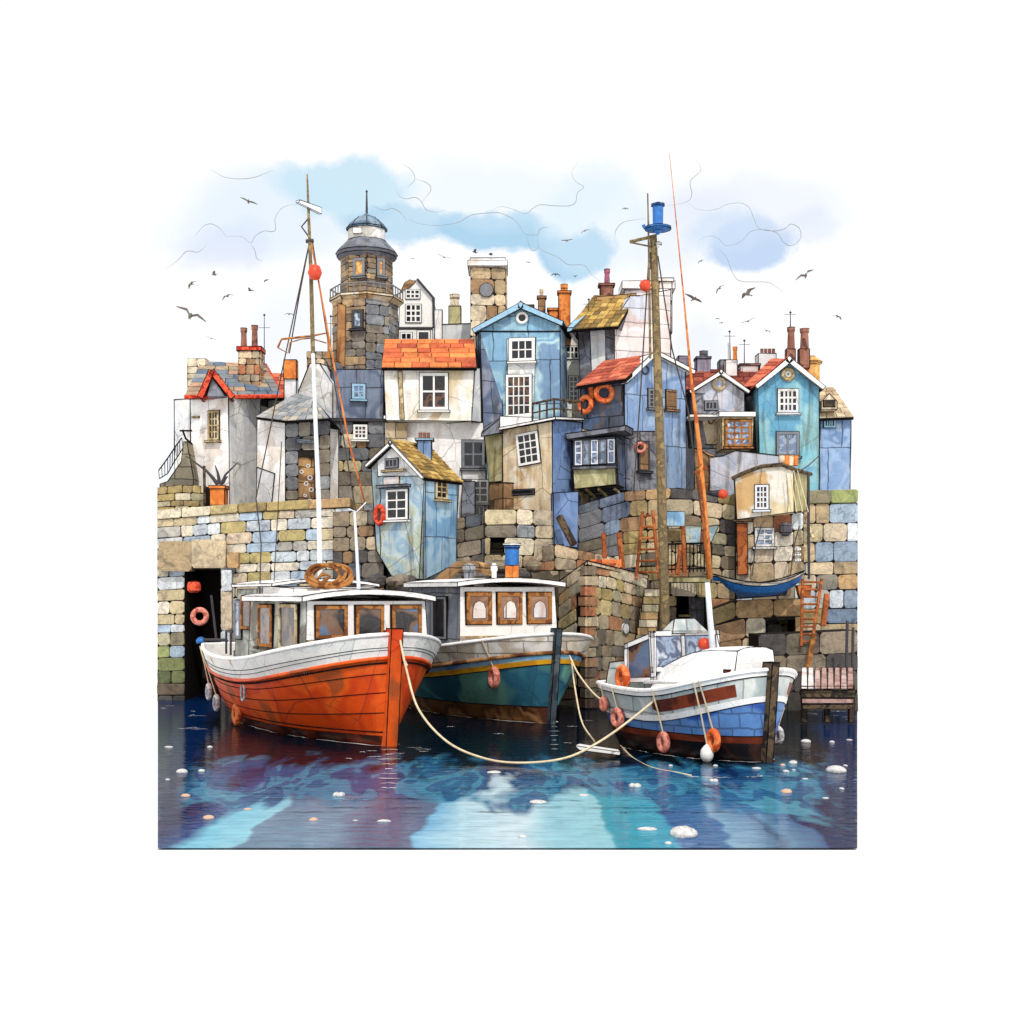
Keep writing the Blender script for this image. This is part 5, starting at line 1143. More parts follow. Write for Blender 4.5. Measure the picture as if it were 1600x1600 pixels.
hang(tb_, H2_, .1, 1.15, -1, 'pink tyre fender hanging on the teal boat bow', .2, .085, 'tyre_pink', G1, out=.16, sx=.75)
# blue drum on orange base behind the teal boat roof
q = P3(800, 905, 36.6); t = thing('blue_drum', 'blue drum with white lid on an orange block above the teal boat', 'drum', q)
MB().lathe(q+UP*.38, [(.2, 0), (.2, .5), (.23, .52), (.23, .58), (.05, .6)], 14).build('drum', ['blue_paint'], t, ink=.012)
MB().box(q+UP*.2, (.4, .4, .38)).build('base', ['w_pot'], t, ink=.012)
MB().lathe(q+UP*.97, [(.26, 0), (.26, .05), (.05, .07)], 14).build('lid', ['c_white'], t, ink=.01)
for (px, py, w, lab, mat) in ((733, 905, .2, 'round grey ventilator cowl on the quay behind the teal cabin', 'c_grey'), (772, 905, .1, 'small white mushroom vent right of the grey cowl', 'white')):
    q = P3(px, py, 35.8); t = thing('ventilator', lab, 'ventilator', q)
    MB().lathe(q-UP*.3, [(w*.7, 0), (w*.7, .5), (w, .55), (w*.9, .68), (w*.3, .75)], 12).build('cowl', [mat], t, ink=.01)
mb = MB()
mb.tube([P3(668, 935, 36), P3(690, 905, 36.1), P3(716, 885, 36.2), P3(745, 885, 36.3), P3(775, 893, 36.4)], .16, 8)
solo(mb, 'stone_arch', ['w_brown'], 'weathered arched stone edge behind the teal boat roof', 'arch')
# ================================================================== 3 blue boat
bb_ = thing('small_boat', 'small blue and white cabin boat with tyre fenders, nearest at the right', 'boat', local=True)
H3 = Hull(3.75, 2.8, 1.78, 1.3, 1.35, rake=.2, tail=.8, bluff=.46, p0=.6, p1=.36, peak=.28)
place(bb_, 1193, 1190, 24.6, 33)
wl3 = lambda z: (lambda t: H3.vz(t, z)); dn3 = lambda q: (lambda t: 1-q/(H3.rail(t)+.45))
mb = MB(); H3.strip(mb, lambda t: 0, wl3(.36), 1, m=3); H3.strip(mb, wl3(.36), wl3(.5), 3, m=1); H3.strip(mb, wl3(.5), dn3(.62), 0, m=4); H3.strip(mb, dn3(.62), dn3(.5), 4, m=1, out=.015); H3.strip(mb, dn3(.5), dn3(.12), 2, m=2)
H3.line(mb, wl3(.5), .01, 5, out=0); H3.line(mb, dn3(.62), .01, 5, out=.01)
mb.build('hull', ['h_blue', 'h_black', 'h_grey', 'h_redbrown', 'c_white', 'ink'], bb_, smooth=True)
mb = MB()
for sd in (-1, 1):
    vs = []; n = 12
    for i in range(n+1):
        t = .045+.42*i/n; lo, hi = dn3(.44)(t), dn3(.2)(t)
        if i == n: lo = lo+(hi-lo)*.25; hi = hi-(hi-lo)*.2
        for v in (lo, hi): vs.append(H3.p(t, v, sd)+Vector((.0, sd*.012, 0)))
    mb.add(vs, [((2*i, 2*i+2, 2*i+3, 2*i+1) if sd < 0 else (2*i, 2*i+2, 2*i+3, 2*i+1)[::-1]) for i in range(n)])
mb.build('red_panel', ['h_redbrown'], bb_)
mb = MB(); H3.strip(mb, dn3(.12), lambda t: 1, 0, out=.03, m=1); H3.line(mb, lambda t: 1, .045, 0, out=.01); H3.line(mb, dn3(.12), .012, 1, out=.03); mb.build('gunwale', ['c_white', 'ink'], bb_)
deck(H3, bb_, .2, 'h_grey'); stem(H3, bb_, ['wood_dark'], .18, .14, .2)
MB().box((-.35, -.3, 1.74), (.12, .7, .06)).build('bow_cleat', ['h_redbrown'], bb_, ink=.01)
# cuddy: rounded white foredeck cabin
mb = MB(); n, m = 8, 8; vs = []
for j in range(m+1):
    f_ = j/m; x = -.22-1.95*f_; hw = .62+.42*math.sin(min(1, f_*1.8)*math.pi/2); hz = 2.2-.02*f_-.42*max(0, (f_-.3)/.7)**1.5
    for i in range(n+1):
        s_ = 2*i/n-1; e = abs(s_)**3
        vs.append(Vector((x, hw*s_*(1 if i not in (0, n) else 1.0), (hz-.16*e) if i not in (0, n) else 1.3)))
mb.add(vs, [(j*(n+1)+i, j*(n+1)+i+1, (j+1)*(n+1)+i+1, (j+1)*(n+1)+i)[::-1] for j in range(m) for i in range(n)]+[tuple(range(n+1)), tuple(range(m*(n+1)+n, m*(n+1)-1, -1))])
mb.build('cuddy', ['c_white'], bb_, ink=.011, ang=.55)
mb = MB(); mb.tube([(-.32, -.62, 1.5), (-.5, -.9, 1.52), (-1.4, -1.12, 1.5), (-2.2, -1.15, 1.45)], .04, 6); mb.build('toe_rail', ['c_white'], bb_, smooth=True)
# windscreen
def frame(mb, pts, w=.06, d=.05):
    P = [Vector(p) for p in pts]; nrm = (P[1]-P[0]).cross(P[-1]-P[0]).normalized()
    for a, b in zip(P, P[1:]+P[:1]):
        dd = (b-a).normalized(); s_ = dd.cross(nrm)*w/2
        mb.hexa([a-dd*w/2+s_-nrm*d/2, b+dd*w/2+s_-nrm*d/2, b+dd*w/2-s_-nrm*d/2, a-dd*w/2-s_-nrm*d/2], [a-dd*w/2+s_+nrm*d/2, b+dd*w/2+s_+nrm*d/2, b+dd*w/2-s_+nrm*d/2, a-dd*w/2-s_+nrm*d/2])
for i, (a, b) in enumerate((((-2.1, -1.0), (-2.1, -.2)), ((-2.1, -.2), (-2.1, .75)))):
    mb = MB(); A_ = Vector((a[0], a[1], 1.7)); B_ = Vector((b[0], b[1], 1.7)); frame(mb, [A_, B_, B_+UP*.72-X*.06, A_+UP*.72-X*.06], .1)
    w_ = mb.build('window', ['c_white'], bb_, ink=.008); MB().hexa([A_-X*.01, B_-X*.01, B_+UP*.72-X*.07, A_+UP*.72-X*.07], [A_+X*.01, B_+X*.01, B_+UP*.72-X*.05, A_+UP*.72-X*.05]).build('pane', ['glass_pale'], w_)
mb = MB(); A_ = Vector((-2.1, -1.0, 1.5)); B_ = Vector((-2.9, -1.05, 1.45)); frame(mb, [A_, B_, B_+UP*.7, A_+UP*.9], .1); w_ = mb.build('side_window', ['c_white'], bb_, ink=.008)
MB().hexa([A_, B_, B_+UP*.7, A_+UP*.9], [p+Y*.02 for p in (A_, B_, B_+UP*.7, A_+UP*.9)]).build('pane', ['glass_cab'], w_)
MB().hexa([Vector((-3.0, -.5, 2.1)), Vector((-2.1, -.5, 2.42)), Vector((-2.1, .5, 2.42)), Vector((-3.0, .5, 2.1))], [Vector((-2.9, -.45, 2.2)), Vector((-2.1, -.45, 2.72)), Vector((-2.1, .1, 2.72)), Vector((-2.9, .1, 2.2))]).build('hood', ['h_grey'], bb_, ink=.01)
MB().hexa([Vector((-3.7, -1.0, 1.2)), Vector((-2.95, -1.08, 1.2)), Vector((-2.95, .6, 1.2)), Vector((-3.7, .6, 1.2))], [Vector((-3.62, -.95, 1.78)), Vector((-3.0, -1.0, 1.85)), Vector((-3.0, .6, 1.85)), Vector((-3.62, .6, 1.78))]).build('stern_seat', ['h_grey'], bb_, ink=.012)
bpy.context.view_layer.update()
c = to_world(bb_, (-2.8, -1.24, 1.5)); nn = Matrix.Rotation(bb_.rotation_euler[2]-.25, 3, 'Z') @ Vector((0, -1, 0))
ring_thing('life_ring', 'thick orange life ring standing on the blue boat gunwale', 'life ring', c, nn, .2, .08, 'tyre_orange')
c = to_world(bb_, (-1.8, .1, 2.2)); t = thing('deck_buoy', 'small red ball buoy behind the white cuddy of the blue boat', 'buoy', c)
MB().lathe(c, [(.01, -.12), (.1, -.09), (.15, 0), (.1, .1), (.01, .14)], 14).build('ball', ['ball_red'], t, smooth=True)
inv = (Matrix.Translation(Vector(bb_.location)) @ Matrix.Rotation(bb_.rotation_euler[2], 4, 'Z')).inverted()
dmm = 25.9
mb = MB(); mb.tube([L3(1115, 1030, dmm), L3(1109, 960, dmm), L3(1105, 910, dmm)], [.065, .06, .05], 8); ms = mb.build('mast', ['white_metal'], bb_, smooth=True)
mb = MB(); mb.tube([L3(1110, 940, dmm), L3(1122, 1000, dmm), L3(1140, 1062, dmm-.6)], .012, 5); mb.build('stay', ['rope_dark'], ms)
for (t_, z, lab, mat, R, sx, o_) in ((.93, .92, 'small dark ring fender at the blue boat stern corner', 'tyre_pink', .1, .6, .1), (.78, .68, 'pink ring fender furthest aft on the blue boat side', 'tyre_pink', .15, .85, .13), (.42, .3, 'pink tyre fender in the middle of the blue boat side', 'tyre_pink', .15, .7, .16), (.14, .42, 'orange tyre fender nearest the blue boat bow', 'tyre_orange', .17, .7, .14)):
    hang(bb_, H3, t_, z, -1, lab, R, .07, mat, G1, out=o_, sx=sx)
hang(bb_, H3, .16, .16, -1, 'white egg shaped fender touching the water under the orange tyre', .13, .07, 'white', G1, out=.3, kind='ball')
hang(bb_, H3, .2, .38, 1, 'grey and pink ring fender on the far side of the blue boat bow', .14, .06, 'tyre_grey', G1, out=.22, sx=.8)
# hanging dinghy on the right wall
dg = thing('hanging_dinghy', 'bright blue dinghy slung along the right quay wall', 'dinghy', local=True)
H4 = Hull(2.5, .9, .62, .42, .6, rake=.12, tail=.3, bluff=.8, kb=.5)
H4.keel = lambda t: -.12+.42*abs(2*t-1)**2.6
dg.location = P3(1250, 925, 36.4); dg.rotation_euler = (0, 0, math.radians(4))
H4.rail = lambda t: .27+.42*(2*t-1)**2*(.55 if t > .5 else .8)
for nm, v0, v1, mt in (('hull', lambda t: 0, lambda t: .74, 'blue_paint'), ('gunwale', lambda t: .72, lambda t: 1, 'h_taupe')):
    mb = MB(); H4.strip(mb, v0, v1, 0, out=.0 if nm == 'hull' else .03, m=3); H4.line(mb, lambda t, v1=v1: v1(t), .018, 1, out=.02); mb.build(nm, [mt, 'ink'], dg)
MB().box((-1.3, 0, .1), (.2, .6, .04)).build('thwart', ['wood'], dg); MB().box((-.7, 0, .15), (.2, .5, .04)).build('thwart', ['wood'], dg)
for x in (1175, 1235):
    mb = MB().tube([P3(x, 900, 36.2), P3(x+6, 850, 37.2), P3(x+14, 822, 37.4)], .02, 5); solo(mb, 'sling_rope', ['rope_dark'], 'left sling rope holding the blue dinghy' if x == 1175 else 'right sling rope holding the blue dinghy', 'rope')
MB_ = MB(); f = FP((1150, 36.9), (1232, 36.7)); MB_.extrude([f.at(*p) for p in ((1152, 936), (1228, 930), (1236, 905), (1145, 915))], -f.N*.3)
solo(MB_, 'tarpaulin', ['w_navy'], 'blue grey tarpaulin bundle hanging under the dinghy', 'tarpaulin', ink=.012)
# ================================================================== mooring ropes
sk = lambda px, py, d: P3(px, py, d)
rope('long cream mooring rope sagging from the orange bow across to the blue boat', [P3(622, 985, 27.0), P3(636, 1050, 26.6), P3(655, 1110, 26.0), P3(700, 1160, 25.2), P3(760, 1186, 24.4), P3(820, 1192, 24.0), P3(885, 1184, 24.1), P3(935, 1160, 24.5), P3(985, 1125, 24.9), P3(1040, 1080, 25.4), P3(1062, 1062, 25.6)], .024, n=60)
rope('thin pale rope from the teal bow to the blue boat stern', [P3(890, 1025, 31.4), P3(905, 1055, 30.5), P3(935, 1090, 29.2), P3(975, 1108, 28), P3(1003, 1112, 26.6)], .022)
rope('thin pale rope dropping from the teal bow into the water', [P3(893, 1035, 31.4), P3(900, 1085, 30.4), P3(910, 1130, 29.4), P3(930, 1160, 27.9)], .02)
rope('grey rope trailing through the water left of the blue boat', [P3(970, 1165, 27), P3(990, 1185, 25.2), P3(1020, 1200, 23.8), P3(1060, 1208, 23.1), P3(1080, 1212, 22.7)], .018)
# ================================================================== tall wooden pole on the right
dp = 35.2
t = thing('signal_pole', 'tall weathered wooden pole with blue lantern and pulley arm behind the blue boat', 'pole', P3(1040, 1096, dp))
MB().tube([P3(1042, 1100, dp), P3(1034, 780, dp), P3(1027, 560, dp), P3(1021, 372, dp)], [.14, .13, .115, .1], 8).build('pole', ['wood_mast'], t)
MB().tube([P3(1016, 560, dp-.15), P3(1014, 400, dp-.1), P3(1012, 302, dp-.1)], [.035, .03, .02], 6).build('staff', ['wood_mast'], t)
MB().tube([P3(984, 378, dp), P3(1026, 368, dp)], .045, 6).tube([P3(986, 379, dp), P3(1020, 386, dp)], .025, 5).build('arm', ['wood_mast'], t)
b = P3(1028, 364, dp-.3); lt = MB().lathe(b, [(.02, -.05), (.08, 0), (.12, .06), (.36, .1), (.36, .15), (.14, .2), (.15, .72), (.18, .74), (.18, .78), (.05, .84)], 14).build('blue_lantern', ['blue_paint'], t, ink=.012)
MB().tube([b+UP*.1-X*.1, b+UP*.14-X*.36, b+UP*.22-X*.4], .05, 6).build('spout', ['blue_paint'], lt)
MB().lathe(P3(1029, 386, dp-.12), [(.04, 0), (.08, .05), (.08, .12), (.03, .16)], 10).build('insulator', ['white'], t, ink=.008)
MB().tube([P3(1016, 395, dp), P3(1018, 420, dp)], .06, 6).build('iron_band', ['dark_trim'], t)
mb = MB()
for a, b_ in (((1014, 400), (1001, 610)), ((1001, 610), (990, 770)), ((1028, 400), (1050, 545)), ((1050, 545), (1075, 640)), ((1075, 640), (1108, 900))): mb.tube([P3(*a, dp-.1), P3(*b_, dp-.1)], .02, 5)
mb.build('rigging', ['rope_dark'], t)
t = thing('mast_buoy', 'round red orange buoy hung on the wooden pole at the right', 'buoy', P3(1008, 456, dp))
MB().lathe(P3(1008, 446, dp-.2), [(.01, -.17), (.12, -.12), (.17, 0), (.12, .12), (.01, .17)], 14).build('ball', ['ball_red'], t, smooth=True)
# orange spar
dsp = 34.0
t = thing('orange_spar', 'long tapering orange spar leaning up from the quay beside the white mast', 'spar', P3(1108, 900, dsp))
MB().tube([P3(1109, 905, dsp), P3(1101, 800, dsp), P3(1093, 700, dsp), P3(1080, 590, dsp), P3(1068, 460, dsp), P3(1056, 340, dsp), P3(1046, 240, dsp)], [.085, .075, .062, .036, .022, .014, .006], 8).build('spar', ['w_pot'], t, smooth=True)
mb = MB().tube([P3(1086, 740, dsp), P3(1104, 730, dsp)], .06, 6).tube([P3(1092, 745, dsp-.05), P3(1098, 790, dsp-.05), P3(1103, 860, dsp-.05)], .05, 6); mb.build('cleats', ['wood_orange'], t)
# ladders and timber
def ladder(name, label, a0, b0, a1, b1, d0, d1, rungs, mat, r=.04):
    """a0,b0 feet; a1,b1 tops in pixels"""
    A0, B0, A1, B1 = P3(*a0, d0), P3(*b0, d0), P3(*a1, d1), P3(*b1, d1)
    t = thing(name, label, 'ladder', (A0+B0)/2)
    for p, q in ((A0, A1), (B0, B1)): MB().tube([p, q], r, 6).build('rail', [mat], t)
    for i in range(rungs):
        k = (i+.6)/rungs; MB().tube([A0.lerp(A1, k), B0.lerp(B1, k)], r*.7, 6).build('rung', [mat], t)
    return t
ladder('ladder', 'tapering orange ladder leaning on the ochre quay wall', (994, 905), (1030, 905), (1004, 800), (1020, 798), 37.2, 38.2, 6, 'wood_orange', .05)
t = ladder('step_ladder', 'rusty brown ladder on the right wall below the orange bag', (1252, 1010), (1268, 1010), (1254, 905), (1284, 905), 35.4, 36.3, 9, 'wood_orange', .045)
for (a, b_, w, lab, mat) in (((945, 872), (943, 833), .07, 'short brown post standing left of the orange ladder', 'wood_orange'), ((974, 900), (967, 832), .08, 'taller brown post leaning left of the orange ladder', 'wood_orange'),
                        ((1058, 898), (1064, 852), .07, 'short orange brown post beside the dark railing', 'wood_orange'), ((1070, 895), (1067, 822), .06, 'tall thin orange brown post beside the dark railing', 'wood_orange'),
                        ((1286, 978), (1292, 928), .08, 'orange brown post at the right end of the ledge', 'wood_orange'), ((1262, 1045), (1272, 990), .07, 'leaning brown timber on the dark lower ledge', 'wood')):
    dd = 35.2 if a[0] > 1255 else 37.4
    solo(MB().tube([P3(*a, dd), P3(*b_, dd+.1)], w, 6), 'timber_post', [mat], lab, 'post')
mb = MB(); rl = [P3(1044, 895, 37.9), P3(1112, 893, 37.9)]
for i in range(13): p = rl[0].lerp(rl[1], i/12); mb.tube([p, p+UP*.85], .018, 5)
mb.tube([rl[0]+UP*.85, rl[1]+UP*.85], .03, 5); mb.tube([rl[0]+UP*.1, rl[1]+UP*.1], .025, 5); solo(mb, 'iron_railing', ['ink'], 'dark iron railing on the ledge left of the orange spar', 'railing')
mb = MB(); f = FP((1036, 38.4), (1116, 38.0)); mb.obox(f.at(1074, 906), f.R, UP, f.N, f.len, .16, -.3, .5); solo(mb, 'stone_shelf', ['w_olive'], 'mossy stone shelf under the iron railing', 'shelf', ink=.014)
f = FP((1040, 38.3), (1124, 38.2))
for (p_, lab, mat) in ((((1040, 799), (1070, 799), (1070, 822), (1040, 822)), 'bright blue cloth panel hung on the ochre wall', 'w_sky_side'), (((1070, 822), (1096, 822), (1094, 852), (1072, 850)), 'pale blue cloth panel above the dark railing', 'w_sky'), (((1106, 822), (1124, 820), (1110, 850)), 'pale blue triangular pennant right of the orange spar', 'w_sky')):
    mb = MB(); n_ = len(p_); lp = [f.at(*q) for q in p_][::-1] if p_[0][1] < p_[-1][1] else [f.at(*q) for q in p_]
    mb.extrude(lp, -f.N*.06); solo(mb, 'cloth_panel', [mat], lab, 'cloth', ink=.012)
# door planks in the dark doorway behind the white mast
t = thing('doorway_door', 'half open dark door inside the quay doorway behind the white mast', 'door', P3(1090, 1095, 39.2))
MB().box(P3(1088, 1010, 39.3), (.5, .07, 3.3)).build('leaf', ['w_slate'], t, ink=.014)
MB().box(P3(1070, 962, 39.25), (.4, .08, .08)).build('crossbar', ['wood_pale'], t, ink=.008)
# brown lamps and bits
t = thing('searchlight', 'round red searchlight on a dark bracket between spar and yellow bay', 'lamp', P3(1120, 778, 37.8))
MB().tube([P3(1105, 770, 37.9), P3(1128, 772, 37.5)], [.05, .12], 10).build('housing', ['w_slate'], t, ink=.01)
MB().lathe(P3(1129, 772, 37.4), [(.14, 0), (.14, .06), (.02, .1)], 14, axis=(.25, -1, 0)).build('lens', ['ball_red'], t, smooth=True)
ring_thing('life_ring', 'red ring buoy beside the lamp over the left boat store door', 'life ring', P3(312, 963, 38.2), Vector((0, -1, 0)), .2, .08, 'tyre_pink')
c = P3(303, 918, 38.3); solo(MB().lathe(c-UP*.15, [(.1, 0), (.2, .05), (.21, .2), (.17, .32), (.05, .34)], 12), 'red_bucket', ['tyre_red'], 'faded red bucket hanging in the black boat store doorway', 'bucket', ink=.01)
c = P3(314, 1000, 38.4); solo(MB().lathe(c-UP*.1, [(.14, 0), (.15, .1), (.08, .18), (.01, .2)], 12), 'blue_float', ['blue_paint'], 'small blue float low in the boat store doorway', 'float', smooth=True)
mb = MB().tube([P3(355, 1000, 37.9), P3(318, 1000, 37.9)], .05, 6).tube([P3(354, 1000, 37.9), P3(354, 1100, 37.9)], .06, 6).tube([P3(330, 930, 38.6), P3(338, 1000, 38.5)], .04, 6); solo(mb, 'mooring_beam', ['dark_trim'], 'dark timber beam in front of the boat store doorway', 'beam')
c = P3(1255, 926, 36.3); solo(MB().hexa([c+Vector(v) for v in ((-.12, -.1, -.15), (.16, -.1, -.12), (.16, .1, -.12), (-.12, .1, -.15))], [c+Vector(v) for v in ((-.2, -.14, .2), (.2, -.14, .22), (.2, .12, .22), (-.2, .12, .2))]), 'orange_bag', ['w_pot'], 'orange bag hanging from the dinghy stern on the right wall', 'bag', ink=.012)
c = P3(1246, 856, 37.3); mb = MB()
for i in range(3): mb.lathe(c-UP*(.1+.16*i), [(.04, 0), (.12, .03), (.12, .1), (.04, .13)], 10)
solo(mb, 'float_string', ['white'], 'string of three white floats on the stone storey right side', 'floats', ink=.008)
mb = MB().tube([P3(1258, 805, 37.6), P3(1266, 830, 37.5), P3(1256, 860, 37.5)], .05, 6).tube([P3(1256, 820, 37.5), P3(1272, 842, 37.4)], .05, 6); solo(mb, 'rope_bundle', ['wood_pale'], 'tangle of brown rope at the right corner of the stone storey', 'rope')
solo(MB().tube([P3(1264, 905, 37.4), P3(1263, 740, 37.4)], .04, 6), 'drainpipe', ['dark_trim'], 'thin dark drainpipe down the right side of the yellow bay', 'pipe')
rope('thin guy line crossing the yellow bay from the turquoise house', [P3(1280, 712, 41), P3(1262, 728, 39), P3(1245, 738, 37.2)], .018, 'rope_dark', 'guy_line')
mb = MB()
for i, x in enumerate((1229, 1234, 1240, 1246)): mb.tube([P3(x, 735, 37.3), P3(x+8+i*3, 800, 37.2)], .014, 4)
solo(mb, 'hanging_lines', ['rope'], 'pale lines hanging down over the yellow bay front', 'lines')
# jetty
W('w_plank', [(196, 160, 152), (176, 136, 126), (210, 178, 170)], scale=1.5); W('w_plank2', [(170, 128, 118), (190, 150, 142)], scale=1.5)
jt = thing('slipway', 'low plank slipway with pink and white boards at the right water edge', 'jetty', P3(1290, 1100, 33))
for i in range(8):
    a = 1252+i*10.3; d0, d1 = 31.6, 34.2; c = MB()
    c.hexa([P3(a, 1075, d0)-UP*.02, P3(a+9.6, 1075, d0)-UP*.02, P3(a+8.6, 1046, d1)-UP*.02, P3(a+1, 1046, d1)-UP*.02], [P3(a, 1075, d0)+UP*.05, P3(a+9.6, 1075, d0)+UP*.05, P3(a+8.6, 1046, d1)+UP*.05, P3(a+1, 1046, d1)+UP*.05])
    c.build('plank', [('w_plank', 'w_plank2')[i % 2] if i > 1 else 'w_pink'], jt, ink=.01)
mb = MB(); mb.box(P3(1293, 1082, 31.7), (1.35, .1, .12)).box(P3(1293, 1094, 31.8), (1.3, .1, .1))
for x in (1256, 1292, 1330): mb.box(P3(x, 1100, 31.9), (.12, .12, .9))
mb.build('frame', ['wood_dark'], jt, ink=.01)
for k_, y in enumerate((1086, 1095, 1104)): MB().box(P3(1293, y, 31.62), (1.32-.04*k_, .04, .11)).build('fascia_board', ['wood_dark' if k_ != 1 else 'w_plank2'], jt, ink=.008)
for (a, b_, lab) in (((1332, 1050), (1333, 980), 'short dark mooring post at the right end of the slipway'), ((1322, 1050), (1324, 970), 'dark thin mooring post behind the slipway')):
    solo(MB().tube([P3(*a, 34.6), P3(*b_, 34.6)], .04, 6), 'mooring_post', ['dark_trim'], lab, 'post')
# antennas
for (a, b_, d, lab) in (((413, 600), (413, 490), 44.5, 'thin aerial rising behind the white house chimney'), ((1141, 562), (1140, 516), 46, 'thin aerial on the pale stone chimney'), ((1163, 572), (1163, 530), 46, 'thin aerial above the low red chimney'), ((1235, 512), (1235, 486), 44.5, 'thin aerial on the left twin brown pot'), ((920, 512), (920, 466), 44.5, 'thin aerial left of the mustard roof'), ((517, 560), (517, 492), 44, 'thin aerial left of the round tower')):
    A_, B_ = P3(*a, d), P3(*b_, d); mb = MB().tube([A_, B_], [.022, .012], 5).lathe(B_-UP*.05, [(.005, -.05), (.05, 0), (.005, .05)], 8).tube([A_.lerp(B_, .8)-X*.2, A_.lerp(B_, .8)+X*.2], .01, 4)
    solo(mb, 'aerial', ['dark_trim'], lab, 'aerial', 'aerials on the skyline')
# ================================================================== gulls
Q('gull', (128, 120, 112), rough=.9, mott=.5, scale=6); Q('gull_dark', (84, 78, 76), rough=.9, mott=.5, scale=6)
def gull_mesh(lift, bend, mat):
    mb = MB(); n = 8; prof = [(-.34, .012), (-.24, .045), (-.1, .085), (.06, .1), (.18, .075), (.24, .075), (.29, .06), (.34, .018), (.4, .008)]; vs = []
    for x, r in prof:
        for j in range(n): a = 2*math.pi*j/n; vs.append(Vector((x, math.cos(a)*r, math.sin(a)*r*.9+(.02 if x > .2 else 0))))
    fs = [(i*n+j, i*n+(j+1) % n, (i+1)*n+(j+1) % n, (i+1)*n+j) for i in range(len(prof)-1) for j in range(n)]+[tuple(range(n-1, -1, -1)), tuple(range((len(prof)-1)*n, len(prof)*n))]
    mb.add(vs, fs)
    for sd in (-1, 1):
        st_ = [(0.02, .0, .24), (.26, lift, .27), (.48, lift+bend*.5, .2), (.74, lift+bend, .03)]
        top = []; bo = []
        for y, z, c_ in st_:
            sw = -.1*(y/.4)**2*.5
            for xx in (c_*.6+sw+.05, -c_*.5+sw): top.append(Vector((xx, sd*y, z+.02))); bo.append(Vector((xx, sd*y, z)))
        k = len(top); fs = []
        for i in range(3):
            a, b, c, d = 2*i, 2*i+1, 2*i+3, 2*i+2
            fs += [(a, b, c, d), (a+k, d+k, c+k, b+k), (a, d, d+k, a+k), (b, b+k, c+k, c)]
        fs.append((2*3, 2*3+1, 2*3+1+k, 2*3+k)); mb.add(top+bo, fs)
    mb.add([(-.28, -.02, .0), (-.28, .02, 0), (-.44, .08, 0), (-.44, -.08, 0), (-.28, -.02, .02), (-.28, .02, .02), (-.44, .08, .015), (-.44, -.08, .015)], [(0, 1, 2, 3), (7, 6, 5, 4), (0, 4, 5, 1), (1, 5, 6, 2), (2, 6, 7, 3), (3, 7, 4, 0)])
    return mb
protos = []
GU = [  # px, py, span px, variant, yaw deg, roll, label
 (297, 494, 42, 0, 200, -25, 'largest grey gull with raised wings above the left white house'), (299, 444, 17, 1, 150, 30, 'small brown gull above the largest left gull'), (335, 429, 16, 0, 100, 10, 'pale brown gull highest over the left house'),
 (355, 463, 17, 1, 170, 20, 'dark brown gull right of the largest left gull'), (391, 454, 14, 0, 130, -30, 'small gull with tilted wings left of the tall left mast'), (416, 438, 12, 1, 60, -30, 'tiny pale gull nearest the left mast buoy'),
 (388, 315, 24, 2, 190, -20, 'faint grey gull high in the left blue cloud'), (330, 529, 14, 2, 190, -20, 'tiny pale gull just over the white house ridge'), (452, 491, 14, 1, 200, 0, 'grey gull beside the left mast stay'),
 (694, 402, 18, 2, 190, -15, 'brown gull between the round tower and stone stack'), (645, 404, 8, 1, 160, 0, 'speck of a gull right of the tower cap'), (742, 394, 14, 0, 90, 10, 'gull perched up over the left edge of the stone stack'), (767, 398, 14, 0, 110, -10, 'gull hovering over the right edge of the stone stack'),
 (868, 429, 13, 1, 180, 0, 'dark gull left of the pair above the orange chimneys'), (899, 432, 10, 0, 150, 0, 'dark gull right of the pair above the orange chimneys'), (826, 410, 8, 2, 200, 0, 'tiny gull right of the stone stack'), (886, 376, 16, 2, 180, 5, 'thin dark gull over the middle blue cloud'),
 (914, 361, 13, 1, 170, 20, 'curved dark gull above the middle cloud edge'), (977, 326, 10, 1, 180, 0, 'tiny dark gull high left of the wooden pole'), (1084, 467, 26, 2, 200, -22, 'long winged grey gull right of the orange spar'),
 (1124, 451, 16, 1, 140, 35, 'brown gull left of the largest right gull'), (1168, 460, 27, 0, 120, 20, 'largest grey brown gull on the right with wings up'), (1259, 431, 27, 0, 170, 30, 'pale bellied gull at the upper right'),
 (1095, 408, 10, 1, 150, 20, 'small gull right of the orange spar top'), (1169, 502, 20, 2, 170, 20, 'brown gull gliding above the broad pale chimney'), (1198, 517, 13, 1, 190, -15, 'small brown gull left of the twin brown pots'),
 (1309, 495, 15, 1, 200, -20, 'lone brown gull at the far right'), (1121, 498, 7, 1, 180, 0, 'speck of a gull above the narrow grey chimney'), (1127, 505, 7, 0, 150, 0, 'speck of a gull just right of another above the lilac house'), (947, 442, 1, 1, 0, 0, '')]
cache = {}
for (px, py, sp, v, yaw, roll, lab) in GU:
    if not lab: continue
    mt = 'gull_dark' if sp < 15 else 'gull'; key = (v, mt)
    if key not in cache:
        g_ = gull_mesh(*[(.2, -.05), (.1, -.22), (.06, .06)][v], mt).build('gull', [mt], None); cache[key] = g_; g_.name = 'gull'
        o = g_
    else: o = cache[key].copy(); COL.objects.link(o)
    d = 43+R_.uniform(-1, 4); s_ = sp*d/F/1.56*1.25
    o.location = P3(px, py, d); o.scale = (s_,)*3; o.rotation_euler = (math.radians(roll), math.radians(R_.uniform(-15, 15)), math.radians(yaw+90))
    tag(o, lab, 'gull', 'gulls over the harbour')
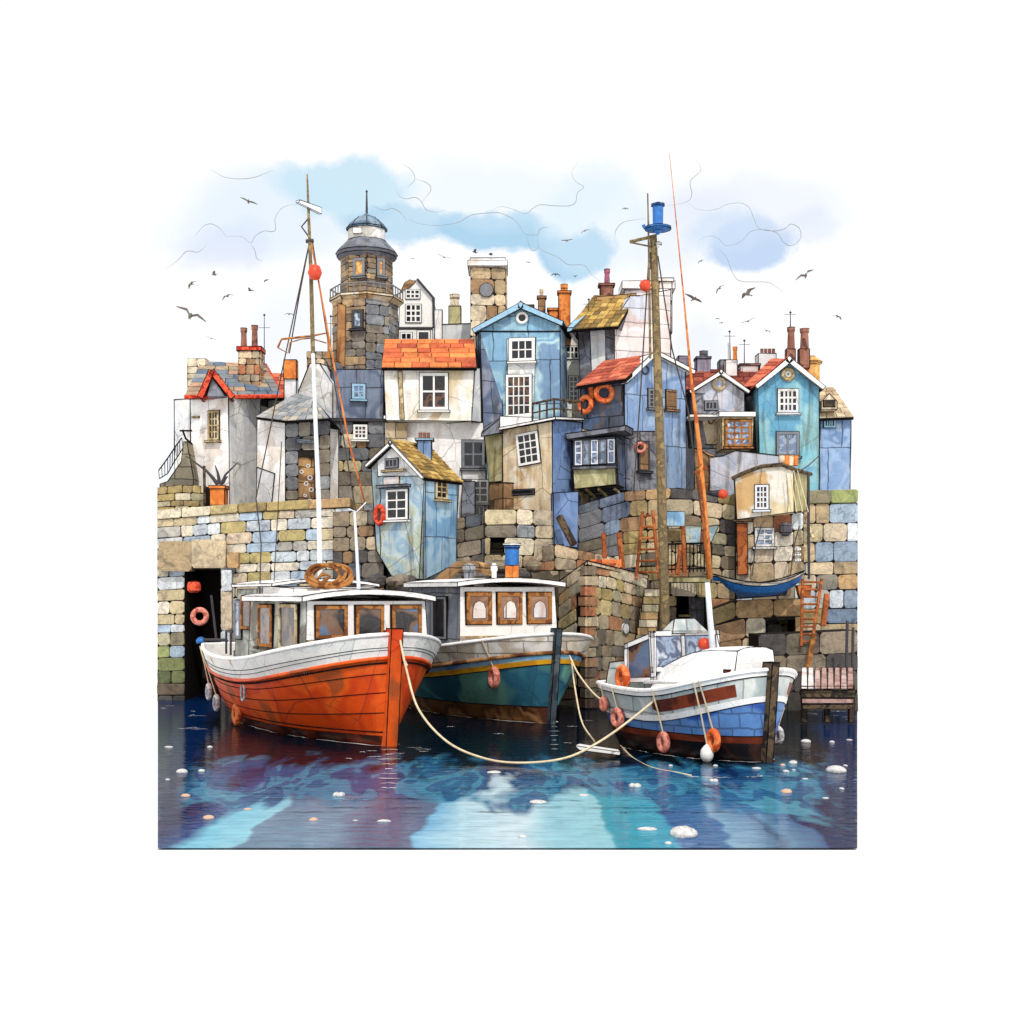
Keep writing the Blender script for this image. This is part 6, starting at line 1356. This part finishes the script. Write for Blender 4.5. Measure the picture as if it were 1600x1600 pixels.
# ================================================================== floats and pebbles on the water
Q('pebble', (208, 206, 204), rough=.5, mott=.5, scale=3); Q('pebble_tan', (214, 176, 150), rough=.5, mott=.35, scale=7)
def pebble(i, mt, two=False):
    mb = MB(); n, m = 14, 8
    for (ox, sc) in (((0, 1),) if not two else ((-.45, .8), (.5, .85))):
        vs = []
        for j in range(m+1):
            th = math.pi*j/m
            for q in range(n):
                a = 2*math.pi*q/n; k = 1+.14*noise.noise(Vector((math.cos(a)*1.3+i*3.1, math.sin(a)*1.3, math.cos(th))))
                vs.append(Vector((math.sin(th)*math.cos(a)*k*sc+ox, math.sin(th)*math.sin(a)*k*.9*sc, -math.cos(th)*.7*sc*k)))
        mb.add(vs, [(j*n+q, j*n+(q+1) % n, (j+1)*n+(q+1) % n, (j+1)*n+q) for j in range(m) for q in range(n)])
    return mb.build('float_stone', [mt], None, smooth=True)
PB = [(1069, 1300, 44, 'biggest white float split by a seam at the front right'), (1044, 1317, 12, 'small float left below the biggest white float'), (1011, 1293, 32, 'thin white sliver float left of the biggest float'), (817, 1307, 14, 'white float alone at the front edge in the middle'),
 (841, 1251, 28, 'flat cream float in the pale middle water'), (912, 1241, 16, 'round white float right of the flat cream one'), (992, 1227, 22, 'double grey white float in the pale middle water'), (529, 1241, 22, 'double white float in the grey blue water below the orange bow'),
 (555, 1281, 9, 'tiny round float left of the white dash'), (600, 1281, 22, 'thin white dash float in the grey blue water'), (490, 1280, 14, 'small pink float in the grey blue water'), (326, 1277, 18, 'tan float at the front left in the pale blue water'),
 (387, 1263, 14, 'small flat white float right of the tan float'), (290, 1243, 14, 'white float above left of the tan float'), (284, 1205, 18, 'heart shaped white float at the left'), (315, 1204, 11, 'tiny cream float right of the heart shaped one'), (264, 1166, 14, 'flat white float furthest back at the left'),
 (328, 1167, 9, 'tiny white float under the orange stern'), (262, 1218, 8, 'tiny blue white float at the left edge'), (1306, 1202, 30, 'large white grey float at the far right'), (1321, 1196, 7, 'tiny float touching the large far right float'), (1259, 1158, 16, 'round float right of the far side ring fender'), (1300, 1159, 9, 'tiny white float near the slipway'), (1327, 1155, 10, 'flat pale float at the right edge'),
 (1239, 1191, 14, 'round grey float behind the blue bow'), (1228, 1205, 11, 'small white float next to the blue stem'), (1223, 1195, 9, 'tiny pink float next to the blue stem'), (1240, 1203, 6, 'speck float beside the blue stem'), (1182, 1199, 15, 'flat grey float under the blue boat bow'), (1258, 1216, 10, 'flat cream float right of the blue bow reflection'), (1229, 1236, 18, 'tan grey float trailing weed below the blue bow'),
 (1315, 1232, 8, 'small round float below the large far right float'), (1290, 1246, 11, 'flat white float near the right edge'), (1115, 1219, 16, 'double pale float under the blue boat'), (1118, 1196, 8, 'tiny pale float under the blue hull'), (1048, 1196, 7, 'tiny white float left under the blue hull'), (772, 1205, 22, 'flat dark rimmed float by the sagging rope')]
for i, (px, py, w, lab) in enumerate(PB):
    d = EYE*F/(py-HOR+w*.12); o = pebble(i, 'pebble_tan' if ('tan' in lab or 'pink' in lab) else 'pebble', 'double' in lab)
    s_ = w*d/F/2; fl = .35 if any(k in lab for k in ('sliver', 'dash', 'flat')) else .75
    o.location = (P3(px, py, d).x, d, s_*fl*.15); o.scale = (s_*(.7 if 'double' in lab else 1), s_*(1.3 if 'biggest' in lab or 'large' in lab else 1.0)*(.4 if 'dash' in lab or 'sliver' in lab else 1), s_*fl); o.rotation_euler = (0, 0, R_.uniform(-.4, .4))
    tag(o, lab, 'float', 'pale floats drifting in the harbour')
mb = MB(); d = 25.2
mb.hexa([P3(905, 1172, d), P3(968, 1180, d), P3(966, 1176, d+.5), P3(912, 1168, d+.5)], [P3(898, 1165, d), P3(970, 1175, d), P3(966, 1171, d+.5), P3(905, 1162, d+.5)]); solo(mb, 'drift_plank', ['white'], 'white plank floating under the sagging mooring rope', 'plank', ink=.01)
# seam strap on biggest float
# ================================================================== white ribbons laid on the water as painted highlight streaks
mb = MB()
def glint_ripple(pts, w):
    P = [Vector((p[0], p[1], .012)) for p in pts]; vs = []
    for i, p in enumerate(P):
        t_ = (P[min(i+1, len(P)-1)]-P[max(i-1, 0)]).normalized(); q = Vector((-t_.y, t_.x, 0))*w*R_.uniform(.4, 1.2)*(.2 if i in (0, len(P)-1) else 1)
        vs += [p-q, p+q]
    mb.add(vs, [(2*i, 2*i+1, 2*i+3, 2*i+2)[::-1] for i in range(len(P)-1)])
for t_, Hh, sds, w in ((ob, H, (-1, 1), .028), (tb_, H2_, (-1, 1), .03), (bb_, H3, (-1, 1), .02)):
    for sd in sds:
        t0 = 0
        while t0 < .85:
            t1 = t0+R_.uniform(.1, .3); glint_ripple([to_world(t_, Hh.p(t0+(t1-t0)*i/8, Hh.vz(t0+(t1-t0)*i/8, 0), sd)+Vector((.02, sd*(.1+.03*math.sin(i*1.7)), 0))) for i in range(9)], w); t0 = t1+R_.uniform(.02, .06)
def wpt(px, py): d = EYE*F/(py-HOR); return Vector(((px-800)*d/F, d))
for i in range(34):
    px, py = R_.choice([(R_.uniform(430, 700), R_.uniform(1168, 1200)), (R_.uniform(680, 940), R_.uniform(1132, 1162)), (R_.uniform(248, 300), R_.uniform(1100, 1140)), (R_.uniform(870, 960), R_.uniform(1108, 1150)), (R_.uniform(1060, 1200), R_.uniform(1196, 1235)), (R_.uniform(1255, 1330), R_.uniform(1108, 1125))])
    l = R_.uniform(8, 32); glint_ripple([wpt(px+l*k/5, py+R_.uniform(-.6, .6)) for k in range(6)], .016)
for k in range(9):
    y = 1172+k*7.5; l = R_.uniform(6, 22); glint_ripple([wpt(608-l+2*l*j/5, y+R_.uniform(-.7, .7)) for j in range(6)], .022)
for k in range(6): y = 1136+k*7; l = R_.uniform(4, 12); glint_ripple([wpt(866-l+2*l*j/5, y) for j in range(6)], .02)
o = mb.build('glint_ripple', ['white'], None); tag(o, 'thin white painted highlight streaks around the three hulls', 'glint_ripple', kind='stuff')
# dark ripple lines, drawn by small wavelets
mb = MB()
for i in range(46):
    px, py = R_.uniform(300, 1260), R_.choice([1208, 1216, 1228, 1232, 1240, 1250, 1262, 1270])+R_.uniform(-2, 2); l = R_.uniform(20, 110)
    glint_ripple([wpt(px+l*k/9, py+R_.uniform(-.9, .9)) for k in range(10) if px+l*k/9 < 1335], .015)
o = mb.build('ripple_lines', ['ink'], None); tag(o, 'thin dark ripple lines on the open water in front of the boats', 'ripples', kind='stuff')
# ================================================================== water
mb = MB(); xs = []
a0, a1 = wpt(246.5, 1325), wpt(1339.5, 1325); yb = 41.25
b0x, b1x = (246.5-800)*yb/F, (1339.5-800)*yb/F
n = 40; vs = []
for j in range(n+1):
    k = j/n; y = a0.y+(yb-a0.y)*k
    for i in range(n+1): u = i/n; xl = a0.x+(b0x-a0.x)*k; xr = a1.x+(b1x-a1.x)*k; vs.append((xl+(xr-xl)*u, y, 0))
mb.add(vs, [(j*(n+1)+i, j*(n+1)+i+1, (j+1)*(n+1)+i+1, (j+1)*(n+1)+i) for j in range(n) for i in range(n)])
m, nt, b = newmat('water'); M['water'] = m
tc = nt.nodes.new('ShaderNodeTexCoord'); v = tc.outputs['Object']
nw = noise_(nt, v, .55, 3, .5); wv = nt.nodes.new('ShaderNodeVectorMath'); wv.operation = 'MULTIPLY_ADD'
nt.links.new(nw.outputs['Color'], wv.inputs[0]); wv.inputs[1].default_value = (.8, 2.2, 0); nt.links.new(v, wv.inputs[2])
sx = nt.nodes.new('ShaderNodeSeparateXYZ'); nt.links.new(wv.outputs[0], sx.inputs[0])
def blob(cx, cy, rx, ry, hard=.12):
    a = math_(nt, 'POWER', math_(nt, 'ABSOLUTE', math_(nt, 'DIVIDE', math_(nt, 'SUBTRACT', sx.outputs[0], cx+.75), rx)), 2)
    c = math_(nt, 'POWER', math_(nt, 'ABSOLUTE', math_(nt, 'DIVIDE', math_(nt, 'SUBTRACT', sx.outputs[1], cy+1.1), ry)), 2)
    mr = nt.nodes.new('ShaderNodeMapRange'); nt.links.new(math_(nt, 'ADD', a, c), mr.inputs[0])
    mr.inputs[1].default_value = 1+hard; mr.inputs[2].default_value = 1-hard; return mr.outputs[0]
# far out deep navy; a mid band of blues; in front, reflected house tints painted into the colour as long tongues
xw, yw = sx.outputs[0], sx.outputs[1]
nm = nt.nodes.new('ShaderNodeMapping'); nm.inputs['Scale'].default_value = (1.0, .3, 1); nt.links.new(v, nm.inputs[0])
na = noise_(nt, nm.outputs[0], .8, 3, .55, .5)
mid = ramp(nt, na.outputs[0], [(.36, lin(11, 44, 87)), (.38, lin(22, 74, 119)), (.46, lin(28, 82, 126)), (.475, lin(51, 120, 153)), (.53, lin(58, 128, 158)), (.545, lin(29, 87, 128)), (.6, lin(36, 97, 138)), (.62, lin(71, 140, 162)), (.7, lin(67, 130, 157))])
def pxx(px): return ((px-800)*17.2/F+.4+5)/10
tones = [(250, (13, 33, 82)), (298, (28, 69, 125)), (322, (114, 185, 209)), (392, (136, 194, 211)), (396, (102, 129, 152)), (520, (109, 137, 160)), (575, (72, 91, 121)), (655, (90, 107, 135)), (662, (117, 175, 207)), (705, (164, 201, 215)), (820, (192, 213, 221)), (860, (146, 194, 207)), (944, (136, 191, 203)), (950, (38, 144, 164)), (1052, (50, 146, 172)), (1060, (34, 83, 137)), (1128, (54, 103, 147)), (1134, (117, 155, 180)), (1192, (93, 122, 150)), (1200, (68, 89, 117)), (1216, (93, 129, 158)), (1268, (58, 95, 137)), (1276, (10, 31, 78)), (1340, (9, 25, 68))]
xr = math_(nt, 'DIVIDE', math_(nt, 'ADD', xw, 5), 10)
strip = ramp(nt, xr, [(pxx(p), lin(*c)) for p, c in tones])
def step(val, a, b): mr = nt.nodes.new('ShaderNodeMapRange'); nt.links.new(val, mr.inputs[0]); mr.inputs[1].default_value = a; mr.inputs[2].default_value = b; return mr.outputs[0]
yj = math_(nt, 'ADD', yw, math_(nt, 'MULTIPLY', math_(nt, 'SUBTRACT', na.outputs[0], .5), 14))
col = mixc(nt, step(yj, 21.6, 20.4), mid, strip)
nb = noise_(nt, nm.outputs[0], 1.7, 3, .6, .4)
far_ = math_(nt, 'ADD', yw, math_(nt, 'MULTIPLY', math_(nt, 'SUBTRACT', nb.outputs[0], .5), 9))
col = mixc(nt, step(far_, 24.2, 26.4), col, lin(0, 17, 30))  # far water coloured near black, standing in for dark hull reflections
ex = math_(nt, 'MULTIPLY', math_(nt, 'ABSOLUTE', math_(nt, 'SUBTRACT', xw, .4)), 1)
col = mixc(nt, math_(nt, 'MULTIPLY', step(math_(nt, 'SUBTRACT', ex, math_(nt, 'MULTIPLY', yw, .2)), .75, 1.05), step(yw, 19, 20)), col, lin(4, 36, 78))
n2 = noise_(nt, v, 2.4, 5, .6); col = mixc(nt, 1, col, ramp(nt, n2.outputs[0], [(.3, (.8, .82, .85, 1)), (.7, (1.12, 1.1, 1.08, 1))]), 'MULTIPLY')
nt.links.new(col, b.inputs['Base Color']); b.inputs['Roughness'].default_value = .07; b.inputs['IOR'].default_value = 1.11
mp = nt.nodes.new('ShaderNodeMapping'); mp.inputs['Scale'].default_value = (.9, 3.0, 1); nt.links.new(v, mp.inputs[0])
n3 = noise_(nt, mp.outputs[0], 1.6, 3, .5, .4); bp = nt.nodes.new('ShaderNodeBump'); bp.inputs['Strength'].default_value = .3; bp.inputs['Distance'].default_value = .05
nt.links.new(n3.outputs[0], bp.inputs['Height']); nt.links.new(bp.outputs[0], b.inputs['Normal'])
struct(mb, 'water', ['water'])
# ================================================================== curling wire-thin cloud edges, high and far behind the town
Q('cloud_line', (150, 154, 158), rough=1, spec=0)
K_ = .21875
CL = [((246, 233), [(60, 860), (150, 790), (210, 730), (290, 735), (350, 690)]), ((246, 233), [(490, 625), (600, 625), (665, 670), (700, 620), (760, 585), (820, 590), (845, 570), (840, 500), (880, 430), (940, 400), (1000, 398)]),
      ((246, 233), [(270, 620), (330, 550), (390, 535), (450, 570), (490, 625)]), ((246, 233), [(665, 680), (695, 720), (710, 780), (750, 800)]), ((246, 233), [(380, 145), (480, 200), (600, 213), (700, 200), (750, 180), (830, 150)]),
      ((496, 233), [(555, 280), (590, 340), (640, 355), (700, 345), (745, 380), (775, 430), (850, 450), (910, 435)]), ((496, 233), [(600, 100), (670, 150), (695, 215), (640, 275)]), ((496, 233), [(700, 215), (780, 240), (810, 290), (745, 378)]),
      ((496, 233), [(380, 400), (470, 435), (540, 425), (600, 460), (640, 520)]), ((496, 233), [(650, 500), (720, 530), (850, 545), (1000, 525), (1080, 480), (1130, 465), (1240, 455), (1300, 455), (1400, 500), (1450, 560), (1490, 610), (1580, 615)]),
      ((746, 233), [(90, 450), (160, 412), (240, 425), (340, 460), (400, 420), (450, 398), (560, 405), (650, 405), (700, 380), (715, 310), (760, 270), (700, 230), (675, 160), (720, 90)]), ((746, 233), [(350, 610), (430, 610), (440, 580), (470, 560), (515, 560)]),
      ((746, 233), [(430, 610), (445, 710), (570, 770), (650, 825), (760, 830), (820, 900), (880, 950)]), ((746, 233), [(350, 615), (370, 690), (400, 725), (440, 700)]), ((746, 233), [(980, 660), (990, 580), (1050, 520), (1200, 495)]),
      ((1000, 233), [(170, 410), (335, 375), (370, 320), (360, 230), (435, 150), (400, 80)]), ((1000, 233), [(335, 375), (400, 425), (480, 437), (560, 425), (620, 395), (720, 385), (780, 420), (815, 500), (850, 565), (950, 585), (1030, 570), (1080, 535), (1140, 570), (1145, 640), (1080, 690), (1020, 660), (980, 600), (880, 575), (790, 590), (720, 660), (620, 690), (560, 640), (500, 620), (440, 640), (405, 668)]),
      ((1000, 233), [(560, 710), (620, 780), (670, 900), (730, 945), (900, 950), (960, 975), (1040, 1030)])]
mb = MB()
for (ox, oy), pts in CL:
    P = [P3(ox+x*K_, oy+y*K_, 90+R_.uniform(-3, 3)*0+(x % 7)) for x, y in pts]; P = [P[0]*2-P[1]]+P+[P[-1]*2-P[-2]]; o_ = []
    for i in range(1, len(P)-2):
        for j in range(6):
            u = j/6; a, b_, c, d = P[i-1:i+3]; o_.append(.5*((2*b_)+(c-a)*u+(2*a-5*b_+4*c-d)*u*u+(3*b_-a-3*c+d)*u**3))
    o_.append(P[-2]); n_ = len(o_)-1
    mb.tube(o_, [.006+.02*math.sin(math.pi*min(1, max(0, k/n_))) for k in range(n_+1)], 5)
struct(mb, 'sky_cloud_edges', ['cloud_line'])
# ================================================================== sky, sun, camera
w = bpy.data.worlds.new('World'); SC.world = w; w.use_nodes = True; nt = w.node_tree; nt.nodes.clear()
out = nt.nodes.new('ShaderNodeOutputWorld'); bg = nt.nodes.new('ShaderNodeBackground'); bg2 = nt.nodes.new('ShaderNodeBackground'); ad = nt.nodes.new('ShaderNodeAddShader')
EL, AZ = math.radians(48), math.radians(9)      # sun behind the viewer, over the right shoulder
sky = nt.nodes.new('ShaderNodeTexSky'); sky.sky_type = 'NISHITA'; sky.sun_disc = False; sky.sun_elevation = EL; sky.sun_rotation = math.pi-AZ
nt.links.new(sky.outputs[0], bg.inputs[0]); bg.inputs[1].default_value = .012      # what comes through the thin bright cloud
tc = nt.nodes.new('ShaderNodeTexCoord'); v = tc.outputs['Generated']
nw = noise_(nt, v, 6.5, 7, .62); wv = nt.nodes.new('ShaderNodeVectorMath'); wv.operation = 'MULTIPLY_ADD'
nt.links.new(nw.outputs['Color'], wv.inputs[0]); wv.inputs[1].default_value = (.1, 0, .08); nt.links.new(v, wv.inputs[2])
sx = nt.nodes.new('ShaderNodeSeparateXYZ'); nt.links.new(wv.outputs[0], sx.inputs[0])
yy = math_(nt, 'MAXIMUM', sx.outputs[1], .05)
U_ = math_(nt, 'SUBTRACT', math_(nt, 'DIVIDE', sx.outputs[0], yy), .05); V_ = math_(nt, 'SUBTRACT', math_(nt, 'DIVIDE', sx.outputs[2], yy), .04)
fwd = math_(nt, 'GREATER_THAN', sx.outputs[1], .1)
col = (.99, .99, .992, 1)
for (px, py, rx, ry, s_, hd, c) in ((400, 330, 130, 60, .5, .7, (205, 226, 244)), (340, 375, 60, 36, .4, .7, (206, 214, 240)), (540, 288, 115, 42, .9, .35, (200, 228, 242)), (620, 335, 110, 26, .8, .4, (176, 212, 234)), (770, 345, 90, 34, .95, .3, (168, 208, 233)), (800, 290, 170, 50, .4, .6, (222, 238, 248)), (890, 375, 62, 38, 1, .3, (172, 208, 233)), (930, 330, 100, 80, .45, .4, (214, 234, 246)),
                              (1090, 350, 90, 60, .45, .6, (222, 230, 246)), (1190, 390, 58, 44, .95, .3, (192, 212, 240)), (1180, 320, 130, 50, .4, .6, (222, 230, 244)), (1150, 360, 60, 30, .6, .5, (206, 224, 244)), (1260, 350, 50, 30, .4, .5, (216, 226, 242)), (300, 690, 26, 80, .4, .7, (222, 226, 242)), (1090, 540, 40, 40, .4, .8, (218, 224, 244)), (460, 500, 60, 60, .3, .8, (222, 226, 244))):
    a = math_(nt, 'POWER', math_(nt, 'ABSOLUTE', math_(nt, 'DIVIDE', math_(nt, 'SUBTRACT', U_, (px-800)/F), rx/F)), 2)
    c2 = math_(nt, 'POWER', math_(nt, 'ABSOLUTE', math_(nt, 'DIVIDE', math_(nt, 'SUBTRACT', V_, (HOR-py-14)/F), ry/F)), 2)
    mr = nt.nodes.new('ShaderNodeMapRange'); nt.links.new(math_(nt, 'ADD', a, c2), mr.inputs[0]); mr.inputs[1].default_value = 1+hd; mr.inputs[2].default_value = 1-hd
    col = mixc(nt, math_(nt, 'MULTIPLY', math_(nt, 'MULTIPLY', mr.outputs[0], s_), fwd), col, lin(*c))
nt.links.new(col, bg2.inputs[0]); bg2.inputs[1].default_value = 1.0
nt.links.new(bg.outputs[0], ad.inputs[0]); nt.links.new(bg2.outputs[0], ad.inputs[1]); nt.links.new(ad.outputs[0], out.inputs[0])
sl = bpy.data.lights.new('sun', 'SUN'); sl.energy = 2.2; sl.angle = math.radians(.5); sl.color = (1, .95, .88)
so = bpy.data.objects.new('sun', sl); COL.objects.link(so)
sd_ = Vector((math.sin(AZ)*math.cos(EL), -math.cos(AZ)*math.cos(EL), math.sin(EL)))     # towards the sun
so.rotation_euler = sd_.to_track_quat('Z', 'Y').to_euler(); so.location = (5, -10, 20)
cam = bpy.data.cameras.new('camera'); co = bpy.data.objects.new('camera', cam); COL.objects.link(co); SC.camera = co
cam.sensor_width = 36; cam.sensor_fit = 'HORIZONTAL'; cam.lens = 36*F/1600; cam.shift_y = (HOR-800)/1600; cam.clip_end = 6000; cam.clip_start = .5
co.location = (0, 0, EYE); co.rotation_euler = (math.pi/2, 0, 0)
SC.view_settings.view_transform = 'Standard'; SC.view_settings.look = 'None'; SC.view_settings.exposure = 0; SC.view_settings.gamma = 1
